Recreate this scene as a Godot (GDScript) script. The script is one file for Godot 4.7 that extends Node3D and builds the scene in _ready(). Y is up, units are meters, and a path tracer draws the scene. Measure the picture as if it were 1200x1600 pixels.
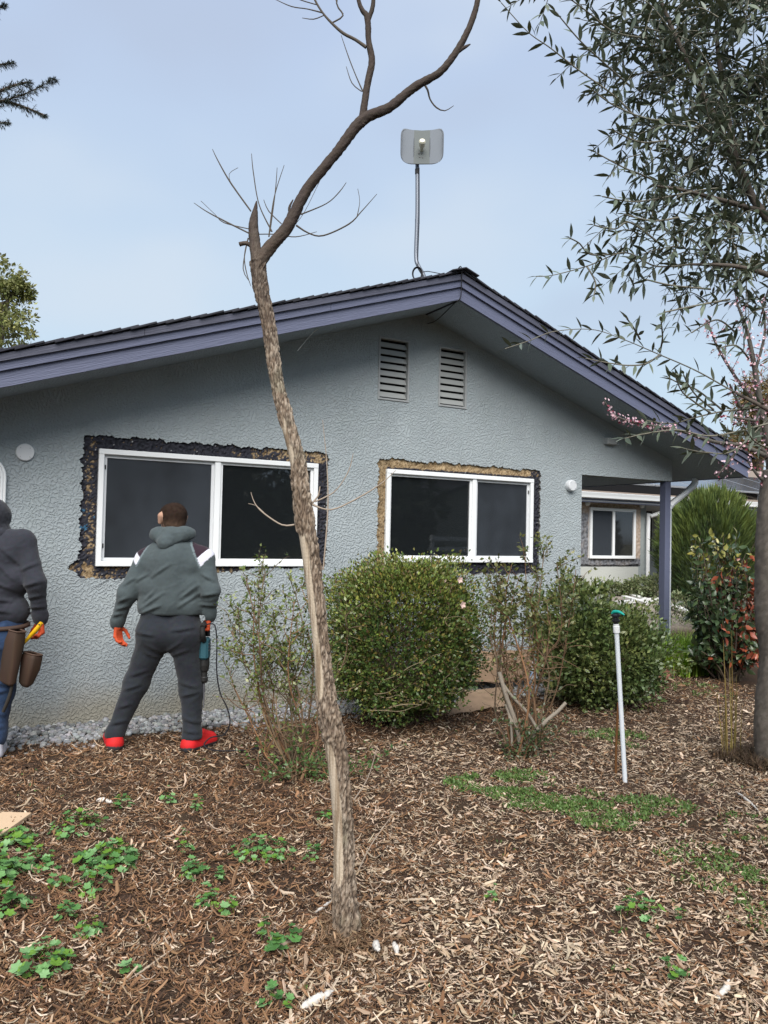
extends Node3D

# A stucco house under repair seen across a mulched garden. Units are metres: x runs along the front
# wall, y up, z from the wall towards the photographer.

const F := 1234.33
const EYE := Vector3(0, 1.53, 6.5)
const RX := 4.05       # ridge
const RY := 3.70
const SL := 0.328
const SR := 0.3435
const EAVE_L := -0.75
const EAVE_R := 8.13
var RC := Basis(Vector3.UP, -0.51112683) * Basis(Vector3.RIGHT, 0.03090666) * Basis(Vector3.BACK, 0.02165729)
var rng := RandomNumberGenerator.new()
var nz := FastNoiseLite.new()
var cel := FastNoiseLite.new()
var M := {}
var used := {}


class Geo:
	var v := PackedVector3Array()
	var n := PackedVector3Array()
	var c := PackedColorArray()
	var i := PackedInt32Array()
	var col := Color.WHITE

	func add(p: Vector3, nn: Vector3, cc: Color) -> int:
		v.append(p)
		n.append(nn)
		c.append(cc)
		return v.size() - 1

	func tri(a: int, b: int, d: int) -> void:
		i.append(a)
		if (v[b] - v[a]).cross(v[d] - v[a]).dot(n[a] + n[b] + n[d]) > 0.0:
			i.append(d)
			i.append(b)
		else:
			i.append(b)
			i.append(d)

	func quad(a: int, b: int, d: int, e: int) -> void:
		tri(a, b, d)
		tri(a, d, e)

	func face(pts: Array, out: Vector3) -> void:
		var nn: Vector3 = (pts[1] - pts[0]).cross(pts[2] - pts[0])
		if pts.size() > 3:
			nn = (pts[2] - pts[0]).cross(pts[3] - pts[1])
		nn = nn.normalized()
		if nn.dot(out) < 0.0:
			nn = -nn
		var f := v.size()
		for p in pts:
			add(p, nn, col)
		for k in range(2, pts.size()):
			tri(f, f + k - 1, f + k)

	func box(o: Vector3, size: Vector3, b := Basis(), bev := 0.0) -> void:
		var h := size * 0.5
		var m := minf(bev, minf(h.x, minf(h.y, h.z)) * 0.9)
		for a in 3:
			for s in [-1.0, 1.0]:
				var pts := []
				for q in [[-1, -1], [1, -1], [1, 1], [-1, 1]]:
					var p := Vector3()
					p[a] = s * h[a]
					p[(a + 1) % 3] = q[0] * (h[(a + 1) % 3] - m)
					p[(a + 2) % 3] = q[1] * (h[(a + 2) % 3] - m)
					pts.append(o + b * p)
				var out := Vector3()
				out[a] = s
				face(pts, b * out)
		if m <= 0.0:
			return
		for a in 3:
			var d := (a + 1) % 3
			var e := (a + 2) % 3
			for s in [-1.0, 1.0]:
				for t in [-1.0, 1.0]:
					var pts := []
					for q in [[0, -1], [1, -1], [1, 1], [0, 1]]:
						var p := Vector3()
						p[d] = s * (h[d] - (m if q[0] else 0.0))
						p[e] = t * (h[e] - (0.0 if q[0] else m))
						p[a] = q[1] * (h[a] - m)
						pts.append(o + b * p)
					var out := Vector3()
					out[d] = s
					out[e] = t
					face(pts, b * out)
		for s in [-1.0, 1.0]:
			for t in [-1.0, 1.0]:
				for w in [-1.0, 1.0]:
					var sg := Vector3(s, t, w)
					var g := (h - Vector3(m, m, m)) * sg
					face([o + b * (g + Vector3(s * m, 0, 0)), o + b * (g + Vector3(0, t * m, 0)), o + b * (g + Vector3(0, 0, w * m))], b * sg)

	func tube(p: PackedVector3Array, r: PackedFloat32Array, sides := 6, cap := true) -> void:
		var k := p.size()
		if k < 2:
			return
		var t := (p[1] - p[0]).normalized()
		var x := t.cross(Vector3.UP if absf(t.y) < 0.9 else Vector3.RIGHT).normalized()
		var f := v.size()
		for a in k:
			t = (p[mini(a + 1, k - 1)] - p[maxi(a - 1, 0)]).normalized()
			x = (x - t * x.dot(t)).normalized()
			var y := t.cross(x)
			for s in sides:
				var w := TAU * (s + 0.5) / sides
				var d := x * cos(w) + y * sin(w)
				add(p[a] + d * r[mini(a, r.size() - 1)], d, col)
		for a in k - 1:
			for s in sides:
				var q := (s + 1) % sides
				quad(f + a * sides + s, f + a * sides + q, f + (a + 1) * sides + q, f + (a + 1) * sides + s)
		if cap:
			for e in [0, k - 1]:
				var d: Vector3 = (p[0] - p[1] if e == 0 else p[k - 1] - p[k - 2]).normalized()
				var m := add(p[e], d, col)
				for s in sides:
					add(v[f + e * sides + s], d, col)
				for s in sides:
					tri(m, m + 1 + s, m + 1 + (s + 1) % sides)

	func rod(a: Vector3, b: Vector3, r: float, sides := 6, r2 := -1.0) -> void:
		tube(PackedVector3Array([a, b]), PackedFloat32Array([r, r if r2 < 0.0 else r2]), sides)

	func lathe(prof: Array, t: Transform3D, sides := 16) -> void:
		for a in prof.size() - 1:
			var p: Vector2 = prof[a]
			var q: Vector2 = prof[a + 1]
			var e := q - p
			var nn := Vector2(e.y, -e.x).normalized()
			var f := v.size()
			for s in sides + 1:
				var w := TAU * s / sides
				var d := Vector3(cos(w), 0, sin(w))
				var no := (t.basis * (d * nn.x + Vector3.UP * nn.y)).normalized()
				add(t * (d * p.x + Vector3.UP * p.y), no, col)
				add(t * (d * q.x + Vector3.UP * q.y), no, col)
			for s in sides:
				quad(f + s * 2, f + s * 2 + 2, f + s * 2 + 3, f + s * 2 + 1)

	func prism(poly: PackedVector2Array, z0: float, z1: float) -> void:
		var ids := Geometry2D.triangulate_polygon(poly)
		for z in [z0, z1]:
			var nn := Vector3(0, 0, 1.0 if z == maxf(z0, z1) else -1.0)
			var f := v.size()
			for p in poly:
				add(Vector3(p.x, p.y, z), nn, col)
			for k in range(0, ids.size(), 3):
				tri(f + ids[k], f + ids[k + 1], f + ids[k + 2])
		var area := 0.0
		for k in poly.size():
			area += poly[k].cross(poly[(k + 1) % poly.size()])
		for k in poly.size():
			var p := poly[k]
			var q := poly[(k + 1) % poly.size()]
			var e := (q - p) * signf(area)
			face([Vector3(p.x, p.y, z0), Vector3(q.x, q.y, z0), Vector3(q.x, q.y, z1), Vector3(p.x, p.y, z1)], Vector3(e.y, -e.x, 0))

	func smooth() -> void:
		n.fill(Vector3.ZERO)
		for k in range(0, i.size(), 3):
			var a := i[k]
			var b := i[k + 1]
			var d := i[k + 2]
			var fn := (v[d] - v[a]).cross(v[b] - v[a])
			n[a] += fn
			n[b] += fn
			n[d] += fn
		for k in n.size():
			n[k] = n[k].normalized()

	func turn(b: Basis) -> void:
		for k in v.size():
			v[k] = b * v[k]
			n[k] = b * n[k]

	func mesh(m: Material) -> ArrayMesh:
		var arr := []
		arr.resize(Mesh.ARRAY_MAX)
		arr[Mesh.ARRAY_VERTEX] = v
		arr[Mesh.ARRAY_NORMAL] = n
		arr[Mesh.ARRAY_COLOR] = c
		arr[Mesh.ARRAY_INDEX] = i
		var am := ArrayMesh.new()
		am.add_surface_from_arrays(Mesh.PRIMITIVE_TRIANGLES, arr)
		am.surface_set_material(0, m)
		return am


# ---------------------------------------------------------------- helpers

func at(x: float, y: float, d: float) -> Vector3:
	return EYE + RC * Vector3((x - 600.0) / F, (800.0 - y) / F, -1.0) * d


func onz(x: float, y: float, z: float) -> Vector3:
	var r := RC * Vector3((x - 600.0) / F, (800.0 - y) / F, -1.0)
	return EYE + r * ((z - EYE.z) / r.z)


func sstep(a: float, b: float, x: float) -> float:
	var t := clampf((x - a) / (b - a), 0.0, 1.0)
	return t * t * (3.0 - 2.0 * t)


func gh(x: float, z: float) -> float:
	var h := 0.58 * sstep(1.7, -3.6, z) * sstep(5.3, 7.4, x)
	if absf(x) < 30.0 and absf(z) < 30.0:
		h += 0.018 * nz.get_noise_2d(x * 60.0, z * 60.0) * sstep(-0.2, 0.5, z)
	return h


func gnd(x: float, y: float) -> Vector3:
	var r := RC * Vector3((x - 600.0) / F, (800.0 - y) / F, -1.0)
	var p := EYE
	var h := 0.0
	for k in 12:
		p = EYE + r * ((h - EYE.y) / r.y)
		h = lerpf(h, gh(p.x, p.z), 0.7)
	p.y = gh(p.x, p.z)
	return p


func depth(p: Vector3) -> float:
	return -(RC.inverse() * (p - EYE)).z


func px(p: Vector3) -> Vector2:
	var q := RC.inverse() * (p - EYE)
	return Vector2(600.0 + F * q.x / -q.z, 800.0 - F * q.y / -q.z)


func rf(a: float, b: float) -> float:
	return rng.randf_range(a, b)


func rdir() -> Vector3:
	var z := rf(-1, 1)
	var w := rf(0, TAU)
	var s := sqrt(1.0 - z * z)
	return Vector3(s * cos(w), z, s * sin(w))


func basis_to(y: Vector3, spin := 0.0) -> Basis:
	# a frame whose y axis points along y
	y = y.normalized()
	var x := y.cross(Vector3.UP if absf(y.y) < 0.95 else Vector3.RIGHT).normalized()
	return Basis(y, spin) * Basis(x, y, x.cross(y))


func numbered(called: String) -> String:
	if not used.has(called):
		used[called] = 0
		return called
	used[called] += 1
	return "%s_%03d" % [called, used[called]]


func tag(o: Node3D, label: String, category: String, group := "", kind := "") -> Node3D:
	o.set_meta("label", label)
	o.set_meta("category", category)
	if group:
		o.set_meta("group", group)
	if kind:
		o.set_meta("kind", kind)
	return o


func thing(called: String, label: String, category: String, where := Vector3.ZERO, group := "") -> Node3D:
	var o := Node3D.new()
	o.name = numbered(called)
	add_child(o)
	o.position = where
	tag(o, label, category, group)
	return o


func part(called: String, g: Variant, m: Material, parent: Node3D = null) -> MeshInstance3D:
	var o := MeshInstance3D.new()
	o.name = called if parent else numbered(called)
	o.mesh = g.mesh(m) if g is Geo else g
	o.material_override = m
	(parent if parent else self as Node3D).add_child(o, true)
	return o


func rel(g: Geo, o: Vector3) -> Geo:
	for k in g.v.size():
		g.v[k] -= o
	return g


func many(called: String, m: Mesh, mt: Material, tr: Array[Transform3D], cols: PackedColorArray, parent: Node3D = null) -> MultiMeshInstance3D:
	var mm := MultiMesh.new()
	mm.transform_format = MultiMesh.TRANSFORM_3D
	mm.use_colors = true
	mm.mesh = m
	mm.instance_count = tr.size()
	for k in tr.size():
		mm.set_instance_transform(k, tr[k])
		mm.set_instance_color(k, cols[k])
	var o := MultiMeshInstance3D.new()
	o.name = called if parent else numbered(called)
	o.multimesh = mm
	o.material_override = mt
	o.set_meta("kind", "stuff")
	(parent if parent else self as Node3D).add_child(o, true)
	return o


func mat(called: String, r: float, g: float, b: float, rough := 0.8, spec := 0.5) -> StandardMaterial3D:
	var m := StandardMaterial3D.new()
	m.resource_name = called
	m.albedo_color = Color(r, g, b).linear_to_srgb()
	m.roughness = rough
	m.metallic_specular = spec
	m.vertex_color_use_as_albedo = true
	M[called] = m
	return m


func bump(m: StandardMaterial3D, t: Texture2D, cm: float, scale: Vector3, world := false) -> void:
	m.uv1_triplanar = true
	m.uv1_world_triplanar = world
	m.uv1_scale = scale
	m.heightmap_enabled = true
	m.heightmap_texture = t
	m.heightmap_scale = cm


func noise_image(size: int, freq: float, octaves: int, sd: int, ridged := false, warp := 0.0) -> Image:
	var f := FastNoiseLite.new()
	f.seed = sd
	f.noise_type = FastNoiseLite.TYPE_SIMPLEX_SMOOTH
	f.frequency = freq
	f.fractal_type = FastNoiseLite.FRACTAL_RIDGED if ridged else FastNoiseLite.FRACTAL_FBM
	f.fractal_octaves = octaves
	if warp > 0.0:
		f.domain_warp_enabled = true
		f.domain_warp_amplitude = warp
		f.domain_warp_frequency = freq * 1.3
	return f.get_seamless_image(size, size)


func path(pts: Array, rad: Array, step := 0.05) -> Array:
	# Catmull-Rom through the points
	var p := PackedVector3Array()
	var r := PackedFloat32Array()
	for k in pts.size() - 1:
		var a: Vector3 = pts[maxi(k - 1, 0)]
		var b: Vector3 = pts[k]
		var c: Vector3 = pts[k + 1]
		var d: Vector3 = pts[mini(k + 2, pts.size() - 1)]
		var m := maxi(1, int(ceil(b.distance_to(c) / step)))
		for s in m:
			var t := float(s) / m
			p.append(b.cubic_interpolate(c, a, d, t))
			r.append(lerpf(rad[mini(k, rad.size() - 1)], rad[mini(k + 1, rad.size() - 1)], t))
	p.append(pts[-1])
	r.append(rad[-1])
	return [p, r]


func leaf_mesh(l: float, w: float, fold: float, bend: float, widest := 0.45) -> ArrayMesh:
	# base at the origin, blade along +y, face towards +z
	var g := Geo.new()
	var rows := [[0.0, 0.08], [widest * 0.5, 0.75], [widest, 1.0], [0.5 + widest * 0.5, 0.68], [1.0, 0.04]]
	for q in rows:
		var y: float = q[0] * l
		var z: float = -bend * q[0] * q[0] * l
		var h: float = q[1] * w * 0.5
		g.add(Vector3(-h, y, z + fold * h), Vector3(0, 0, 1), Color.WHITE)
		g.add(Vector3(0, y, z), Vector3(0, 0, 1), Color.WHITE)
		g.add(Vector3(h, y, z + fold * h), Vector3(0, 0, 1), Color.WHITE)
	for k in rows.size() - 1:
		for s in 2:
			g.quad(k * 3 + s, k * 3 + s + 1, k * 3 + s + 4, k * 3 + s + 3)
	g.smooth()
	return g.mesh(null)


func small_leaf(l: float, w: float, fold: float) -> ArrayMesh:
	var g := Geo.new()
	var z := fold * w * 0.5
	for p in [Vector3(0, 0, 0), Vector3(-w * 0.5, l * 0.45, z), Vector3(0, l * 0.5, 0), Vector3(w * 0.5, l * 0.45, z), Vector3(0, l, -z * 0.5)]:
		g.add(p, Vector3(0, 0, 1), Color.WHITE)
	g.tri(0, 1, 2)
	g.tri(0, 2, 3)
	g.tri(1, 4, 2)
	g.tri(2, 4, 3)
	return g.mesh(null)


func vary(c: Color, amount: float) -> Color:
	var k := 1.0 + rf(-amount, amount)
	return Color(c.r * k * (1.0 + rf(-amount, amount) * 0.3), c.g * k, c.b * k * (1.0 + rf(-amount, amount) * 0.3))


func _ready() -> void:
	rng.seed = 7
	nz.seed = 11
	nz.noise_type = FastNoiseLite.TYPE_SIMPLEX_SMOOTH
	nz.frequency = 0.01
	cel.seed = 4
	cel.noise_type = FastNoiseLite.TYPE_CELLULAR
	cel.cellular_return_type = FastNoiseLite.RETURN_DISTANCE2_SUB
	cel.frequency = 0.01
	camera_and_light()
	materials()
	ground()
	house()
	beyond()
	antenna()
	bare_tree()
	olive_tree()
	plum_tree()
	shrubs()
	garden_bits()
	people()
	mulch()
	weeds()
	opposite()


func camera_and_light() -> void:
	var cam := Camera3D.new()
	cam.name = "camera"
	add_child(cam)
	cam.transform = Transform3D(RC, EYE)
	cam.fov = rad_to_deg(2.0 * atan(800.0 / F))
	cam.near = 0.05
	cam.far = 900.0
	var sun := DirectionalLight3D.new()
	sun.name = "sun"
	sun.light_energy = 1.3
	sun.light_angular_distance = 55.0
	sun.light_color = Color(1.0, 0.98, 0.95)
	sun.shadow_enabled = true
	add_child(sun)
	sun.look_at_from_position(Vector3(-3.5, 7.5, 6.0), Vector3.ZERO)
	# an even, thin overcast
	var w := 512
	var h := 256
	var im := Image.create(w, h, false, Image.FORMAT_RGBF)
	var f := FastNoiseLite.new()
	f.seed = 5
	f.frequency = 1.0
	f.fractal_octaves = 4
	for y in h:
		var up := PI * (0.5 - (y + 0.5) / h)
		for x in w:
			var a := TAU * (x + 0.5) / w
			var d := Vector3(cos(a) * cos(up), sin(up), sin(a) * cos(up))
			var k := 0.5 + 0.5 * f.get_noise_3d(d.x * 1.6, d.y * 3.4, d.z * 1.6)
			var hgt := clampf(d.y, 0.0, 1.0)
			var c := Color(0.381, 0.484, 0.575).lerp(Color(0.305, 0.372, 0.512), sstep(0.08, 0.7, hgt))
			c = c.lerp(Color(0.42, 0.48, 0.55), 0.75 * sstep(0.45, 0.8, k))
			c = c.lerp(Color(0.305, 0.36, 0.465), 0.7 * sstep(0.5, 0.2, k))
			if d.y < 0.0:
				c = c.lerp(Color(0.09, 0.075, 0.055), sstep(0.0, -0.03, d.y))
			im.set_pixel(x, y, c)
	var ps := PanoramaSkyMaterial.new()
	ps.panorama = ImageTexture.create_from_image(im)
	var sky := Sky.new()
	sky.sky_material = ps
	var env := Environment.new()
	env.background_mode = Environment.BG_SKY
	env.sky = sky
	env.ambient_light_source = Environment.AMBIENT_SOURCE_SKY
	env.tonemap_mode = Environment.TONE_MAPPER_LINEAR
	env.tonemap_exposure = 1.6
	env.sdfgi_enabled = true
	env.ssao_enabled = true
	env.ssil_enabled = true
	var we := WorldEnvironment.new()
	we.name = "environment"
	we.environment = env
	add_child(we)


func materials() -> void:
	# skip-trowel stucco: flat worm-like islands over a sandy base
	var a := noise_image(2048, 0.0165, 2, 3, true, 24.0).get_data()
	var b := noise_image(2048, 0.09, 2, 9).get_data()
	var o := PackedByteArray()
	o.resize(a.size())
	for k in a.size():
		o[k] = int(clampf((a[k] - 120.0) * 2.4, 0.0, 190.0) + b[k] * 0.24)
	var stucco := ImageTexture.create_from_image(Image.create_from_data(2048, 2048, false, Image.FORMAT_L8, o))
	var m := mat("stucco", 1, 1, 1, 0.93, 0.25)
	bump(m, stucco, 0.72, Vector3(0.64, 0.64, 0.64))
	var fine := ImageTexture.create_from_image(noise_image(512, 0.05, 3, 21))
	m = mat("far_stucco", 1, 1, 1, 0.9, 0.25)
	bump(m, fine, 0.3, Vector3(1, 1, 1))
	var grain := ImageTexture.create_from_image(noise_image(512, 0.02, 4, 33))
	m = mat("painted_wood", 0.106, 0.118, 0.182, 0.62, 0.4)
	bump(m, grain, 0.25, Vector3(0.5, 9.0, 9.0))
	m = mat("dark_wood", 0.07, 0.074, 0.105, 0.6, 0.4)
	bump(m, grain, 0.2, Vector3(0.5, 9.0, 9.0))
	m = mat("shingle", 0.045, 0.046, 0.056, 0.95, 0.2)
	bump(m, fine, 0.2, Vector3(6, 6, 6))
	m = mat("tan_roof", 0.22, 0.18, 0.15, 0.95, 0.2)
	bump(m, fine, 0.2, Vector3(6, 6, 6))
	m = mat("raw_wood", 1, 1, 1, 0.8, 0.3)
	bump(m, grain, 0.15, Vector3(0.6, 8.0, 8.0))
	m = mat("bark", 1, 1, 1, 0.92, 0.25)
	bump(m, fine, 0.22, Vector3(7, 2.5, 7))
	m = mat("vinyl", 0.78, 0.80, 0.81, 0.35, 0.5)
	m = mat("dusty_white", 0.62, 0.64, 0.66, 0.6, 0.4)
	bump(m, fine, 0.05, Vector3(3, 3, 3))
	m = mat("paint_grey", 0.34, 0.355, 0.36, 0.75, 0.3)
	bump(m, fine, 0.06, Vector3(3, 3, 3))
	mat("plain", 1, 1, 1, 0.75, 0.4)
	mat("matt", 1, 1, 1, 0.95, 0.2)
	mat("gloss", 1, 1, 1, 0.35, 0.5)
	m = mat("metal", 0.42, 0.44, 0.47, 0.45, 0.5)
	m.metallic = 0.6
	m = mat("cloth", 1, 1, 1, 0.98, 0.15)
	bump(m, fine, 0.12, Vector3(9, 9, 9))
	m.rim_enabled = true
	m.rim = 0.25
	m.rim_tint = 0.6
	m = mat("leaf", 1, 1, 1, 0.5, 0.4)
	m.backlight_enabled = true
	m.backlight = Color(0.35, 0.35, 0.2)
	m = mat("glossy_leaf", 1, 1, 1, 0.33, 0.5)
	m.backlight_enabled = true
	m.backlight = Color(0.25, 0.25, 0.15)
	m = mat("petal", 1, 1, 1, 0.7, 0.3)
	m.backlight_enabled = true
	m.backlight = Color(0.5, 0.4, 0.45)
	m = mat("chip", 1, 1, 1, 0.9, 0.25)
	m = mat("earth", 1, 1, 1, 0.97, 0.15)
	bump(m, fine, 1.2, Vector3(3, 3, 3), true)
	m = mat("stone", 1, 1, 1, 0.9, 0.25)
	m = mat("glass", 0.022, 0.026, 0.029, 0.02, 0.5)
	m.albedo_color.a = 0.35
	m.transparency = BaseMaterial3D.TRANSPARENCY_ALPHA
	m.vertex_color_use_as_albedo = false
	m = mat("insect_screen", 0.036, 0.043, 0.053, 0.7, 0.35)
	m.albedo_color.a = 0.84
	m.transparency = BaseMaterial3D.TRANSPARENCY_ALPHA
	m = mat("solar_glass", 0.03, 0.035, 0.05, 0.12, 1.0)
	mat("dark", 0.012, 0.012, 0.013, 0.9, 0.2)


func ground() -> void:
	var xs := PackedFloat32Array([-300, -100, -40, -15, -7, -4])
	var x := -2.0
	while x < 13.0:
		xs.append(x)
		x += 0.11
	xs.append_array(PackedFloat32Array([14, 16, 19, 24, 40, 100, 300]))
	var zs := PackedFloat32Array([-300, -100, -40, -20, -12, -9])
	var z := -7.0
	while z < 6.6:
		zs.append(z)
		z += 0.11
	zs.append_array(PackedFloat32Array([7, 8, 10, 13, 20, 40, 100, 300]))
	var g := Geo.new()
	for zz in zs:
		for xx in xs:
			var k := 0.5 + 0.5 * nz.get_noise_2d(xx * 130.0, zz * 130.0)
			var c := Color(0.050, 0.034, 0.025).lerp(Color(0.085, 0.058, 0.042), k)
			if zz > 9.0 or xx < -6.0:
				c = Color(0.10, 0.11, 0.06).lerp(Color(0.16, 0.14, 0.10), k)
			var yard := sstep(-0.9, -1.5, zz) * sstep(6.6, 7.2, xx)
			c = c.lerp(Color(0.37, 0.33, 0.285).lerp(Color(0.28, 0.24, 0.2), k), yard)
			g.add(Vector3(xx, gh(xx, zz), zz), Vector3.UP, c)
	var w := xs.size()
	for r in zs.size() - 1:
		for q in w - 1:
			g.quad(r * w + q, r * w + q + 1, r * w + w + q + 1, r * w + w + q)
	g.smooth()
	part("ground", g, M.earth).set_meta("kind", "structure")


# ---------------------------------------------------------------- the house

func soffit_y(x: float) -> float:
	return RY + (x - RX) * SL if x < RX else RY - (x - RX) * SR


func wall_color(p: Vector3) -> Color:
	var k := nz.get_noise_3d(p.x * 45.0, p.y * 45.0, p.z * 45.0)
	var k2 := nz.get_noise_3d(p.x * 260.0, p.y * 160.0, 50.0)
	var c := Color(0.350, 0.393, 0.412)
	c = c * (1.0 + 0.13 * k + 0.08 * k2 + 0.05 * nz.get_noise_3d(p.x * 900.0, p.y * 120.0, 20.0))
	# splashed earth along the foot of the wall, in a ragged band
	var top := 0.42 + 0.16 * nz.get_noise_2d(p.x * 110.0, 7.0) + 0.08 * k2
	var d := sstep(top, top - 0.33, p.y)
	c = c.lerp(Color(0.30, 0.275, 0.215), d * 0.85)
	return c


func clip_below(poly: Array, fn: Callable) -> Array:
	# keeps the part of the polygon where fn(point) <= 0
	var out := []
	for k in poly.size():
		var p: Vector3 = poly[k]
		var q: Vector3 = poly[(k + 1) % poly.size()]
		var a: float = fn.call(p)
		var b: float = fn.call(q)
		if a <= 0.0:
			out.append(p)
		if (a < 0.0 and b > 0.0) or (a > 0.0 and b < 0.0):
			out.append(p.lerp(q, a / (a - b)))
	return out


func marks(a: float, b: float, step: float, extra: Array) -> Array:
	var o := [a, b]
	for e in extra:
		if e > a and e < b:
			o.append(e)
	var k := ceilf((b - a) / step)
	for s in range(1, int(k)):
		var x := a + (b - a) * s / k
		if o.all(func(e): return absf(e - x) > step * 0.3):
			o.append(x)
	o.sort()
	return o


func panel(g: Geo, xs: Array, ys: Array, z: float, holes: Array) -> void:
	# wall sheet facing +z, cut along the two slopes of the roof
	for r in ys.size() - 1:
		for q in xs.size() - 1:
			var m := Vector2((xs[q] + xs[q + 1]) * 0.5, (ys[r] + ys[r + 1]) * 0.5)
			if holes.any(func(h): return h.has_point(m)):
				continue
			var poly := [Vector3(xs[q], ys[r], z), Vector3(xs[q + 1], ys[r], z), Vector3(xs[q + 1], ys[r + 1], z), Vector3(xs[q], ys[r + 1], z)]
			poly = clip_below(poly, func(p): return p.y - (RY + 0.01 + (p.x - RX) * SL))
			if poly.size() > 2:
				poly = clip_below(poly, func(p): return p.y - (RY + 0.01 - (p.x - RX) * SR))
			if poly.size() < 3:
				continue
			var f := g.v.size()
			for p in poly:
				g.add(p, Vector3(0, 0, 1), wall_color(p))
			for k in range(2, poly.size()):
				g.tri(f, f + k - 1, f + k)


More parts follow.
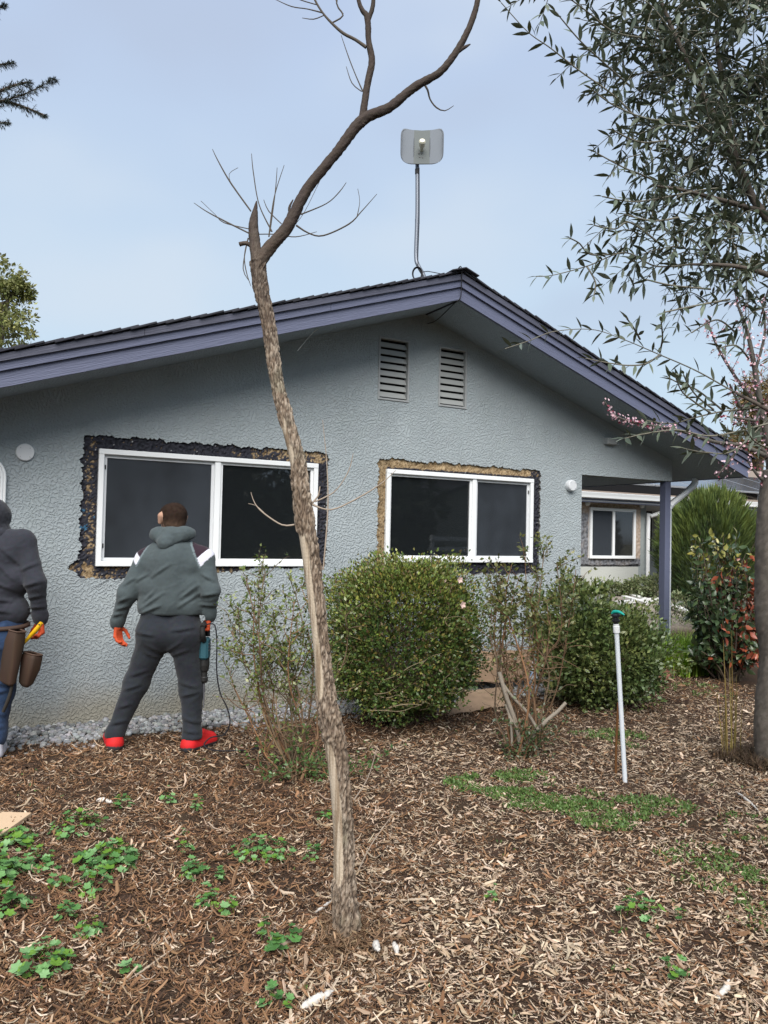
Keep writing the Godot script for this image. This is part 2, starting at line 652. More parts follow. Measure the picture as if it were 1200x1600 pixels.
func broken_opening(h: Node3D, g: Geo, inner: Rect2, rough: Array, outer: Rect2, seed_at: float, tan: float) -> void:
	# rough = [left, right, top, bottom left, bottom right] of the knocked-away stucco
	var loop := []
	var edge := []
	var rx0: float = rough[0]
	var rx1: float = rough[1]
	var ry1: float = rough[2]
	var n := 200
	var m := 110
	var rag := func(t: float, s: float) -> float:
		var a := nz.get_noise_2d(t * 700.0, s) * 0.026
		var b := absf(nz.get_noise_2d(t * 2400.0, s + 40.0)) * 0.034
		var c := nz.get_noise_2d(t * 6000.0, s + 90.0) * 0.006
		return a + b + c
	var ends := func(t: float) -> float: return sstep(0.0, 0.035, t) * sstep(1.0, 0.965, t)
	for k in n:
		var t := float(k) / n
		var x := lerpf(rx0, rx1, t)
		loop.append(Vector2(x, ry1 + rag.call(x, seed_at) * ends.call(t)))
		edge.append(Vector2(lerpf(outer.position.x, outer.end.x, t), outer.end.y))
	for k in m:
		var t := float(k) / m
		var yb: float = rough[4]
		var y := lerpf(ry1, yb, t)
		loop.append(Vector2(rx1 + rag.call(y, seed_at + 200.0) * 1.1 * ends.call(t), y))
		edge.append(Vector2(outer.end.x, lerpf(outer.end.y, outer.position.y, t)))
	for k in n:
		var t := float(k) / n
		var x := lerpf(rx1, rx0, t)
		loop.append(Vector2(x, lerpf(rough[4], rough[3], sstep(0.2, 0.75, t)) - rag.call(x, seed_at + 400.0) * 1.1 * ends.call(t)))
		edge.append(Vector2(lerpf(outer.end.x, outer.position.x, t), outer.position.y))
	for k in m:
		var t := float(k) / m
		var y := lerpf(rough[3], ry1, t)
		var spur := 0.0
		if seed_at < 50.0:
			spur = 0.075 * sstep(0.03, 0.075, t) * sstep(0.13, 0.08, t)
		loop.append(Vector2(rx0 - rag.call(y, seed_at + 600.0) * 1.2 * ends.call(t) - spur, y))
		edge.append(Vector2(outer.position.x, lerpf(outer.position.y, outer.end.y, t)))
	var f := g.v.size()
	var w := loop.size()
	for k in w:
		var a := Vector3(loop[k].x, loop[k].y, 0.0)
		var b := Vector3(edge[k].x, edge[k].y, 0.0)
		g.add(b, Vector3(0, 0, 1), wall_color(b))
		g.add(a, Vector3(0, 0, 1), wall_color(a))
	for k in w:
		var q := (k + 1) % w
		g.quad(f + k * 2, f + q * 2, f + q * 2 + 1, f + k * 2 + 1)
	# the broken edge of the coat
	var br := Geo.new()
	for k in w:
		var p: Vector2 = loop[k]
		var q: Vector2 = loop[(k + 1) % w]
		var e := q - p
		br.col = Color(0.17, 0.165, 0.155) * (0.8 + 0.4 * rng.randf())
		br.face([Vector3(p.x, p.y, 0), Vector3(q.x, q.y, 0), Vector3(q.x, q.y, -0.028) , Vector3(p.x, p.y, -0.028)], Vector3(e.y, -e.x, 0))
	part("broken_stucco_edge", br, M.matt, h)
	# torn building paper and strand board behind
	var bd := Geo.new()
	var x0 := rx0 - 0.14
	var x1 := rx1 + 0.06
	var y0: float = minf(rough[3], rough[4]) - 0.05
	var y1 := ry1 + 0.06
	var nx := int((x1 - x0) / 0.0065)
	var ny := int((y1 - y0) / 0.0065)
	var ids := PackedInt32Array()
	ids.resize((nx + 1) * (ny + 1))
	ids.fill(-1)
	for r in ny + 1:
		for q in nx + 1:
			var x := lerpf(x0, x1, float(q) / nx)
			var y := lerpf(y0, y1, float(r) / ny)
			if inner.grow(-0.02).has_point(Vector2(x, y)):
				continue
			var a := nz.get_noise_3d(x * 900.0, y * 1500.0, seed_at)
			var b := nz.get_noise_3d(x * 3400.0, y * 3400.0, seed_at + 9.0)
			var s := nz.get_noise_3d((x + y) * 5200.0, (x - y) * 1500.0, seed_at + 33.0)
			var s2 := nz.get_noise_3d((x - y) * 5000.0, (x + y) * 1400.0, seed_at + 66.0)
			var wood := tan
			if tan > 0.5:
				wood = 0.9 - 0.52 * sstep(rx1 - 0.16, rx1 - 0.08, x) - 0.6 * sstep(inner.position.y + 0.03, inner.position.y - 0.02, y)
				wood -= 0.8 * sstep(inner.end.y + 0.035, inner.end.y + 0.015, y) * sstep(inner.position.x - 0.02, inner.position.x + 0.02, x)
			else:
				wood = 0.03 + 0.40 * sstep(1.9, 2.7, x) * sstep(inner.end.y - 0.02, inner.end.y + 0.03, y)
				wood += 0.27 * sstep(inner.position.y + 0.04, inner.position.y - 0.01, y)
				wood += 0.25 * sstep(inner.position.x, inner.position.x - 0.03, x) * sstep(rx0, rx0 + 0.04, x)
			var show := sstep(0.06, -0.1, 0.5 - wood + 0.42 * a + 0.6 * b - 0.1)
			var c := Color(0.034, 0.035, 0.044) * (1.0 + 0.8 * b)
			var st := maxf(s, s2)
			var tanc := Color(0.27, 0.185, 0.10).lerp(Color(0.50, 0.38, 0.235), sstep(-0.05, 0.45, st)) * (0.85 + 0.4 * a)
			tanc = tanc.lerp(Color(0.06, 0.04, 0.025), sstep(-0.02, -0.3, st))
			c = c.lerp(tanc, show)
			if b > 0.58 and show < 0.5:
				c = Color(0.42, 0.42, 0.42)
			if tan < 0.5 and y > 1.5 and y < 1.7 and x < 1.05 and a > 0.22 and b > 0.0:
				c = Color(0.05, 0.13, 0.22)
			var z := -0.021 + 0.020 * b * (1.0 - show) + 0.008 * a + 0.004 * st * show
			ids[r * (nx + 1) + q] = bd.add(Vector3(x, y, z), Vector3(0, 0, 1), c)
	for r in ny:
		for q in nx:
			var k := r * (nx + 1) + q
			if ids[k] >= 0 and ids[k + 1] >= 0 and ids[k + nx + 1] >= 0 and ids[k + nx + 2] >= 0:
				bd.quad(ids[k], ids[k + 1], ids[k + nx + 2], ids[k + nx + 1])
	bd.smooth()
	part("torn_sheathing", bd, M.matt, h)


func window_unit(h: Node3D, r: Rect2, mull: float, screen_left: bool, called: String, label: String) -> void:
	# frame, then the fixed pane on one side and the sliding sash with its insect screen on the other
	var g := Geo.new()
	var fw := 0.042
	var zc := -0.02
	var dz := 0.07
	var bev := 0.004
	g.box(Vector3(r.get_center().x, r.end.y - fw * 0.5, zc), Vector3(r.size.x, fw, dz), Basis(), bev)
	g.box(Vector3(r.get_center().x, r.position.y + fw * 0.5, zc + 0.003), Vector3(r.size.x, fw, dz), Basis(), bev)
	for x in [r.position.x + fw * 0.5, r.end.x - fw * 0.5]:
		g.box(Vector3(x, r.get_center().y, zc - 0.002), Vector3(fw, r.size.y - 2.0 * fw + 0.002, dz), Basis(), bev)
	g.box(Vector3(mull, r.get_center().y, zc - 0.005), Vector3(0.05, r.size.y - 2.0 * fw + 0.002, dz - 0.012), Basis(), bev)
	var win := part(called, g, M.vinyl, h)
	win.set_meta("label", label)
	var y0 := r.position.y + fw
	var y1 := r.end.y - fw
	for side in 2:
		var x0 := r.position.x + fw if side == 0 else mull + 0.025
		var x1 := mull - 0.025 if side == 0 else r.end.x - fw
		var screen := (side == 0) == screen_left
		var s := Geo.new()
		var b := 0.026 if screen else 0.022
		var z := -0.028 if screen else -0.024
		var t := 0.02
		s.box(Vector3((x0 + x1) * 0.5, y1 - b * 0.5, z), Vector3(x1 - x0, b, t), Basis(), 0.003)
		s.box(Vector3((x0 + x1) * 0.5, y0 + b * 0.5, z), Vector3(x1 - x0, b, t), Basis(), 0.003)
		for x in [x0 + b * 0.5, x1 - b * 0.5]:
			s.box(Vector3(x, (y0 + y1) * 0.5, z), Vector3(b, y1 - y0 - 2.0 * b, t), Basis(), 0.003)
		part("sash_frame" if not screen else "screen_frame", s, M.vinyl if not screen else M.dusty_white, win)
		var p := Geo.new()
		p.box(Vector3((x0 + x1) * 0.5, (y0 + y1) * 0.5, z - 0.012 if not screen else -0.07), Vector3(x1 - x0 - b, y1 - y0 - b, 0.004))
		part("pane", p, M.glass, win)
		if screen:
			var q := Geo.new()
			for yy in 25:
				for xx in 31:
					var sp := Vector3(lerpf(x0 + b * 0.5, x1 - b * 0.5, xx / 30.0), lerpf(y0 + b * 0.5, y1 - b * 0.5, yy / 24.0), z)
					var k := 0.85 + 0.5 * nz.get_noise_3d(sp.x * 130.0, sp.y * 90.0, 5.0) + 0.25 * nz.get_noise_3d(sp.x * 500.0, sp.y * 500.0, 9.0)
					q.add(sp + Vector3(0, 0, 0.002 * nz.get_noise_3d(sp.x * 160.0, sp.y * 160.0, 3.0)), Vector3.BACK, Color(k, k, k))
			for yy in 24:
				for xx in 30:
					var e := yy * 31 + xx
					q.quad(e, e + 1, e + 32, e + 31)
			q.smooth()
			part("insect_screen", q, M.insect_screen, win)
			for yy in [y0 + 0.12, y1 - 0.1]:
				var k := Geo.new()
				k.box(Vector3(x0 + 0.012 if screen_left else x1 - 0.012, yy, z + 0.013), Vector3(0.009, 0.035, 0.008))
				part("screen_tab", k, M.dark, win)


func slope_board(h: Node3D, x0: float, x1: float, y0: float, y1: float, z0: float, z1: float, s: float, m: Material, called: String) -> void:
	# a board that follows the slope, plumb-cut at both ends; it is stored along its own grain
	var g := Geo.new()
	var f := func(x: float) -> float: return RY + (x - RX) * s
	g.prism(PackedVector2Array([Vector2(x0, f.call(x0) + y0), Vector2(x1, f.call(x1) + y0), Vector2(x1, f.call(x1) + y1), Vector2(x0, f.call(x0) + y1)]), z0, z1)
	var b := Basis(Vector3.BACK, atan(s))
	g.turn(b.inverse())
	part(called, g, m, h).basis = b


func house() -> void:
	var h := thing("house", "single storey grey stucco house with gabled shingle roof and stripped window surrounds", "house")
	var w1 := Rect2(1.067, 1.247, 1.887, 0.925)
	var w2 := Rect2(3.666, 1.287, 1.782, 0.883)
	var o1 := Rect2(0.72, 1.04, 2.48, 1.36)
	var o2 := Rect2(3.43, 1.04, 2.25, 1.36)
	var vents := [Rect2(3.563, 2.835, 0.314, 0.573), Rect2(4.242, 2.838, 0.31, 0.567)]
	var ex := [0.72, 3.20, 3.43, 5.68, 3.563, 3.877, 4.242, 4.552]
	var ey := [1.04, 2.40, 2.835, 2.838, 3.405, 3.408]
	var g := Geo.new()
	var holes := [o1, o2, vents[0], vents[1]]
	panel(g, marks(-0.15, 6.13, 0.11, ex), marks(0.03, 3.72, 0.11, ey), 0.0, holes)
	panel(g, marks(6.13, 7.56, 0.11, []), marks(2.257, 3.72, 0.11, []), 0.0, [])
	broken_opening(h, g, w1, [0.955, 3.045, 2.268, 1.155, 1.246], o1, 10.0, 0.2)
	broken_opening(h, g, w2, [3.585, 5.535, 2.262, 1.18, 1.175], o2, 310.0, 0.9)
	# returns, side and back walls, beam
	var wc := func(p: Vector3) -> void: g.col = wall_color(p)
	for k in 24:
		var z0 := -k * 0.375
		var z1 := z0 - 0.375
		for r in 8:
			var y0 := 0.03 + r * 0.36
			wc.call(Vector3(6.13, y0 + 0.1, z0))
			g.face([Vector3(6.13, y0, z0), Vector3(6.13, y0, z1), Vector3(6.13, y0 + 0.36, z1), Vector3(6.13, y0 + 0.36, z0)], Vector3.RIGHT)
			if y0 + 0.36 < 2.33:
				g.face([Vector3(-0.15, y0, z0), Vector3(-0.15, y0, z1), Vector3(-0.15, y0 + 0.36, z1), Vector3(-0.15, y0 + 0.36, z0)], Vector3.LEFT)
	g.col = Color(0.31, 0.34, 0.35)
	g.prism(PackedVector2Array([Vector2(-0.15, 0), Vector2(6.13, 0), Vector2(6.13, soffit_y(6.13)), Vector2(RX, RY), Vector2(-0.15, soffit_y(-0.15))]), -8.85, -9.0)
	g.face([Vector3(6.13, 2.257, 0), Vector3(7.56, 2.257, 0), Vector3(7.56, 2.257, -0.15), Vector3(6.13, 2.257, -0.15)], Vector3.DOWN)
	g.face([Vector3(7.56, 2.257, 0), Vector3(7.56, 2.257, -0.15), Vector3(7.56, 2.5, -0.15), Vector3(7.56, 2.5, 0)], Vector3.RIGHT)
	g.face([Vector3(6.13, 2.257, -0.15), Vector3(7.56, 2.257, -0.15), Vector3(7.56, 2.5, -0.15), Vector3(6.13, 2.98, -0.15)], Vector3.FORWARD)
	part("wall", g, M.stucco, h)
	# footing that shows as a dark line under the stucco
	var ft := Geo.new()
	ft.box(Vector3(2.985, -0.1, -0.09), Vector3(6.21, 0.3, 0.13))
	ft.col = Color(0.05, 0.045, 0.04)
	part("footing", ft, M.paint_grey, h)
	# a plain dark room behind the glass
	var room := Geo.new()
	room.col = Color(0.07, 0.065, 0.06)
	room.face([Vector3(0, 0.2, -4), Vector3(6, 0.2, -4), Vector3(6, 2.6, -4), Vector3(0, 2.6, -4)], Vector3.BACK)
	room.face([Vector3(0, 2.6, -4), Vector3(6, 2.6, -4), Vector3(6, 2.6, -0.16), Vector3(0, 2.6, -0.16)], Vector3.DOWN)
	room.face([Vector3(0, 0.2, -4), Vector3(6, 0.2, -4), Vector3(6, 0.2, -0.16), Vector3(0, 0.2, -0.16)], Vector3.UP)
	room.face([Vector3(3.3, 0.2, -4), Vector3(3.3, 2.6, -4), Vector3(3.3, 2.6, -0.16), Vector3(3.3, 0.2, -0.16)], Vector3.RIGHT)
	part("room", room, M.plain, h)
	window_unit(h, w1, 2.03, true, "window", "wide white window with its screen on the left, behind the standing man")
	window_unit(h, w2, 4.69, false, "window", "white window with its screen on the right, above the clipped shrub")
	# hexagonal wire lath left on the boards of the right-hand window
	var wire := Geo.new()
	wire.col = Color(0.25, 0.22, 0.18)
	for r in 30:
		for q in 4:
			var o := Vector3(3.582 + q * 0.034, 1.34 + r * 0.0305 + (q % 2) * 0.015, -0.008)
			if o.x > 3.66 and o.y < 2.19:
				continue
			for s in 3:
				var a0 := PI / 3.0 * s
				var a1 := a0 + PI / 3.0
				wire.rod(o + Vector3(cos(a0), sin(a0), 0) * 0.0185, o + Vector3(cos(a1), sin(a1), 0) * 0.0185, 0.0011, 3)
	part("wire_lath", wire, M.metal, h)
	# gable vents
	for r in vents:
		var fr := Geo.new()
		var c: Vector2 = r.get_center()
		for s in [-1.0, 1.0]:
			fr.box(Vector3(c.x + s * (r.size.x * 0.5 + 0.004), c.y, -0.016), Vector3(0.018, r.size.y + 0.03, 0.05), Basis(), 0.002)
			fr.box(Vector3(c.x, c.y + s * (r.size.y * 0.5 + 0.004), -0.015), Vector3(r.size.x - 0.004, 0.018, 0.05), Basis(), 0.002)
		var v := part("vent", fr, M.paint_grey, h)
		var bk := Geo.new()
		bk.box(Vector3(c.x, c.y, -0.09), Vector3(r.size.x + 0.02, r.size.y + 0.02, 0.01))
		part("vent_back", bk, M.dark, v)
		for k in 8:
			var sl := Geo.new()
			var y: float = r.position.y + 0.045 + (r.size.y - 0.03) * k / 8.0
			sl.col = Color(1.05, 1.0, 0.97)
			sl.box(Vector3(c.x, y, -0.03), Vector3(r.size.x - 0.012, 0.056, 0.006), Basis(Vector3.RIGHT, -0.42), 0.001)
			part("slat", sl, M.paint_grey, v)
	# roof: deck, soffit, barge boards in three steps, shingles
	for side in 2:
		var s := SL if side == 0 else -SR
		var x0 := EAVE_L if side == 0 else RX
		var x1 := RX if side == 0 else EAVE_R
		slope_board(h, x0 + 0.003, x1 - 0.003, 0.012, 0.222, 0.565, -9.6, s, M.shingle, "roof_deck")
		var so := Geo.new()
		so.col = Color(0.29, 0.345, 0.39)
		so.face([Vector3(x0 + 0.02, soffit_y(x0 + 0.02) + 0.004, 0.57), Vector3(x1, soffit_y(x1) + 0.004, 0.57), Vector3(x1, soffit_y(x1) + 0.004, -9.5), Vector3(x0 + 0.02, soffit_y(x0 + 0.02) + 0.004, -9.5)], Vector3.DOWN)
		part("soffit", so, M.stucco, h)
		var cut := (x0 + x1) * 0.5
		slope_board(h, x0, x1, 0.0, 0.118, 0.57, 0.60, s, M.painted_wood, "barge_board")
		for q in [[x0, cut + (1.1 if side == 0 else -0.6)], [cut + (1.1 if side == 0 else -0.6) + 0.003, x1]]:
			slope_board(h, q[0], q[1], 0.112, 0.181, 0.57, 0.622, s, M.painted_wood, "barge_trim")
		for q in [[x0, cut - 0.4], [cut - 0.397, x1]]:
			slope_board(h, q[0], q[1], 0.175, 0.226, 0.57, 0.643, s, M.dark_wood, "drip_board")
		# eave board
		var ev := Geo.new()
		var ex0 := x0 if side == 0 else x1
		ev.box(Vector3(ex0 + (0.012 if side == 0 else -0.012), soffit_y(ex0) + 0.11, -4.5), Vector3(0.024, 0.21, 10.1))
		part("eave_board", ev, M.painted_wood, h)
		var mass := Geo.new()
		var b := Basis(Vector3.BACK, atan(s))
		var len := (x1 - x0) / cos(atan(s))
		var down := b * (Vector3.LEFT if side == 0 else Vector3.RIGHT)
		var up := b * Vector3.UP
		var tilt := b * Basis(Vector3.BACK, 0.07 if side == 0 else -0.07)
		var top := Vector3(RX, RY + 0.234, 0)
		for k in int(len / 0.132) + 1:
			var d := minf(0.05 + k * 0.132, len - 0.03)
			var p := top + down * d + up * 0.011
			var zf := 0.662 + rf(-0.008, 0.008)
			var shade := rf(0.75, 1.3)
			var sg := Geo.new()
			sg.col = Color(shade, shade, shade * rf(0.95, 1.05))
			sg.box(p + Vector3(0, 0, zf - 0.15), Vector3(0.2, 0.016, 0.30), tilt, 0.003)
			part("shingle", sg, M.shingle, h)
			var zz := zf - 0.303
			while zz > -9.5:
				shade = rf(0.75, 1.3)
				mass.col = Color(shade, shade, shade)
				mass.box(p + up * rf(0, 0.003) + Vector3(0, 0, zz - 0.15), Vector3(0.2, 0.008, 0.298), tilt)
				zz -= 0.3
		part("shingle_field", mass, M.shingle, h).set_meta("kind", "stuff")
	for k in 40:
		var sg := Geo.new()
		for side in 2:
			var bb := Basis(Vector3.BACK, atan(SL) if side == 0 else -atan(SR))
			sg.box(Vector3(RX, RY + 0.262 - (k % 2) * 0.001, 0.56 - k * 0.24) + bb * Vector3(-0.075 if side == 0 else 0.075, 0, 0), Vector3(0.155, 0.011, 0.28), bb * Basis(Vector3.RIGHT, -0.03), 0.002)
		part("ridge_shingle", sg, M.shingle, h)
	# small fittings
	for q in [[39.0, 707.0, 0.062, 0.022, "vent_cover"], [890.0, 759.0, 0.058, 0.055, "vent_cover"]]:
		var p := onz(q[0], q[1], 0.0)
		var dg := Geo.new()
		var r: float = q[2]
		var t: float = q[3]
		dg.lathe([Vector2(r + 0.004, 0), Vector2(r + 0.004, t * 0.5), Vector2(r, t * 0.9), Vector2(r * 0.9, t), Vector2(0, t)], Transform3D(Basis(Vector3.RIGHT, PI / 2), p), 28)
		var cv := part(q[4], dg, M.dusty_white, h)
		for k in 4:
			var sg := Geo.new()
			var a := PI / 4 + k * PI / 2
			sg.lathe([Vector2(0.004, 0), Vector2(0.004, 0.003), Vector2(0, 0.004)], Transform3D(Basis(Vector3.RIGHT, PI / 2), p + Vector3(cos(a) * r * 0.75, sin(a) * r * 0.75, t)), 8)
			part("screw", sg, M.metal, cv)
	var bx := Geo.new()
	bx.box(onz(951, 690, 0.0) + Vector3(0, 0, 0.03), Vector3(0.15, 0.075, 0.07), Basis(), 0.006)
	bx.col = Color(0.8, 0.85, 0.85)
	part("outlet_box", bx, M.paint_grey, h)
	# ribbed white duct cover at the left edge, with its elbow
	var dc := Geo.new()
	var e0 := onz(2, 718, 0.05)
	for k in 6:
		var off := k * 0.02
		var rr := 0.15 - off
		var pts := []
		for a in 7:
			var w := a * PI / 12.0
			pts.append(Vector3(e0.x - 0.12 + sin(w) * rr, e0.y - 0.13 + cos(w) * rr, 0.035))
		pts.push_front(Vector3(-0.1, e0.y - 0.13 + rr, 0.035))
		pts.append(Vector3(e0.x - 0.12 + rr, 0.35, 0.035))
		var pr := path(pts, [0.011], 0.2)
		dc.tube(pr[0], pr[1], 6)
	dc.box(Vector3(e0.x - 0.025, (e0.y + 0.22) * 0.5, 0.018), Vector3(0.115, e0.y - 0.5, 0.03), Basis(), 0.004)
	part("duct_cover", dc, M.vinyl, h)
	# porch post, gutter and downspout
	var po := Geo.new()
	po.box(Vector3(7.515, 1.13, -0.06), Vector3(0.09, 2.25, 0.09), Basis(Vector3.UP, 0), 0.004)
	part("porch_post", po, M.painted_wood, h)
	var gu := Geo.new()
	gu.box(Vector3(EAVE_R + 0.05, 2.40, -4.6), Vector3(0.09, 0.1, 9.6), Basis(), 0.01)
	gu.col = Color(0.7, 0.7, 0.75)
	part("gutter", gu, M.painted_wood, h)
	var ds := Geo.new()
	var top2 := Vector3(8.08, 2.37, -0.10)
	var dp := path([top2, top2 + Vector3(0, -0.1, 0), Vector3(7.94, 2.16, -0.1), Vector3(7.67, 2.0, -0.09), Vector3(7.60, 1.93, -0.08), Vector3(7.593, 1.83, -0.08), Vector3(7.593, 0.1, -0.08)], [0.04], 0.06)
	ds.tube(dp[0], dp[1], 4)
	part("downspout", ds, M.vinyl, h)
	# stray wire under the barge board
	wing(h)


func wing(h: Node3D) -> void:
	var zw := -4.25
	var g := Geo.new()
	var pale := Color(0.46, 0.475, 0.45)
	var grey := Color(0.30, 0.33, 0.33)
	var fx0 := 8.5
	var fx1 := 11.66
	# the lower, repainted field and the grey rest
	g.col = grey
	g.face([Vector3(fx0, 1.06, zw), Vector3(10.0, 1.06, zw), Vector3(10.0, 2.4, zw), Vector3(fx0, 2.4, zw)], Vector3.BACK)
	g.face([Vector3(11.602, 0.4, zw), Vector3(fx1 + 0.14, 0.4, zw), Vector3(fx1 + 0.14, 2.4, zw), Vector3(11.60, 2.4, zw)], Vector3.BACK)
	g.face([Vector3(fx1 + 0.14, 0.4, zw), Vector3(fx1 + 0.14, 0.4, -7), Vector3(fx1 + 0.14, 2.4, -7), Vector3(fx1 + 0.14, 2.4, zw)], Vector3.RIGHT)
	g.face([Vector3(fx0, 0.4, zw), Vector3(fx0, 0.4, -9), Vector3(fx0, 2.4, -9), Vector3(fx0, 2.4, zw)], Vector3.LEFT)
	g.col = pale
	g.face([Vector3(fx0, 0.3, zw), Vector3(11.60, 0.3, zw), Vector3(11.60, 1.06, zw), Vector3(fx0, 1.06, zw)], Vector3.BACK)
	# recessed entry beyond the corner
	g.col = Color(0.22, 0.24, 0.24)
	g.face([Vector3(fx1, 0.4, -6.2), Vector3(24, 0.4, -6.2), Vector3(24, 1.25, -6.2), Vector3(fx1, 1.25, -6.2)], Vector3.BACK)
	g.face([Vector3(14.2, 1.25, -6.2), Vector3(24, 1.25, -6.2), Vector3(24, 2.4, -6.2), Vector3(14.2, 2.4, -6.2)], Vector3.BACK)
	g.face([Vector3(fx0, 0.2, -7.0), Vector3(24, 0.2, -7.0), Vector3(24, 2.6, -7.0), Vector3(fx0, 2.6, -7.0)], Vector3.BACK)
	g.face([Vector3(24, 0.2, -7.0), Vector3(24, 0.2, -6.2), Vector3(24, 2.4, -6.2), Vector3(24, 2.4, -7.0)], Vector3.RIGHT)
	g.face([Vector3(fx1 + 0.15, 0.4, -6.21), Vector3(14.2, 0.4, -6.21), Vector3(14.2, 2.4, -6.21), Vector3(fx1 + 0.15, 2.4, -6.21)], Vector3.BACK)
	part("wing_wall", g, M.far_stucco, h)
	# stripped sheathing round the small window
	var sh := Geo.new()
	var wr := Rect2(10.31, 1.21, 1.16, 0.935)
	var st := 0.012
	var nx := int(1.66 / st)
	var ny := int(1.36 / st)
	for r in ny + 1:
		for q in nx + 1:
			var x := 9.98 + q * st
			var y := 1.04 + r * st
			var a := nz.get_noise_2d(x * 400.0, y * 400.0)
			var b := nz.get_noise_2d(x * 1300.0, y * 1300.0)
			var c := Color(0.36, 0.27, 0.2).lerp(Color(0.5, 0.42, 0.36), 0.5 + b)
			var dark := sstep(1.24, 1.18, y) + sstep(10.33, 10.28, x) * sstep(2.1, 2.0, y)
			c = c.lerp(Color(0.16, 0.165, 0.18) * (1.0 + b), clampf(dark + 0.35 * a, 0.0, 1.0))
			var z := zw + 0.012 + 0.01 * b
			if y < 1.085 + 0.03 * a + 0.02 * b:
				z = zw - 0.02
			sh.add(Vector3(x, y, z), Vector3.BACK, c)
	for r in ny:
		for q in nx:
			var k := r * (nx + 1) + q
			sh.quad(k, k + 1, k + nx + 2, k + nx + 1)
	sh.smooth()
	part("wing_sheathing", sh, M.matt, h)
	var f := Geo.new()
	var fw := 0.055
	f.box(Vector3(wr.get_center().x, wr.end.y - fw * 0.5, zw + 0.03), Vector3(wr.size.x, fw, 0.06), Basis(), 0.004)
	f.box(Vector3(wr.get_center().x, wr.position.y + fw * 0.5, zw + 0.03), Vector3(wr.size.x, fw, 0.06), Basis(), 0.004)
	for x in [wr.position.x + fw * 0.5, wr.get_center().x + 0.01, wr.end.x - fw * 0.5]:
		f.box(Vector3(x, wr.get_center().y, zw + 0.028), Vector3(fw, wr.size.y - 2 * fw, 0.06), Basis(), 0.004)
	var win := part("window", f, M.vinyl, h)
	win.set_meta("label", "small white window of the back wing, seen under the porch beam")
	for s in 2:
		var p := Geo.new()
		p.box(Vector3(wr.position.x + wr.size.x * (0.27 + 0.46 * s), wr.get_center().y, zw + 0.036), Vector3(0.48, wr.size.y - 2 * fw, 0.004))
		part("insect_screen" if s == 0 else "pane", p, M.insect_screen if s == 0 else M.glass, win)
	var dk := Geo.new()
	dk.col = Color(0.05, 0.045, 0.045)
	dk.face([Vector3(10.34, 1.25, zw + 0.0245), Vector3(11.44, 1.25, zw + 0.0245), Vector3(11.44, 2.11, zw + 0.0245), Vector3(10.34, 2.11, zw + 0.0245)], Vector3.BACK)
	part("window_blind", dk, M.matt, h)
	# two round fittings
	for q in [[917.0, 786.0], [1002.0, 790.0]]:
		var p := onz(q[0], q[1], zw + 0.02)
		var dg := Geo.new()
		dg.lathe([Vector2(0.05, 0), Vector2(0.05, 0.04), Vector2(0.03, 0.06), Vector2(0, 0.065)], Transform3D(Basis(Vector3.RIGHT, PI / 2), p), 18)
		part("soffit_lamp_cover", dg, M.dusty_white, h)
	# dark glass of the entry
	var eg := Geo.new()
	eg.box(Vector3(12.9, 1.8, -6.19), Vector3(2.4, 1.1, 0.02))
	part("entry_glass", eg, M.dark, h)
	var er := Geo.new()
	er.box(Vector3(12.9, 1.24, -6.16), Vector3(2.4, 0.05, 0.05), Basis(), 0.004)
	part("entry_sill", er, M.paint_grey, h)
	# gutter and fascia along the eave
	var zg := -3.9
	var gt := Geo.new()
	gt.prism(PackedVector2Array([Vector2(0, 0), Vector2(0.09, 0.012), Vector2(0.1, 0.05), Vector2(0.12, 0.10), Vector2(0.11, 0.105), Vector2(0, 0.105)]), 0, 15.6)
	gt.turn(Basis(Vector3.UP, -PI / 2))
	for k in gt.v.size():
		gt.v[k] = Vector3(24.0 - 15.6 - gt.v[k].x * -1.0 - 0.0, gt.v[k].y, gt.v[k].z)
	var lo := 1e9
	for p in gt.v:
		lo = minf(lo, p.x)
	for k in gt.v.size():
		gt.v[k] += Vector3(8.4 - lo, 2.285, zg)
	part("gutter", gt, M.vinyl, h)
	var fb := Geo.new()
	fb.box(Vector3(16.2, 2.30, zg - 0.02), Vector3(15.6, 0.16, 0.035))
	part("fascia_board", fb, M.painted_wood, h)
	var sf := Geo.new()
	sf.box(Vector3(16.2, 2.245, -5.2), Vector3(15.6, 0.02, 2.6))
	part("wing_soffit", sf, M.paint_grey, h)
	# roof and the raised solar panels
	var rs := 0.26
	var rf_ := Geo.new()
	rf_.face([Vector3(8.4, 2.40, zg + 0.03), Vector3(24, 2.40, zg + 0.03), Vector3(24, 2.40 + 5.5 * rs, zg - 5.5), Vector3(8.4, 2.40 + 5.5 * rs, zg - 5.5)], Vector3(0, 1, 0.3))
	rf_.face([Vector3(24, 2.40, zg + 0.03), Vector3(24, 2.3, zg - 11), Vector3(24, 2.40 + 5.5 * rs, zg - 5.5)], Vector3.RIGHT)
	rf_.face([Vector3(8.4, 2.40, zg + 0.03), Vector3(8.4, 2.3, zg - 11), Vector3(8.4, 2.40 + 5.5 * rs, zg - 5.5)], Vector3.LEFT)
	rf_.face([Vector3(8.4, 2.3, zg - 11), Vector3(24, 2.3, zg - 11), Vector3(24, 2.40 + 5.5 * rs, zg - 5.5), Vector3(8.4, 2.40 + 5.5 * rs, zg - 5.5)], Vector3(0, 1, -0.3))
	part("wing_roof", rf_, M.tan_roof, h)
	var tb := Basis(Vector3.RIGHT, atan(rs) + 0.05)
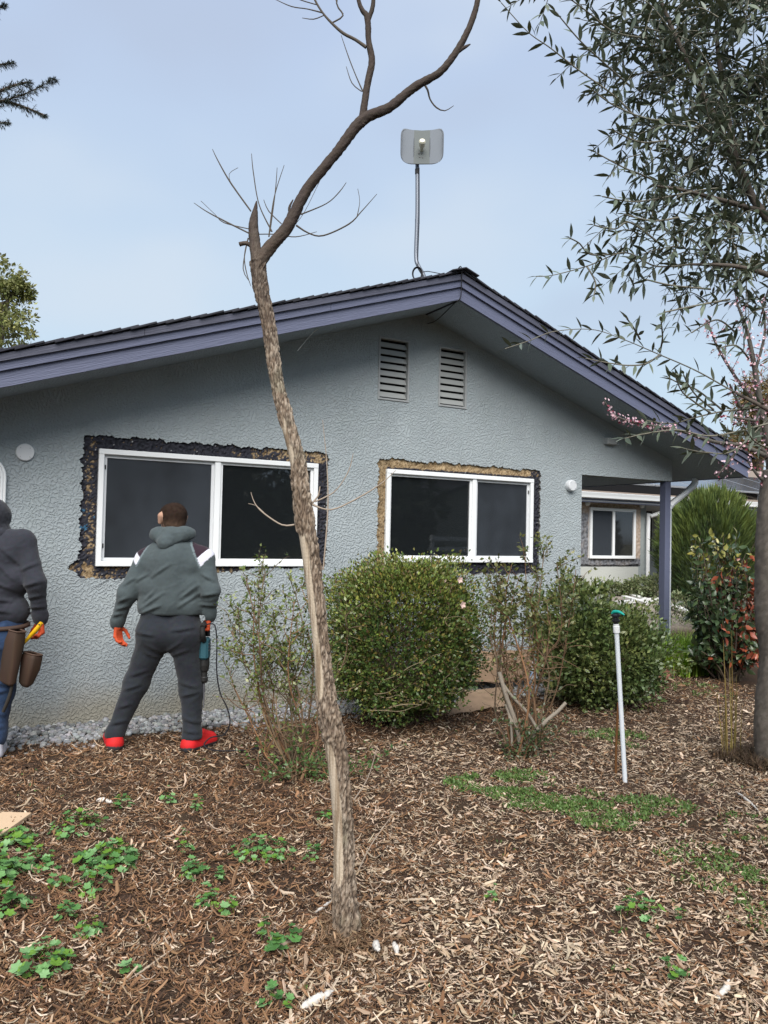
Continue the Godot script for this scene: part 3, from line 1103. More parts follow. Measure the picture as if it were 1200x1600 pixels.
	for k in 13:
		var o := Vector3(8.95 + k * 1.12, 2.60, zg - 0.08)
		var pn := Geo.new()
		pn.box(o + tb * Vector3(0, 0, -0.86), Vector3(1.09, 0.035, 1.7), tb, 0.003)
		var pm := part("solar_panel", pn, M.metal, h)
		var gl := Geo.new()
		gl.box(o + tb * Vector3(0, 0.02, -0.86), Vector3(1.05, 0.004, 1.66), tb)
		part("cell_glass", gl, M.solar_glass, pm)
		var sk := Geo.new()
		if k < 4:
			sk.box(o + Vector3(0, -0.095, -0.03), Vector3(1.118, 0.15, 0.012))
			part("skirt", sk, M.dark, pm)
		var ft := Geo.new()
		for s in [-0.4, 0.4]:
			ft.box(o + Vector3(s, -0.08, -0.12), Vector3(0.04, 0.17, 0.04))
		part("mounting_foot", ft, M.metal, pm)
	var ds := Geo.new()
	var q := onz(1006, 805, -4.2)
	var dp := path([Vector3(12.35, 2.28, -3.84), Vector3(12.3, 2.22, -3.86), Vector3(11.83, 2.03, -4.15), Vector3(11.78, 1.95, -4.18), Vector3(11.78, 0.5, -4.18)], [0.045], 0.08)
	ds.tube(dp[0], dp[1], 4)
	part("downspout", ds, M.vinyl, h)


# ---------------------------------------------------------------- trees and things above the roof

func pxpath(l: Array, d0: float, d1: float) -> Array:
	var o := []
	for k in l.size():
		o.append(at(l[k][0], l[k][1], lerpf(d0, d1, float(k) / maxi(1, l.size() - 1))))
	return o


func antenna() -> void:
	var d := 8.2
	var foot := at(664, 436, d)
	var o := thing("dish_antenna", "grey folded panel dish antenna on a bent pipe mast above the roof ridge", "antenna", foot)
	var g := Geo.new()
	g.col = Color(0.42, 0.45, 0.50)
	var c := at(659, 231, d)
	var xx := RC.x
	var yy := (Vector3.UP - RC.z * RC.z.dot(Vector3.UP)).normalized()
	var zz := xx.cross(yy)
	var pts := path([at(652, 252, d + 0.04), at(652, 330, d + 0.03), at(650, 398, d + 0.02), at(653, 414, d), at(661, 428, d), foot], [0.021], 0.05)
	var pole := Geo.new()
	pole.col = Color(0.42, 0.44, 0.48)
	pole.tube(pts[0], pts[1], 12)
	part("mast", rel(pole, foot), M.metal, o)
	var tape := Geo.new()
	tape.col = Color(0.03, 0.03, 0.035)
	for y in [268.0, 346.0]:
		tape.rod(at(652, y - 4, d + 0.035), at(652, y + 4, d + 0.035), 0.024, 10)
	part("tape_band", rel(tape, foot), M.plain, o)
	# dish: three folded fields with rounded corners
	for f in 3:
		var s := Geo.new()
		var u0: float = [-0.215, -0.083, 0.083][f]
		var u1: float = [-0.083, 0.083, 0.215][f]
		s.col = Color(0.145, 0.158, 0.16) if f == 1 else Color(0.175, 0.195, 0.222)
		for side in 2:
			var st := s.v.size()
			for r in 13:
				for q in 9:
					var u := lerpf(u0, u1, q / 8.0)
					var w := 2.0 * r / 12.0 - 1.0
					var t := clampf((absf(u) - 0.15) / 0.065, 0.0, 1.0)
					var hh := 0.178 - 0.055 * (1.0 - sqrt(maxf(0.0, 1.0 - t * t))) - (0.012 * (1.0 - absf(u) / 0.215) if w > 0.0 else 0.0)
					var p := Vector3(u, w * hh, 0.9 * maxf(0.0, absf(u) - 0.083) * maxf(0.0, absf(u) - 0.083) * 4.0 + 0.5 * w * w * 0.05 + (0.004 if side else 0.0))
					s.add(c + xx * p.x + yy * p.y + zz * p.z - foot, zz if side else -zz, s.col)
			for r in 12:
				for q in 8:
					var k := st + r * 9 + q
					s.quad(k, k + 1, k + 10, k + 9)
		part("dish_panel", s, M.plain, o)
	var rim := Geo.new()
	rim.col = Color(0.14, 0.15, 0.17)
	var loop := []
	for k in 49:
		var a := TAU * k / 48.0
		var u := 0.217 * signf(cos(a)) * pow(absf(cos(a)), 0.35)
		var w := 0.176 * signf(sin(a)) * pow(absf(sin(a)), 0.35)
		if w > 0.0:
			w -= 0.012 * (1.0 - absf(u) / 0.215)
		loop.append(c + xx * u + yy * w + zz * (3.6 * pow(maxf(0.0, absf(u) - 0.083), 2.0) + 0.02) - foot)
	rim.tube(PackedVector3Array(loop), PackedFloat32Array([0.006]), 6, false)
	for u in [-0.083, 0.083]:
		rim.rod(c + xx * u + yy * 0.165 + zz * 0.01 - foot, c + xx * u - yy * 0.17 + zz * 0.01 - foot, 0.004, 5)
	part("dish_rim", rim, M.plain, o)
	var fd := Geo.new()
	fd.col = Color(0.62, 0.60, 0.48)
	var ft := basis_to(zz * 0.9 + yy * 0.45)
	fd.lathe([Vector2(0.016, 0), Vector2(0.02, 0.05), Vector2(0.032, 0.06), Vector2(0.034, 0.11), Vector2(0.026, 0.125), Vector2(0, 0.128)], Transform3D(ft, c - yy * 0.03 - foot), 18)
	part("feed_head", fd, M.gloss, o)
	var bt := Geo.new()
	bt.col = Color(0.16, 0.16, 0.16)
	for q in [Vector2(-0.03, -0.06), Vector2(0.0, -0.06), Vector2(-0.02, -0.1), Vector2(0.01, -0.105)]:
		bt.box(c + xx * q.x + yy * q.y + zz * 0.014 - foot, Vector3(0.012, 0.012, 0.008), Basis(xx, yy, zz))
	part("bolt", bt, M.plain, o)
	var mt := Geo.new()
	mt.col = Color(0.5, 0.52, 0.55)
	mt.lathe([Vector2(0.06, 0), Vector2(0.06, 0.006), Vector2(0.03, 0.03), Vector2(0, 0.04)], Transform3D(Basis(Vector3.BACK, atan(SL)), Vector3(0.01, -0.035, 0)), 16)
	mt.rod(Vector3(0.03, -0.03, 0), Vector3(0.08, -0.02, -0.1), 0.012, 6)
	part("roof_mount", mt, M.metal, o)
	# black lead: coil at the foot, along the ridge and down over the barge board into the gable
	var cg := Geo.new()
	cg.col = Color(0.02, 0.02, 0.024)
	var cc := at(652, 428, d - 0.06)
	for k in 3:
		var ring := PackedVector3Array()
		for a in 25:
			var w := TAU * a / 24.0
			ring.append(cc + (RC.x * cos(w) * (0.042 + 0.005 * k) + Vector3.UP * sin(w) * (0.062 + 0.004 * k)) + RC.z * 0.008 * k)
		cg.tube(ring, PackedFloat32Array([0.0045]), 5, false)
	var run := path([at(655, 262, d), at(655, 340, d - 0.01), at(653, 405, d - 0.02), cc + Vector3(0.03, 0.03, 0), at(668, 424, 8.1), at(690, 428, 7.8), at(706, 430, 7.4), Vector3(4.01, 3.98, 0.665), Vector3(4.03, 3.90, 0.655), Vector3(4.045, 3.80, 0.63), Vector3(4.05, 3.71, 0.61), Vector3(4.02, 3.67, 0.56), Vector3(4.07, 3.61, 0.2), Vector3(4.09, 3.62, 0.0)], [0.0045], 0.04)
	cg.tube(run[0], run[1], 5)
	tag(part("antenna_cable", cg, M.plain), "black antenna lead coiled at the mast foot and running over the barge board", "cable")
	var wg := Geo.new()
	wg.col = Color(0.6, 0.62, 0.62)
	var wp := path([onz(497, 514, 0.5), onz(485, 524, 0.45), onz(465, 548, 0.4)], [0.003], 0.04)
	wg.tube(wp[0], wp[1], 5)
	tag(part("stray_wire", wg, M.plain), "thin pale wire sticking out under the left barge board", "wire")


func bark_limb(g: Geo, pts: Array, rad: Array, sides: int, step: float, bare: float, cap := true, rough := 1.0) -> void:
	var pr := path(pts, rad, step)
	var p: PackedVector3Array = pr[0]
	var r: PackedFloat32Array = pr[1]
	var k := p.size()
	var t := (p[1] - p[0]).normalized()
	var x := t.cross(Vector3.BACK).normalized()
	var f := g.v.size()
	for a in k:
		t = (p[mini(a + 1, k - 1)] - p[maxi(a - 1, 0)]).normalized()
		x = (x - t * x.dot(t)).normalized()
		var y := t.cross(x)
		for s in sides:
			var w := TAU * s / sides
			var d := x * cos(w) + y * sin(w)
			var q := p[a] + d * r[a]
			var lr := d.dot(RC.x)
			# elongated plates, split lengthways
			var n1 := nz.get_noise_3d(q.x * 4200.0, q.y * 950.0, q.z * 4200.0)
			var n2 := nz.get_noise_3d(q.x * 9000.0, q.y * 3800.0, q.z * 9000.0)
			var n3 := nz.get_noise_3d(q.x * 900.0, q.y * 260.0, q.z * 900.0)
			var zone := bare * (sstep(0.16, 0.3, q.y) * sstep(0.78, 0.66, q.y) + sstep(0.86, 0.98, q.y) * sstep(1.62, 1.45, q.y) * 0.9 + 0.35 * sstep(1.6, 1.8, q.y) * sstep(2.3, 2.1, q.y))
			var b := sstep(0.32, 0.42, zone * sstep(0.35, -0.4, lr) + 0.42 * n3 + 0.12 * n1)
			if bare <= 0.0:
				b = 0.0
			var wx := q.x + 0.012 * n3
			var plate := cel.get_noise_3d(wx * 5200.0 + 60.0 * n2, q.y * 1900.0 + 90.0 * n1, q.z * 5200.0)
			var rid := sstep(-0.98, -0.62, plate)
			var disp := rough * r[a] * (-0.12 + 0.28 * rid + 0.10 * n2 + 0.12 * n1) * (1.0 - b) - r[a] * 0.09 * b + r[a] * 0.05 * n3
			var flare := 1.0 + 0.10 * sstep(0.16, 0.0, q.y - gh(q.x, q.z)) * (1.0 + 0.6 * sin(w * 5.0)) * (1.0 if bare > 0.0 else 0.0)
			var pos := p[a] + d * (r[a] * flare + disp)
			var bc := Color(0.175, 0.13, 0.095).lerp(Color(0.32, 0.265, 0.21), sstep(-0.2, 0.5, n2 + 0.6 * n3))
			bc = bc.lerp(Color(0.13, 0.145, 0.10), 0.35 * sstep(0.15, 0.5, nz.get_noise_3d(q.x * 500.0, q.y * 300.0, q.z * 500.0 + 80.0)))
			bc = bc.lerp(Color(0.05, 0.036, 0.028), 0.85 * rough * sstep(0.6, 0.05, rid))
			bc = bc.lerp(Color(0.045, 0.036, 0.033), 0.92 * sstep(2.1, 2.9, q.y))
			var wc := Color(0.41, 0.345, 0.265).lerp(Color(0.22, 0.165, 0.115), sstep(-0.1, 0.4, nz.get_noise_3d(q.x * 6000.0, q.y * 300.0, q.z * 6000.0) + 0.4 * n3))
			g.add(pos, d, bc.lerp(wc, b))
	for a in k - 1:
		for s in sides:
			var q := (s + 1) % sides
			g.quad(f + a * sides + s, f + a * sides + q, f + (a + 1) * sides + q, f + (a + 1) * sides + s)
	if cap:
		var m := g.add(p[k - 1] + t * r[k - 1] * 0.2, t, Color(0.34, 0.26, 0.18))
		for s in sides:
			g.tri(m, f + (k - 1) * sides + s, f + (k - 1) * sides + (s + 1) % sides)


func bare_tree() -> void:
	var rows := [[543, 1490, 56], [542, 1462, 49], [541, 1430, 43], [537, 1380, 39], [535, 1300, 36], [529, 1215, 37], [521, 1150, 39], [508, 1085, 35], [503, 1030, 30], [497, 975, 29], [486, 880, 32], [474, 797, 31], [463, 715, 27], [443, 640, 25], [431, 590, 22], [421, 516, 23], [406, 440, 25], [403, 408, 27]]
	var dd := func(y: float) -> float: return 3.0 + (1468.0 - y) * 0.0002
	var pts := []
	var rad := []
	for q in rows:
		var d: float = dd.call(float(q[1]))
		pts.append(at(q[0], q[1], d))
		rad.append(q[2] * 0.5 / F * d * 0.88)
	var base := gnd(541, 1468)
	var o := thing("bare_tree", "tall leaning leafless tree with peeling bark, nearest to the camera", "tree", base)
	var g := Geo.new()
	bark_limb(g, pts, rad, 88, 0.007, 1.0)
	g.smooth()
	part("trunk", rel(g, base), M.bark, o)
	var limbs := [
		["limb", [[405, 412, 24], [419, 390, 24], [448, 356, 22], [480, 296, 19], [528, 236, 18], [566, 188, 20], [608, 168, 17], [648, 136, 15], [688, 112, 13], [716, 76, 12], [736, 36, 11], [746, 0, 10], [752, -60, 9], [745, -160, 7], [760, -260, 3]]],
		["limb", [[564, 196, 15], [568, 172, 13], [574, 132, 12], [581, 96, 12], [576, 64, 11], [574, 28, 11], [564, 12, 8], [552, -25, 6], [520, -90, 4], [505, -170, 2]]],
		["limb", [[574, 34, 9], [582, 12, 8], [587, -25, 6], [610, -100, 4], [615, -190, 2]]],
		["broken_stub", [[402, 412, 22], [398, 380, 20], [396, 355, 18], [398, 335, 12], [401, 314, 2]]],
		["stub", [[399, 388, 9], [385, 380, 8], [374, 382, 8]]],
		["stub", [[474, 803, 17], [468, 797, 16], [463, 791, 15]]],
		["stub", [[444, 652, 12], [451, 647, 11], [456, 643, 9]]],
		["stub", [[716, 80, 8], [726, 74, 6], [735, 69, 2]]],
		["stub", [[455, 338, 6], [452, 325, 5], [458, 312, 2]]],
	]
	for l in limbs:
		var lp := []
		var lr := []
		for q in l[1]:
			var d: float = dd.call(float(q[1]))
			lp.append(at(q[0], q[1], d))
			lr.append(maxf(0.0015, q[2] * 0.5 / F * d * 0.84))
		var lg := Geo.new()
		bark_limb(lg, lp, lr, 26, 0.011, 0.0, true, 0.55)
		lg.smooth()
		part(l[0], rel(lg, base), M.bark, o)
	var twigs := [
		[[392, 330, 3], [360, 285, 3], [340, 250, 2], [332, 233, 1]], [[390, 365, 3], [350, 345, 3], [322, 330, 2], [303, 317, 1]], [[390, 358, 2], [350, 348, 2], [336, 335, 1], [314, 314, 1]],
		[[362, 290, 1], [358, 272, 1], [372, 262, 1]], [[425, 362, 3], [405, 320, 2], [396, 270, 2], [393, 240, 1]], [[420, 370, 3], [428, 310, 2], [444, 258, 1]], [[422, 362, 2], [430, 300, 2], [433, 262, 1]],
		[[463, 352, 4], [482, 364, 3], [505, 368, 3], [545, 350, 3], [565, 330, 2], [589, 303, 1]], [[558, 338, 2], [562, 315, 1], [559, 295, 1]], [[470, 335, 3], [510, 318, 2], [530, 300, 2], [541, 285, 1]],
		[[388, 372, 3], [382, 400, 2], [385, 425, 2], [392, 447, 1]], [[386, 380, 2], [380, 420, 2], [390, 440, 1]], [[567, 143, 3], [556, 118, 2], [545, 90, 2], [533, 55, 1]], [[565, 143, 2], [550, 130, 2], [541, 104, 1]],
		[[660, 127, 5], [668, 140, 4], [672, 155, 3], [682, 168, 3], [695, 173, 2], [709, 165, 1]], [[572, 74, 7], [555, 62, 6], [536, 52, 6], [518, 36, 5], [504, 20, 4], [492, 0, 4], [480, -30, 3], [470, -80, 2]],
		[[504, 20, 3], [480, 14, 2], [455, 10, 2], [428, -2, 1]], [[506, 24, 2], [490, 30, 2], [472, 28, 1]], [[497, 8, 2], [470, 0, 2], [450, -10, 1]], [[536, 22, 3], [528, 10, 2], [524, -12, 2], [530, -50, 1]], [[518, 36, 3], [536, 24, 3], [526, 5, 3], [534, -30, 2]],
		[[420, 385, 2], [440, 365, 2], [470, 340, 1], [500, 282, 1]], [[400, 366, 2], [430, 366, 2], [462, 370, 2], [495, 362, 1]], [[440, 350, 2], [420, 330, 2], [412, 312, 1]],
		[[460, 820, 4], [440, 820, 3], [411, 801, 3], [398, 786, 2], [392, 769, 1]], [[412, 801, 2], [400, 790, 1], [388, 787, 1]], [[488, 788, 5], [505, 795, 3], [527, 794, 3], [572, 771, 3], [600, 752, 2], [618, 735, 1]],
		[[492, 784, 3], [510, 776, 3], [527, 764, 2], [545, 735, 2], [552, 708, 1]], [[505, 890, 3], [512, 800, 3], [511, 730, 2], [504, 656, 1]], [[487, 787, 4], [497, 775, 3], [500, 760, 2]], [[560, 1360, 3], [580, 1320, 2], [612, 1275, 1]], [[553, 1250, 3], [575, 1215, 2], [590, 1165, 1]],
	]
	for l in twigs:
		var lp := []
		var lr := []
		for q in l:
			var d: float = dd.call(float(q[1])) + (0.05 if q[0] > 600 else 0.0)
			lp.append(at(q[0], q[1], d))
			lr.append(maxf(0.0009, q[2] * 0.5 / F * d * 0.85))
		var lg := Geo.new()
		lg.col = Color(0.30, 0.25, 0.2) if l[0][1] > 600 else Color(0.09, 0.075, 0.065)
		var pr := path(lp, lr, 0.02)
		lg.tube(pr[0], pr[1], 5)
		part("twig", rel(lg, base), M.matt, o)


func leaf_run(p: PackedVector3Array, gap: float, size: Vector2, out: Array, cols: Array, c0: Color, c1: Color, spread := 0.85, from := 0.0) -> void:
	# opposite pairs of leaves along a twig
	var left := gap
	var turn := rf(0, PI)
	for k in range(1, p.size()):
		var t := p[k] - p[k - 1]
		var l := t.length()
		left -= l
		if left > 0.0 or float(k) / p.size() < from:
			continue
		left = gap * rf(0.7, 1.3)
		turn += PI * 0.5 + rf(-0.3, 0.3)
		t = t.normalized()
		var b := basis_to(t)
		for s in 2:
			if rng.randf() < 0.12:
				continue
			var side := (b.x * cos(turn + PI * s) + b.z * sin(turn + PI * s))
			var dir := (t * rf(0.35, 0.9) + side * spread + Vector3(0, rf(-0.25, 0.3), 0)).normalized()
			var bb := basis_to(dir, rf(-0.9, 0.9))
			var sc := rf(size.x, size.y)
			out.append(Transform3D(bb.scaled_local(Vector3(sc, sc, sc) * Vector3(rf(0.8, 1.15), 1, 1)), p[k]))
			cols.append(vary(c0.lerp(c1, rng.randf()), 0.2))
	if p.size() > 2:
		var t := (p[-1] - p[-2]).normalized()
		out.append(Transform3D(basis_to(t).scaled_local(Vector3.ONE * size.x), p[-1]))
		cols.append(c1)


func olive_tree() -> void:
	var base := gnd(1420, 1480)
	var o := thing("olive_tree", "olive tree with narrow grey green leaves hanging in from the right", "tree", base)
	var wood := Geo.new()
	var tw := Geo.new()
	wood.col = Color(0.10, 0.086, 0.072)
	tw.col = Color(0.16, 0.15, 0.125)
	var leaves := []
	var cols := []
	var dark := Color(0.062, 0.080, 0.052)
	var pale := Color(0.135, 0.16, 0.125)
	var top := at(1400, 620, 3.3)
	var limbs := [
		[base, base + Vector3(0.03, 0.6, 0.02), at(1400, 820, 3.2), top],
		[top, at(1290, 430, 3.3), at(1190, 330, 3.4), at(1150, 250, 3.4), at(1115, 180, 3.4), at(1085, 120, 3.4), at(1040, 20, 3.4), at(1000, -90, 3.4)],
		[top, at(1270, 470, 3.2), at(1170, 420, 3.2), at(1080, 413, 3.2)],
		[top, at(1290, 690, 3.3), at(1200, 640, 3.3), at(1150, 614, 3.3)],
		[top, at(1330, 300, 3.5), at(1260, 100, 3.6), at(1190, -60, 3.7), at(1150, -200, 3.7)],
		[top, at(1420, 300, 3.2), at(1400, 0, 3.1), at(1330, -200, 3.1)],
		[at(1150, 250, 3.4), at(1120, 60, 3.6), at(1130, -120, 3.6)],
		[at(1190, 330, 3.4), at(1080, 300, 3.2), at(1020, 290, 3.1)],
	]
	var rads := [[0.14, 0.12, 0.11, 0.10], [0.05, 0.03, 0.017, 0.015, 0.013, 0.010, 0.008, 0.005], [0.03, 0.018, 0.009, 0.005], [0.03, 0.018, 0.009, 0.006], [0.05, 0.03, 0.02, 0.012, 0.006], [0.05, 0.03, 0.02, 0.01], [0.014, 0.009, 0.005], [0.012, 0.007, 0.004]]
	for k in limbs.size():
		var pr := path(limbs[k], rads[k], 0.06)
		wood.tube(pr[0], pr[1], 9)
	part("trunk", rel(wood, base), M.bark, o)
	var sprays := [
		[[1000, 190], [960, 150], [905, 110], [860, 75], [825, 50], [783, 4]], [[985, 135], [940, 95], [905, 62], [868, 18]], [[1060, 190], [1010, 185], [960, 165], [925, 140]],
		[[1040, 290], [1000, 272], [975, 262], [932, 239]], [[1080, 300], [1020, 312], [985, 315], [941, 307]], [[1080, 413], [1025, 416], [976, 395], [917, 416], [864, 430], [837, 432]],
		[[976, 395], [925, 398], [905, 380], [890, 372]], [[917, 416], [930, 440], [928, 462]], [[1030, 380], [985, 348], [960, 358], [928, 352]], [[1110, 452], [1050, 446], [1010, 437]], [[1140, 468], [1085, 478], [1038, 488]],
		[[1200, 640], [1143, 610], [1087, 579], [1030, 554], [973, 530], [925, 515], [866, 518], [828, 532], [789, 545]], [[1000, 530], [990, 512], [979, 497]], [[1031, 551], [1035, 528], [1033, 503]],
		[[1031, 554], [1010, 568], [982, 571], [950, 567], [915, 560]], [[1200, 635], [1129, 643], [1084, 653], [1050, 662], [1010, 657]], [[1129, 641], [1090, 610], [1064, 600], [1044, 590]], [[1110, 645], [1085, 628], [1066, 612], [1056, 590]],
		[[1115, 640], [1090, 620], [1075, 600], [1068, 585]], [[1200, 662], [1115, 681], [1058, 672], [1007, 678], [976, 685]], [[1200, 655], [1146, 704], [1103, 707], [1069, 701]], [[1150, 520], [1120, 500], [1080, 520]], [[1170, 560], [1150, 540], [1120, 545]],
		[[1010, 60], [960, 50], [920, 20], [880, -10]], [[1040, 220], [1000, 222], [960, 205]], [[1060, 340], [1020, 345], [975, 335]], [[1200, 700], [1180, 690], [1165, 672]],
	]
	for l in sprays:
		var d := 3.15 + rf(-0.12, 0.15)
		var pr := path(pxpath(l, d + 0.1, d - 0.1), [0.0045, 0.0035, 0.003, 0.0025, 0.0018], 0.008)
		tw.tube(pr[0], pr[1], 5)
		leaf_run(pr[0], 0.034, Vector2(0.75, 1.12), leaves, cols, dark, pale)
	# the dense part of the crown
	var lobes := [[at(1110, 110, 3.5), 0.40, 90], [at(1150, 320, 3.4), 0.33, 70], [at(1190, -10, 3.6), 0.5, 110], [at(1040, 40, 3.4), 0.27, 40], [at(1260, 220, 3.5), 0.5, 110], [at(1190, 440, 3.4), 0.24, 34], [at(1080, 210, 3.3), 0.26, 44], [at(1070, 350, 3.3), 0.2, 28], [at(1120, -180, 3.6), 0.6, 80], [at(1380, 60, 3.4), 0.7, 110], [at(960, -60, 3.5), 0.3, 26], [at(1200, 210, 3.7), 0.35, 60]]
	var away := -RC.x
	for q in lobes:
		for k in int(q[2] * (0.95 if px(q[0]).y < 160.0 else 0.68)):
			var p: Vector3 = q[0] + rdir() * float(q[1]) * sqrt(rng.randf())
			var dir := (away * rf(0.1, 0.9) + Vector3.UP * rf(-0.5, 0.5) + rdir() * 0.7).normalized()
			var l := rf(0.14, 0.34)
			var pr := path([p, p + dir * l * 0.5 + Vector3(0, 0.015, 0), p + dir * l + Vector3(0, -0.05 * l / 0.3, 0)], [0.003, 0.0022, 0.0015], 0.009)
			tw.tube(pr[0], pr[1], 4)
			leaf_run(pr[0], 0.028, Vector2(0.7, 1.15), leaves, cols, dark, pale)
	part("twigs", rel(tw, base), M.matt, o).set_meta("kind", "stuff")
	scatter_leaves(o, base, leaves, cols, leaf_mesh(0.066, 0.0168, 0.25, 0.12), M.leaf, 300)


func scatter_leaves(o: Node3D, base: Vector3, leaves: Array, cols: Array, m: ArrayMesh, mt: Material, singles: int) -> void:
	# the leaves that show largest are parts of their own, the rest one mass
	var order := []
	for k in leaves.size():
		var t: Transform3D = leaves[k]
		var s := px(t.origin)
		var d := depth(t.origin)
		var key := 1e6
		if d > 0.2 and s.x > 0 and s.x < 1200 and s.y > 0 and s.y < 1600:
			key = d / t.basis.y.length()
		order.append([key, k])
	order.sort()
	var shades := []
	for k in 5:
		var c: Color = cols[k * 7 % cols.size()]
		var sm := (mt as StandardMaterial3D).duplicate() as StandardMaterial3D
		sm.albedo_color = c.linear_to_srgb()
		shades.append(sm)
	var tr: Array[Transform3D] = []
	var tc := PackedColorArray()
	for k in order.size():
		var t: Transform3D = leaves[order[k][1]]
		t.origin -= base
		if k < singles and order[k][0] < 1e5:
			part("leaf", m, shades[k % 5], o).transform = t
		else:
			tr.append(t)
			tc.append(cols[order[k][1]])
	many("foliage", m, mt, tr, tc, o)


func plum_tree() -> void:
	var base := gnd(1207, 1193)
	var o := thing("plum_tree", "plum tree with smooth grey trunk and pink blossom at the right edge", "tree", base)
	var g := Geo.new()
	g.col = Color(0.105, 0.095, 0.085)
	var d := 5.5
	var bands := [[[1212, 1205, 70], [1210, 1180, 56], [1206, 1120, 50], [1211, 1030, 44], [1207, 960, 50], [1206, 860, 47], [1209, 790, 44], [1212, 735, 36]], [[1212, 750, 30], [1203, 700, 13], [1190, 640, 10], [1180, 580, 8], [1168, 520, 6], [1150, 470, 3]], [[1214, 745, 30], [1240, 660, 18], [1250, 560, 12], [1235, 460, 7]], [[1206, 755, 16], [1190, 748, 6], [1178, 735, 4], [1168, 720, 2]], [[1203, 715, 9], [1160, 697, 7], [1115, 690, 6], [1058, 672, 5], [1000, 662, 4], [962, 650, 3], [944, 626, 2]], [[1190, 640, 7], [1150, 590, 5], [1120, 540, 4], [1105, 500, 2]], [[1200, 690, 7], [1160, 640, 5], [1140, 600, 3]], [[1180, 580, 5], [1195, 520, 4], [1190, 470, 2]], [[1210, 720, 8], [1170, 690, 5], [1140, 720, 4], [1120, 745, 2]], [[1195, 660, 6], [1165, 655, 4], [1130, 650, 2]]]
	var tips := []
	for b in bands.size():
		var pts := []
		var rad := []
		for q in bands[b]:
			pts.append(at(q[0], q[1], d + (0.25 if b in [5, 6] else 0.0)))
			rad.append(maxf(0.003, q[2] * 0.5 / F * d))
		if b == 0:
			bark_limb(g, pts, rad, 40, 0.02, 0.0, true, 0.3)
			for k in g.c.size():
				g.c[k] = Color(0.115, 0.10, 0.085) * (0.75 + 0.6 * g.c[k].g / 0.2)
			g.smooth()
		else:
			var pr := path(pts, rad, 0.03)
			g.tube(pr[0], pr[1], 7)
			tips.append([pr[0], b])
	part("trunk", rel(g, base), M.bark, o)
	var fl := Geo.new()
	for k in 5:
		var a := TAU * k / 5.0
		var u := Vector3(cos(a), 0, sin(a))
		var w := Vector3(-sin(a), 0, cos(a))
		fl.face([Vector3(0, 0, 0), u * 0.55 + w * 0.42 + Vector3.UP * 0.2, u + Vector3.UP * 0.3, u * 0.55 - w * 0.42 + Vector3.UP * 0.2], Vector3.UP)
	var fm := fl.mesh(null)
	var tr: Array[Transform3D] = []
	var tc := PackedColorArray()
	var stems := Geo.new()
	stems.col = Color(0.11, 0.06, 0.06)
	for q in tips:
		var p: PackedVector3Array = q[0]
		var b: int = q[1]
		for k in range(2, p.size()):
			var n := 4 if b != 4 else 3
			if b == 4:
				n = 9 if k > p.size() * 0.52 and k < p.size() * 0.9 else 2
			for s in n:
				var off := rdir() * rf(0.01, 0.075 if b != 4 else 0.04)
				if b == 2 and rng.randf() < 0.3:
					continue
				tr.append(Transform3D(basis_to(off + Vector3(0, 0, 0.03)).scaled_local(Vector3.ONE * rf(0.007, 0.0125)), p[k] + off - base))
				tc.append(vary(Color(0.62, 0.36, 0.42).lerp(Color(0.72, 0.58, 0.62), rng.randf()), 0.12) if rng.randf() < 0.8 else Color(0.22, 0.05, 0.08))
				if s == 0 and b != 4 and k % 3 == 0:
					var e := p[k] + rdir() * 0.13 + Vector3(0, 0.06, 0)
					stems.rod(p[k], e, 0.003, 4, 0.0015)
					for w in 4:
						tr.append(Transform3D(basis_to(rdir()).scaled_local(Vector3.ONE * rf(0.007, 0.012)), p[k].lerp(e, rf(0.3, 1.0)) + rdir() * 0.015 - base))
						tc.append(vary(Color(0.66, 0.42, 0.48), 0.15))
	part("twigs", rel(stems, base), M.matt, o)
	many("blossom", fm, M.petal, tr, tc, o)


func ball_tree(called: String, label: String, base: Vector3, lobes: Array, leaf: ArrayMesh, size: Vector2, count: int, c0: Color, c1: Color, trunk_r: float, droop := 0.0, group := "") -> void:
	# tapered trunk and limbs, and leaves in clumps spread through the crown
	var o := thing(called, label, "tree", base, group)
	var g := Geo.new()
	g.col = Color(0.10, 0.085, 0.07)
	var top := Vector3.ZERO
	for q in lobes:
		top += q[0]
	top = top / lobes.size() - base
	var tp := path([Vector3.ZERO, Vector3(top.x * 0.2, top.y * 0.45, top.z * 0.2), Vector3(top.x, top.y, top.z)], [trunk_r, trunk_r * 0.75, trunk_r * 0.3], 0.4)
	g.tube(tp[0], tp[1], 9)
	var tr: Array[Transform3D] = []
	var tc := PackedColorArray()
	for q in lobes:
		var c: Vector3 = q[0] - base
		var r: Vector3 = q[1]
		var lp := path([Vector3(top.x * 0.4, top.y * 0.55, top.z * 0.4), c.lerp(top, 0.4), c], [trunk_r * 0.4, trunk_r * 0.25, trunk_r * 0.08], 0.4)
		g.tube(lp[0], lp[1], 6)
		var clumps := maxi(6, count / lobes.size() / 45)
		for k in clumps:
			var cc := c + rdir() * r * pow(rng.randf(), 0.4)
			g.tube(PackedVector3Array([c.lerp(cc, 0.1), cc]), PackedFloat32Array([trunk_r * 0.06, trunk_r * 0.02]), 4)
			var tint := c0.lerp(c1, rng.randf())
			var cr := (r.x + r.y + r.z) / 3.0 * rf(0.22, 0.36)
			for s in 45:
				var d := rdir()
				var p := cc + d * cr * pow(rng.randf(), 0.5) * Vector3(1, 0.75, 1)
				var b := basis_to((d + Vector3(0, -droop, 0) + rdir() * 0.7).normalized(), rf(0, TAU))
				tr.append(Transform3D(b.scaled_local(Vector3.ONE * rf(size.x, size.y)), p))
				tc.append(vary(tint, 0.25))
	part("trunk", g, M.bark, o)
	many("crown", leaf, M.leaf, tr, tc, o)


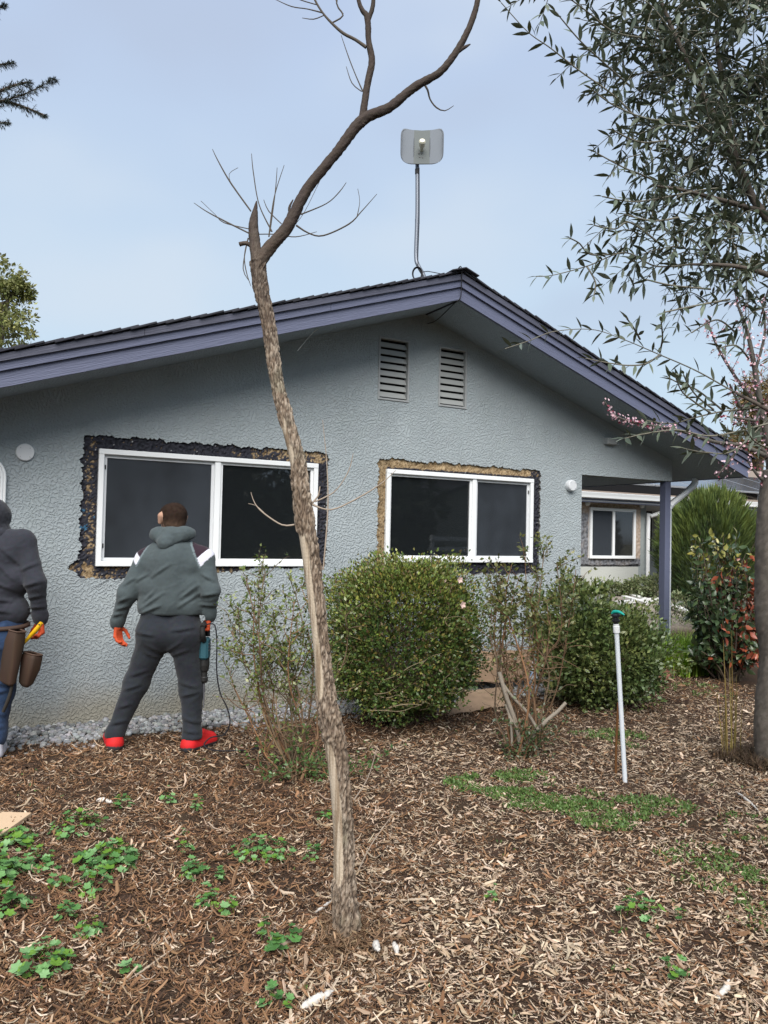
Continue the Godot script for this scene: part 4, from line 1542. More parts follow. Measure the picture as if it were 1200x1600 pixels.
func beyond() -> void:
	var lf := small_leaf(1.0, 0.5, 0.3)
	var needle := small_leaf(1.0, 0.16, 0.3)
	var b := at(-40, 640, 27)
	b.y = 0.3
	ball_tree("broadleaf_tree", "olive green tree rising behind the roof at the left edge", b, [[at(10, 470, 27), Vector3(1.0, 1.0, 1.0)], [at(-25, 440, 27), Vector3(1.2, 0.9, 1.0)], [at(20, 520, 26), Vector3(0.6, 0.9, 0.8)], [at(-60, 520, 27), Vector3(1.6, 1.4, 1.3)], [at(28, 452, 27), Vector3(0.5, 0.5, 0.5)]], lf, Vector2(0.10, 0.2), 5200, Color(0.12, 0.14, 0.04), Color(0.23, 0.23, 0.08), 0.25)
	# conifer: only a few of its boughs reach into the picture
	var cb := at(-230, 660, 23)
	cb.y = 0.3
	var o := thing("conifer_tree", "dark conifer whose drooping boughs reach in at the upper left edge", "tree", cb)
	var g := Geo.new()
	g.col = Color(0.09, 0.07, 0.055)
	var tp := path([Vector3.ZERO, Vector3(0, 9, 0), Vector3(0, 17, 0)], [0.35, 0.25, 0.06], 1.0)
	g.tube(tp[0], tp[1], 10)
	var tr: Array[Transform3D] = []
	var tc := PackedColorArray()
	var boughs := [[[-230, 260], [-120, 190], [-30, 165], [30, 150], [85, 124]], [[-60, 172], [0, 158], [40, 168], [70, 180]], [[-230, 150], [-110, 120], [-40, 108], [18, 98]], [[-230, 80], [-110, 50], [-50, 38], [6, 8]], [[-200, 300], [-100, 220], [-40, 195], [12, 192]], [[-30, 160], [10, 138], [45, 128]], [[-230, 330], [-330, 290], [-420, 300]], [[-230, 120], [-340, 90], [-430, 110]], [[-230, 420], [-140, 380], [-70, 370]], [[-230, -40], [-150, -60], [-80, -50]]]
	for q in boughs:
		var pr := path(pxpath(q, 23.0, 22.6), [0.06, 0.04, 0.03, 0.02, 0.008], 0.05)
		var p: PackedVector3Array = pr[0]
		for k in p.size():
			p[k] -= cb
		g.tube(p, pr[1], 5)
		for k in range(1, p.size()):
			var t := (p[k] - p[k - 1]).normalized()
			var edge := sstep(0.0, 0.25, 1.0 - float(k) / p.size())
			for s in 2:
				var side := (t.cross(Vector3.UP) * (1.0 if s else -1.0) * rf(0.2, 0.8) + t * 0.7 + Vector3(0, rf(-0.5, 0.1), 0) + rdir() * 0.3).normalized()
				var l := rf(0.12, 0.34) * (0.35 + 0.65 * edge)
				g.rod(p[k], p[k] + side * l, 0.006, 3)
				for w in 16:
					var a := p[k] + side * l * rng.randf()
					tr.append(Transform3D(basis_to(side * 0.8 + rdir() * 0.75 + Vector3(0, -0.2, 0)).scaled_local(Vector3.ONE * rf(0.07, 0.13)), a))
					tc.append(vary(Color(0.045, 0.062, 0.055), 0.3))
	part("trunk", g, M.bark, o)
	many("needles", needle, M.leaf, tr, tc, o)
	var rb := at(1190, 800, 34)
	rb.y = 0.2
	ball_tree("cypress_tree", "brownish green cypress tree behind the right end of the roof", rb, [[at(1195, 660, 34), Vector3(1.6, 1.5, 1.2)], [at(1165, 690, 34), Vector3(1.1, 1.1, 1.1)], [at(1140, 715, 34), Vector3(0.8, 0.9, 0.8)], [at(1215, 600, 34), Vector3(1.2, 1.4, 1.0)], [at(1180, 625, 33.5), Vector3(0.8, 0.9, 0.8)]], needle, Vector2(0.25, 0.5), 6000, Color(0.09, 0.085, 0.035), Color(0.20, 0.13, 0.06), 0.3, 0.3)


# ---------------------------------------------------------------- shrubs

func clipped(o: Node3D, c: Vector3, r: Vector3, n: int, leaf: ArrayMesh, size: Vector2, cf: Callable, mt: Material, squareness := 2.6, ragged := 0.1) -> void:
	var tr: Array[Transform3D] = []
	var tc := PackedColorArray()
	for k in n:
		var d := rdir()
		var l := pow(pow(absf(d.x), squareness) + pow(absf(d.y), squareness) + pow(absf(d.z), squareness), -1.0 / squareness)
		var bump_ := 1.0 + ragged * nz.get_noise_3d(d.x * 130.0 + c.x * 40.0, d.y * 130.0, d.z * 130.0) * 2.0 + ragged * 0.7 * nz.get_noise_3d(d.x * 420.0, d.y * 420.0, d.z * 420.0)
		var s := l * bump_ * (1.0 - 0.30 * pow(rng.randf(), 2.2))
		var p := c + d * s * r
		if rng.randf() < 0.07:
			p += d * rf(0.01, 0.08) + Vector3(0, rf(0, 0.03), 0)
		if p.y + o.position.y < gh(p.x + o.position.x, p.z + o.position.z) + 0.02:
			continue
		var hole := nz.get_noise_3d(p.x * 700.0, p.y * 700.0, p.z * 700.0)
		if hole < -0.28 and s > l * 0.86:
			continue
		var up := (d * 0.8 + Vector3.UP * 0.5 + rdir() * 0.8).normalized()
		tr.append(Transform3D(basis_to(up, rf(0, TAU)).scaled_local(Vector3.ONE * rf(size.x, size.y)), p))
		tc.append(cf.call(p))
	many("foliage", leaf, mt, tr, tc, o)


func sprig(g: Geo, a: Vector3, b: Vector3, r0: float, r1: float, wob: float) -> PackedVector3Array:
	var l := a.distance_to(b)
	var m1 := a.lerp(b, 0.33) + rdir() * wob * l
	var m2 := a.lerp(b, 0.68) + rdir() * wob * l
	var pr := path([a, m1, m2, b], [r0, lerpf(r0, r1, 0.4), lerpf(r0, r1, 0.75), r1], 0.03)
	g.tube(pr[0], pr[1], 6)
	return pr[0]


func rose_shrub(o: Node3D, base: Vector3, tips: Array, leafy: Callable, leaf: ArrayMesh, size: Vector2, c0: Color, c1: Color, per: float, side_twigs: int) -> void:
	var g := Geo.new()
	var tr: Array[Transform3D] = []
	var tc := PackedColorArray()
	for t in tips:
		g.col = vary(Color(0.16, 0.125, 0.085).lerp(Color(0.20, 0.11, 0.06), rng.randf()), 0.2)
		var a := base + Vector3(rf(-0.09, 0.09), 0.0, rf(-0.09, 0.09))
		a.y = gh(a.x, a.z) - 0.01
		var p := sprig(g, a - base, t - base, rf(0.006, 0.012), 0.0025, 0.10)
		for k in side_twigs:
			var s := p[int(p.size() * rf(0.35, 0.97))]
			var e := s + (rdir() + Vector3(0, 0.8, 0)).normalized() * rf(0.08, 0.26)
			var q := sprig(g, s, e, 0.003, 0.0012, 0.1)
			for w in q.size():
				var pos := q[w]
				var dens: float = leafy.call(pos + base) * per
				while dens > rng.randf():
					dens -= 1.0
					var d := (rdir() + Vector3(0, 0.3, 0)).normalized()
					tr.append(Transform3D(basis_to(d, rf(0, TAU)).scaled_local(Vector3.ONE * rf(size.x, size.y)), pos + d * 0.012))
					tc.append(vary(c0.lerp(c1, rng.randf()), 0.25))
	part("stems", g, M.bark, o)
	many("foliage", leaf, M.glossy_leaf, tr, tc, o)


func shrubs() -> void:
	var tiny := small_leaf(1.0, 0.55, 0.35)
	# the round clipped shrub
	var b := at(628, 1130, 6.45)
	b.y = 0.0
	var o := thing("clipped_shrub", "dense rounded evergreen shrub clipped in front of the second window", "shrub", b)
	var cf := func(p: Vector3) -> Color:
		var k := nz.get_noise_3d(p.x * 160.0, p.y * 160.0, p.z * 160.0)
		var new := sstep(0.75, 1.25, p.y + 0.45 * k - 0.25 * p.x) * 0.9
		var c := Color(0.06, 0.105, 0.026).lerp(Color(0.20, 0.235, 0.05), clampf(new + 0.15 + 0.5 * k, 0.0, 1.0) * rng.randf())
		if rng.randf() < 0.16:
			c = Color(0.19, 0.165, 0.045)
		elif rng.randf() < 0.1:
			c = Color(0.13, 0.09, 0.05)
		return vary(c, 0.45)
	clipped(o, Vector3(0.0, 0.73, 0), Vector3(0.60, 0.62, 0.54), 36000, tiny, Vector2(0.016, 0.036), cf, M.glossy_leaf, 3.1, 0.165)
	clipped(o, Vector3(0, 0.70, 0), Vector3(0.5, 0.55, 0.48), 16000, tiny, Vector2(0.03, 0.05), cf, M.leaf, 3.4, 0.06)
	var g := Geo.new()
	g.col = Color(0.13, 0.10, 0.075)
	for k in 90:
		var d := rdir()
		d.y = absf(d.y)
		sprig(g, Vector3(rf(-0.1, 0.1), 0.0, rf(-0.1, 0.1)), Vector3(0, 0.6, 0) + d * Vector3(0.57, 0.58, 0.55) * rf(0.8, 1.06), 0.008, 0.002, 0.06)
	for k in 150:
		# short bare twiglets among the outer leaves
		g.col = vary(Color(0.24, 0.19, 0.12), 0.3)
		var d := rdir()
		d.y = d.y * 0.8 + 0.1
		var a := Vector3(0, 0.72, 0) + d * Vector3(0.60, 0.62, 0.54) * rf(0.86, 1.0)
		sprig(g, a, a + (rdir() + d * 0.6 + Vector3(0, 0.4, 0)).normalized() * rf(0.08, 0.22), 0.0028, 0.0012, 0.1)
	for k in 26:
		# dry pale twigs poking out low on the left
		g.col = Color(0.30, 0.24, 0.16)
		var a := Vector3(rf(-0.5, 0.2), rf(0.15, 0.55), rf(0.25, 0.45))
		sprig(g, a, a + Vector3(rf(-0.1, 0.35), rf(-0.05, 0.25), rf(0.08, 0.22)), 0.004, 0.0015, 0.08)
	part("stems", g, M.bark, o)
	var fl := Geo.new()
	for q in [Vector3(0.25, 1.2, 0.42), Vector3(0.17, 1.02, 0.58)]:
		fl.col = Color(0.75, 0.55, 0.5)
		for k in 5:
			var a := TAU * k / 5.0
			fl.face([q, q + Vector3(cos(a) * 0.02, sin(a) * 0.02, 0.01), q + Vector3(cos(a + 0.6) * 0.03, sin(a + 0.6) * 0.03, 0.012), q + Vector3(cos(a + 1.2) * 0.02, sin(a + 1.2) * 0.02, 0.01)], Vector3.BACK)
	part("flower", fl, M.petal, o)
	# the looser glossy shrub to its right
	b = at(932, 1100, 7.35)
	b.y = gh(b.x, b.z)
	o = thing("glossy_shrub", "spreading glossy green shrub between the wall corner and the porch post", "shrub", b)
	cf = func(p: Vector3) -> Color:
		var k := nz.get_noise_3d(p.x * 160.0, p.y * 160.0, p.z * 160.0 + 30.0)
		return vary(Color(0.05, 0.09, 0.028).lerp(Color(0.19, 0.215, 0.07), clampf(rng.randf() * (0.5 + k) + 0.1, 0, 1)), 0.3)
	clipped(o, Vector3(0.06, 0.46, 0), Vector3(0.62, 0.47, 0.52), 15000, tiny, Vector2(0.026, 0.052), cf, M.glossy_leaf, 2.2, 0.26)
	clipped(o, Vector3(0.05, 0.44, 0), Vector3(0.5, 0.38, 0.42), 7000, tiny, Vector2(0.04, 0.06), cf, M.leaf, 2.2, 0.1)
	clipped(o, Vector3(-0.36, 0.74, 0.1), Vector3(0.36, 0.46, 0.34), 6000, tiny, Vector2(0.03, 0.056), cf, M.glossy_leaf, 2.0, 0.34)
	g = Geo.new()
	g.col = Color(0.15, 0.11, 0.075)
	for k in 60:
		var d := rdir()
		d.y = absf(d.y)
		sprig(g, Vector3(rf(-0.12, 0.12), 0, rf(-0.1, 0.1)), Vector3(0, 0.42, 0) + d * Vector3(0.6, 0.5, 0.5) * rf(0.8, 1.1), 0.009, 0.002, 0.07)
	part("stems", g, M.bark, o)
	# thin rose by the tree
	b = gnd(470, 1215)
	o = thing("sparse_rose_shrub", "thin straggling shrub with bare canes between the man and the tree", "shrub", b)
	var tips := []
	for q in [[385, 905], [372, 950], [360, 985], [405, 888], [398, 930], [425, 960], [452, 900], [470, 915], [440, 1000], [355, 1040], [420, 1040], [480, 980], [395, 1000], [460, 940], [412, 900], [432, 1090], [378, 1100], [500, 1050], [520, 1000], [540, 960]]:
		tips.append(at(q[0], q[1], 5.0 + rf(-0.25, 0.25)))
	var lf := func(p: Vector3) -> float: return 0.15 + 0.85 * sstep(0.45, 0.75, p.y)
	rose_shrub(o, b, tips, lf, tiny, Vector2(0.02, 0.036), Color(0.06, 0.10, 0.03), Color(0.17, 0.19, 0.05), 1.9, 17)
	var low := []
	for q in [[430, 1205], [400, 1195], [490, 1215], [575, 1210], [590, 1195], [455, 1165], [480, 1200], [560, 1215]]:
		low.append(at(q[0], q[1], 4.85 + rf(-0.1, 0.15)))
	var lowf := func(_p: Vector3) -> float: return 1.0
	var o2 := thing("seedling_shrub", "low green suckers sprouting around the foot of the bare canes", "shrub", b + Vector3(0.1, 0, 0.03))
	rose_shrub(o2, b + Vector3(0.1, 0, 0.03), low, lowf, tiny, Vector2(0.018, 0.034), Color(0.04, 0.095, 0.028), Color(0.09, 0.15, 0.04), 1.5, 9)
	# rose in the middle with cut stubs
	b = gnd(815, 1182)
	o = thing("pruned_rose_shrub", "leggy rose with thick sawn-off canes between the two green shrubs", "shrub", b)
	tips = []
	for q in [[800, 880], [775, 890], [820, 870], [840, 900], [790, 930], [770, 930], [830, 940], [870, 880], [850, 860], [900, 890], [765, 985], [780, 1000], [860, 960], [820, 1000], [845, 1010], [800, 960], [812, 900], [786, 905]]:
		tips.append(at(q[0], q[1], 5.75 + rf(-0.2, 0.2)))
	lf = func(p: Vector3) -> float: return 0.06 + 0.94 * sstep(0.75, 1.0, p.y)
	rose_shrub(o, b, tips, lf, tiny, Vector2(0.026, 0.046), Color(0.06, 0.095, 0.03), Color(0.17, 0.165, 0.05), 1.9, 18)
	var cut := Geo.new()
	cut.col = Color(0.27, 0.235, 0.19)
	for q in [[815, 1175, 780, 1050, 0.018], [820, 1165, 845, 1135, 0.02], [845, 1135, 884, 1098, 0.016], [815, 1160, 790, 1100, 0.014], [840, 1140, 780, 1060, 0.012], [800, 1165, 792, 1080, 0.01]]:
		var p := at(q[0], q[1], 5.55) - b
		var e := at(q[2], q[3], 5.6) - b
		sprig(cut, p, e, q[4], q[4] * 0.85, 0.03)
	part("sawn_cane", cut, M.bark, o)
	var o3 := thing("rose_suckers", "dark leafy suckers around the foot of the pruned rose", "shrub", b + Vector3(0.02, 0, 0.04))
	low = []
	for q in [[790, 1170], [830, 1160], [810, 1185], [850, 1140], [870, 1145], [800, 1130], [825, 1180]]:
		low.append(at(q[0], q[1], 5.5 + rf(-0.05, 0.15)))
	rose_shrub(o3, b + Vector3(0.02, 0, 0.04), low, lowf, tiny, Vector2(0.018, 0.034), Color(0.03, 0.06, 0.025), Color(0.07, 0.10, 0.035), 1.5, 9)
	# feathery conifer shrub behind the post
	b = at(1108, 925, 13.5)
	b.y = gh(b.x, b.z)
	o = thing("feathery_conifer_shrub", "tall feathery green conifer shrub behind the porch post", "shrub", b)
	var tr: Array[Transform3D] = []
	var tc := PackedColorArray()
	var spray := small_leaf(1.0, 0.12, 0.4)
	for k in 15000:
		var d := rdir()
		var s := 1.0 - 0.35 * pow(rng.randf(), 2.0)
		s *= 1.0 + 0.16 * nz.get_noise_3d(d.x * 200.0, d.y * 200.0, d.z * 200.0)
		var p := Vector3(0, 0.85, 0) + d * s * Vector3(0.85, 1.0, 0.8)
		if p.y < 0.02:
			continue
		var clump := nz.get_noise_3d(p.x * 300.0, p.y * 150.0, p.z * 300.0)
		if clump < -0.3:
			continue
		tr.append(Transform3D(basis_to(d * Vector3(0.7, 0.3, 0.7) + Vector3(0, 0.75, 0) + rdir() * 0.3, rf(0, TAU)).scaled_local(Vector3.ONE * rf(0.10, 0.24)), p))
		tc.append(vary(Color(0.035, 0.065, 0.025).lerp(Color(0.15, 0.19, 0.045), clampf(0.25 + 0.9 * clump + 0.35 * d.y * rng.randf() + 0.2 * rng.randf(), 0, 1)), 0.2))
	many("foliage", spray, M.leaf, tr, tc, o)
	g = Geo.new()
	g.col = Color(0.1, 0.08, 0.06)
	for k in 14:
		sprig(g, Vector3.ZERO, Vector3(rf(-0.5, 0.5), rf(0.8, 1.5), rf(-0.4, 0.4)), 0.03, 0.006, 0.05)
	part("stems", g, M.bark, o)
	# red-leaved shrub at the right
	b = at(1135, 1050, 8.6)
	b.y = gh(b.x, b.z)
	o = thing("red_leaved_shrub", "broad-leaved shrub with orange red leaves beside the plum trunk", "shrub", b)
	g = Geo.new()
	g.col = Color(0.12, 0.09, 0.07)
	var leaves := []
	var cols := []
	for k in 95:
		var t := at(rf(1068, 1215), rf(835, 1025), 8.55 + rf(-0.45, 0.35)) - b
		g.col = vary(Color(0.11, 0.085, 0.065), 0.2)
		var p := sprig(g, Vector3(rf(-0.1, 0.12), 0, rf(-0.1, 0.1)), t, 0.012, 0.003, 0.08)
		for s in 30:
			var q := p[int(p.size() * rf(0.5, 0.999))] + rdir() * 0.05
			var side := q.dot(RC.x)
			var red := sstep(-0.2, 0.2, side + rf(-0.28, 0.28)) * sstep(1.55, 1.2, q.y) * rf(0.2, 1.0)
			var c := vary(Color(0.03, 0.055, 0.028).lerp(Color(0.055, 0.085, 0.03), rng.randf()), 0.25)
			if red > 0.45:
				c = vary(Color(0.30, 0.075, 0.032).lerp(Color(0.18, 0.045, 0.03), rng.randf()), 0.25)
			elif q.y > 1.1 and rng.randf() < 0.45:
				c = vary(Color(0.22, 0.21, 0.05), 0.25)
			var d := (rdir() + Vector3(0, -0.9 if red > 0.45 else 0.0, 0)).normalized()
			leaves.append(Transform3D(basis_to(d, rf(0, TAU)).scaled_local(Vector3.ONE * rf(0.8, 1.25)), q + b))
			cols.append(c)
	part("stems", g, M.bark, o)
	var red_l := []
	var red_c := []
	var gr_l := []
	var gr_c := []
	for k in leaves.size():
		if cols[k].r > 0.16 and cols[k].g < 0.15:
			red_l.append(leaves[k])
			red_c.append(cols[k])
		else:
			gr_l.append(leaves[k])
			gr_c.append(cols[k])
	var lm := leaf_mesh(0.078, 0.042, 0.3, 0.2)
	scatter_leaves(o, b, red_l, red_c, lm, M.glossy_leaf, 130)
	scatter_leaves(o, b, gr_l, gr_c, lm, M.glossy_leaf, 170)
	# bright grass clump at the post
	b = gnd(1080, 1049)
	o = thing("grass_clump", "bright green arching grass clump at the foot of the porch post", "grass")
	var gg := Geo.new()
	for k in 2000:
		var a := b + Vector3(rf(-0.34, 0.42), 0, rf(-0.35, 0.2))
		a.y = gh(a.x, a.z)
		var dr := Vector3(rf(-1, 1), 0, rf(-0.6, 1)).normalized()
		var l := rf(0.30, 0.56)
		gg.col = vary(Color(0.22, 0.40, 0.045).lerp(Color(0.36, 0.52, 0.08), rng.randf()), 0.2)
		blade(gg, a, dr, l, 0.005, rf(0.35, 0.9))
	part("blades", gg, M.leaf, o).set_meta("kind", "stuff")
	# yellow reeds by the plum trunk
	b = gnd(1145, 1178)
	o = thing("yellow_reeds", "clump of thin yellowish upright reeds left of the plum trunk", "plant")
	for q in [[1130, 1000, 1137, 1175, 3.6], [1143, 985, 1142, 1178, 3.2], [1140, 1030, 1145, 1172, 3.0], [1134, 1060, 1135, 1178, 2.6], [1148, 1090, 1147, 1180, 2.4], [1152, 1075, 1149, 1178, 2.4], [1124, 1120, 1132, 1176, 2.2], [1160, 1100, 1157, 1178, 2.0], [1142, 1110, 1140, 1180, 2.6], [1128, 1095, 1134, 1172, 2.0], [1151, 1055, 1145, 1176, 2.4], [1120, 1085, 1130, 1172, 1.6]]:
		var rg := Geo.new()
		rg.col = vary(Color(0.20, 0.15, 0.045), 0.3)
		var a := at(q[2], q[3], 5.72 + rf(-0.06, 0.06))
		a.y = gh(a.x, a.z) - 0.01
		var e := at(q[0], q[1], 5.75)
		var pr := path([a, a.lerp(e, 0.5) + Vector3(rf(-0.012, 0.012), 0, 0), e], [q[4] * 0.0015, q[4] * 0.0012, 0.0012], 0.05)
		rg.tube(pr[0], pr[1], 6)
		part("reed", rg, M.plain, o)
	var th := Geo.new()
	for k in 2200:
		var a := gnd(1190, 1192) + Vector3(rf(-0.24, 0.5), 0, rf(-0.25, 0.25))
		a.y = gh(a.x, a.z)
		th.col = vary(Color(0.085, 0.06, 0.04), 0.4)
		blade(th, a, Vector3(rf(-1, 1), 0, rf(-1, 1)).normalized(), rf(0.06, 0.2), 0.003, rf(0.7, 1.9))
	tag(part("dry_grass", th, M.matt), "mat of dark dry grass around the plum trunk", "grass", "", "stuff")
	# low plants at the foot of the wing
	var spots := [[1000, 916, 0.2], [1030, 920, 0.22], [985, 927, 0.14], [1060, 946, 0.26], [955, 928, 0.14]]
	var names := ["small grey green bush under the white downspout of the wing", "grey green bush left of the porch post, farthest from the wall", "low green tuft on the pale yard below the small window", "pale bushy plant just right of the porch post", "smallest green tuft against the pale wing wall"]
	for k in spots.size():
		var q: Array = spots[k]
		b = at(q[0], q[1] + 14, 13.8 if q[0] < 1050 else 11.5)
		b.y = gh(b.x, b.z)
		o = thing("low_bush", names[k], "bush", b, "low plants at the wing")
		cf = func(_p: Vector3) -> Color: return vary(Color(0.09, 0.13, 0.05).lerp(Color(0.22, 0.24, 0.13), rng.randf()), 0.25)
		var r: float = q[2]
		clipped(o, Vector3(0, r * 0.7, 0), Vector3(r * 1.3, r, r), 1400, tiny, Vector2(0.03, 0.065), cf, M.leaf, 2.0, 0.25)


func blade(g: Geo, a: Vector3, dr: Vector3, l: float, w: float, arch: float) -> void:
	var s := dr.cross(Vector3.UP).normalized() * w
	var f := g.v.size()
	for k in 4:
		var t := k / 3.0
		var p := a + Vector3.UP * l * (t - 0.45 * arch * t * t) + dr * l * arch * 0.75 * t * t
		var ww := 1.0 - t * 0.9
		var nn := (Vector3.UP * 0.5 - dr * 0.5 * (1.0 - t) + dr * 0.2).normalized()
		g.add(p - s * ww, nn, g.col)
		g.add(p + s * ww, nn, g.col)
	for k in 3:
		g.quad(f + k * 2, f + k * 2 + 1, f + k * 2 + 3, f + k * 2 + 2)


# ---------------------------------------------------------------- small things in the garden

func garden_bits() -> void:
	# stones along the foot of the wall
	var stones := []
	for k in 4:
		var g := Geo.new()
		var ico := []
		for r in 5:
			for q in 7:
				var a := PI * r / 4.0
				var w := TAU * q / 7.0
				var d := Vector3(sin(a) * cos(w), cos(a), sin(a) * sin(w))
				var j := 1.0 + 0.34 * nz.get_noise_3d(d.x * 90.0 + k * 70.0, d.y * 90.0, d.z * 90.0) * 2.0
				ico.append(g.add(d * j * Vector3(1, 0.62, 0.8), d, Color.WHITE))
		for r in 4:
			for q in 7:
				g.quad(r * 7 + q, r * 7 + (q + 1) % 7, r * 7 + 7 + (q + 1) % 7, r * 7 + 7 + q)
		g.smooth()
		stones.append(g.mesh(null))
	var gv := thing("gravel", "strip of pale grey stones along the foot of the stucco wall", "gravel")
	gv.set_meta("kind", "stuff")
	for k in 4:
		var tr: Array[Transform3D] = []
		var tc := PackedColorArray()
		for s in 1700:
			var x := rf(-0.5, 6.4)
			var w := 0.40 + 0.10 * nz.get_noise_2d(x * 120.0, 3.0)
			var z := 0.0 + w * rng.randf()
			if rng.randf() < 0.10:
				z += rf(0.0, 0.35)
			var y := gh(x, z) + 0.035 * (1.0 - z / 0.6) * sstep(0.6, 0.0, z) + rf(-0.012, 0.012)
			var r := 0.011 + 0.022 * pow(rng.randf(), 1.6)
			tr.append(Transform3D(Basis.from_euler(Vector3(rf(-0.6, 0.6), rf(0, TAU), rf(-0.6, 0.6))).scaled_local(Vector3.ONE * r), Vector3(x, y, z)))
			tc.append(vary(Color(0.13, 0.135, 0.14).lerp(Color(0.37, 0.375, 0.38), rng.randf()), 0.25))
		many("stones", stones[k], M.stone, tr, tc, gv)
	# sprinkler on its riser, and the rusty stake
	var b := gnd(977, 1222)
	var top := at(963, 980, depth(b) + 0.02)
	var ax := (top - b).normalized()
	var o := thing("sprinkler", "garden sprinkler with teal lever on a leaning white plastic riser pipe", "sprinkler", b)
	var g := Geo.new()
	g.col = Color(0.62, 0.66, 0.70)
	g.rod(Vector3(0, -0.02, 0), top - b, 0.0145, 14)
	part("riser_pipe", g, M.plain, o)
	g = Geo.new()
	g.col = Color(0.72, 0.73, 0.74)
	var tb := Transform3D(basis_to(ax), top - b - ax * 0.025)
	g.lathe([Vector2(0.0145, -0.012), Vector2(0.021, -0.01), Vector2(0.0215, 0.03), Vector2(0.0185, 0.034), Vector2(0.0185, 0.046), Vector2(0, 0.047)], tb, 16)
	part("coupling", g, M.gloss, o)
	g = Geo.new()
	g.col = Color(0.015, 0.015, 0.017)
	g.lathe([Vector2(0.012, 0.045), Vector2(0.014, 0.055), Vector2(0.024, 0.058), Vector2(0.026, 0.07), Vector2(0.018, 0.076), Vector2(0.017, 0.09), Vector2(0.028, 0.094), Vector2(0.029, 0.104), Vector2(0.02, 0.112), Vector2(0, 0.114)], tb, 14)
	g.box(tb * Vector3(0.016, 0.085, 0.01), Vector3(0.02, 0.04, 0.012), tb.basis, 0.002)
	g.box(tb * Vector3(-0.018, 0.08, -0.004), Vector3(0.012, 0.03, 0.016), tb.basis, 0.002)
	part("sprinkler_body", g, M.gloss, o)
	g = Geo.new()
	g.col = Color(0.01, 0.36, 0.29)
	var lp := path([tb * Vector3(0.028, 0.108, 0), tb * Vector3(0.012, 0.122, 0), tb * Vector3(-0.02, 0.124, 0.005), tb * Vector3(-0.045, 0.114, 0.012), tb * Vector3(-0.06, 0.105, 0.015)], [0.009, 0.012, 0.011, 0.008, 0.004], 0.006)
	g.tube(lp[0], lp[1], 8)
	part("lever", g, M.gloss, o)
	g = Geo.new()
	g.col = Color(0.16, 0.075, 0.035)
	b = gnd(962, 1213)
	var sp := path([b - Vector3(0, 0.05, 0), at(963, 1160, depth(b)), at(966, 1098, depth(b))], [0.008], 0.03)
	g.tube(sp[0], sp[1], 6)
	tag(part("rusty_stake", g, M.matt), "rusty brown stake standing just left of the sprinkler riser", "stake")
	# board at the left edge
	b = gnd(49, 1279)
	var u := (gnd(0, 1318) - b).normalized()
	var v := Vector3.UP.cross(u).normalized()
	if v.dot(gnd(0, 1270) - b) < 0.0:
		v = -v
	var bb := Basis(u, Vector3.UP, u.cross(Vector3.UP))
	g = Geo.new()
	g.col = Color(0.52, 0.38, 0.25)
	g.box(Vector3.ZERO, Vector3(0.8, 0.024, 0.42), Basis(), 0.002)
	var pl := part("plank", g, M.raw_wood)
	pl.transform = Transform3D(bb * Basis(Vector3.BACK, 0.03), b + u * 0.4 + v * 0.21 + Vector3(0, 0.032, 0))
	tag(pl, "pale cut board lying on the mulch at the left edge", "board")
	# cardboard and a sack by the wall
	g = Geo.new()
	sheet(g, onz(722, 1020, 0.05), onz(835, 1015, 0.05), onz(742, 1068, 0.22) + Vector3(0, 0.01, 0), onz(826, 1062, 0.2), 0.03, Color(0.25, 0.175, 0.12), 1.0)
	tag(part("cardboard", g, M.matt), "brown cardboard sheet leaning on the foot of the wall", "cardboard")
	g = Geo.new()
	var q0 := gnd(700, 1122) + Vector3(0, 0.03, 0)
	sheet(g, gnd(725, 1090) + Vector3(0, 0.07, 0), gnd(800, 1082) + Vector3(0, 0.06, 0), q0, gnd(800, 1106) + Vector3(0, 0.03, 0), 0.02, Color(0.30, 0.215, 0.15), 2.0)
	tag(part("cardboard", g, M.matt), "torn flap of brown cardboard lying flat beside the clipped shrub", "cardboard")
	g = Geo.new()
	var sc := gnd(815, 1072) + Vector3(0, 0.12, 0)
	for r in 17:
		for q in 24:
			var a := PI * r / 16.0
			var w := TAU * q / 24.0
			var d := Vector3(sin(a) * cos(w), cos(a), sin(a) * sin(w))
			var k := 1.0 + 0.35 * nz.get_noise_3d(d.x * 130.0, d.y * 130.0, d.z * 130.0) + 0.2 * absf(nz.get_noise_3d(d.x * 330.0, d.y * 330.0, d.z * 330.0))
			var c := Color(0.60, 0.62, 0.64)
			if d.y > 0.1 and d.y < 0.4 and d.x < 0.2 and nz.get_noise_3d(d.x * 200.0, d.y * 500.0, 3.0) > 0.0:
				c = Color(0.08, 0.2, 0.4)
			g.add(sc + d * k * Vector3(0.20, 0.15, 0.14), d, c)
	for r in 16:
		for q in 24:
			g.quad(r * 24 + q, r * 24 + (q + 1) % 24, r * 24 + 24 + (q + 1) % 24, r * 24 + 24 + q)
	g.smooth()
	tag(part("sack", g, M.plain), "crumpled white plastic sack half hidden behind the pruned rose", "sack")
	# pale timbers in the yard
	var bl := ["long white timber lying in the yard left of the porch post", "white timber crossing under the others in the yard", "short pale offcut nearest the glossy shrub", "white timber showing right of the porch post"]
	var bd := [[985, 932, 1075, 962], [965, 946, 1030, 940], [975, 938, 1010, 948], [1046, 952, 1085, 966]]
	for k in 4:
		var p := gnd(bd[k][0], bd[k][1])
		var e := gnd(bd[k][2], bd[k][3])
		p = e + (p - e).limit_length(3.0)
		g = Geo.new()
		g.col = Color(0.62, 0.62, 0.60)
		var dr := (e - p).normalized()
		g.box((p + e) * 0.5 + Vector3(0, 0.03 + 0.012 * k, 0), Vector3(p.distance_to(e), 0.05, 0.11), Basis(dr, Vector3.UP, dr.cross(Vector3.UP).normalized()), 0.003)
		tag(part("timber", g, M.plain), bl[k], "timber", "timbers in the yard")
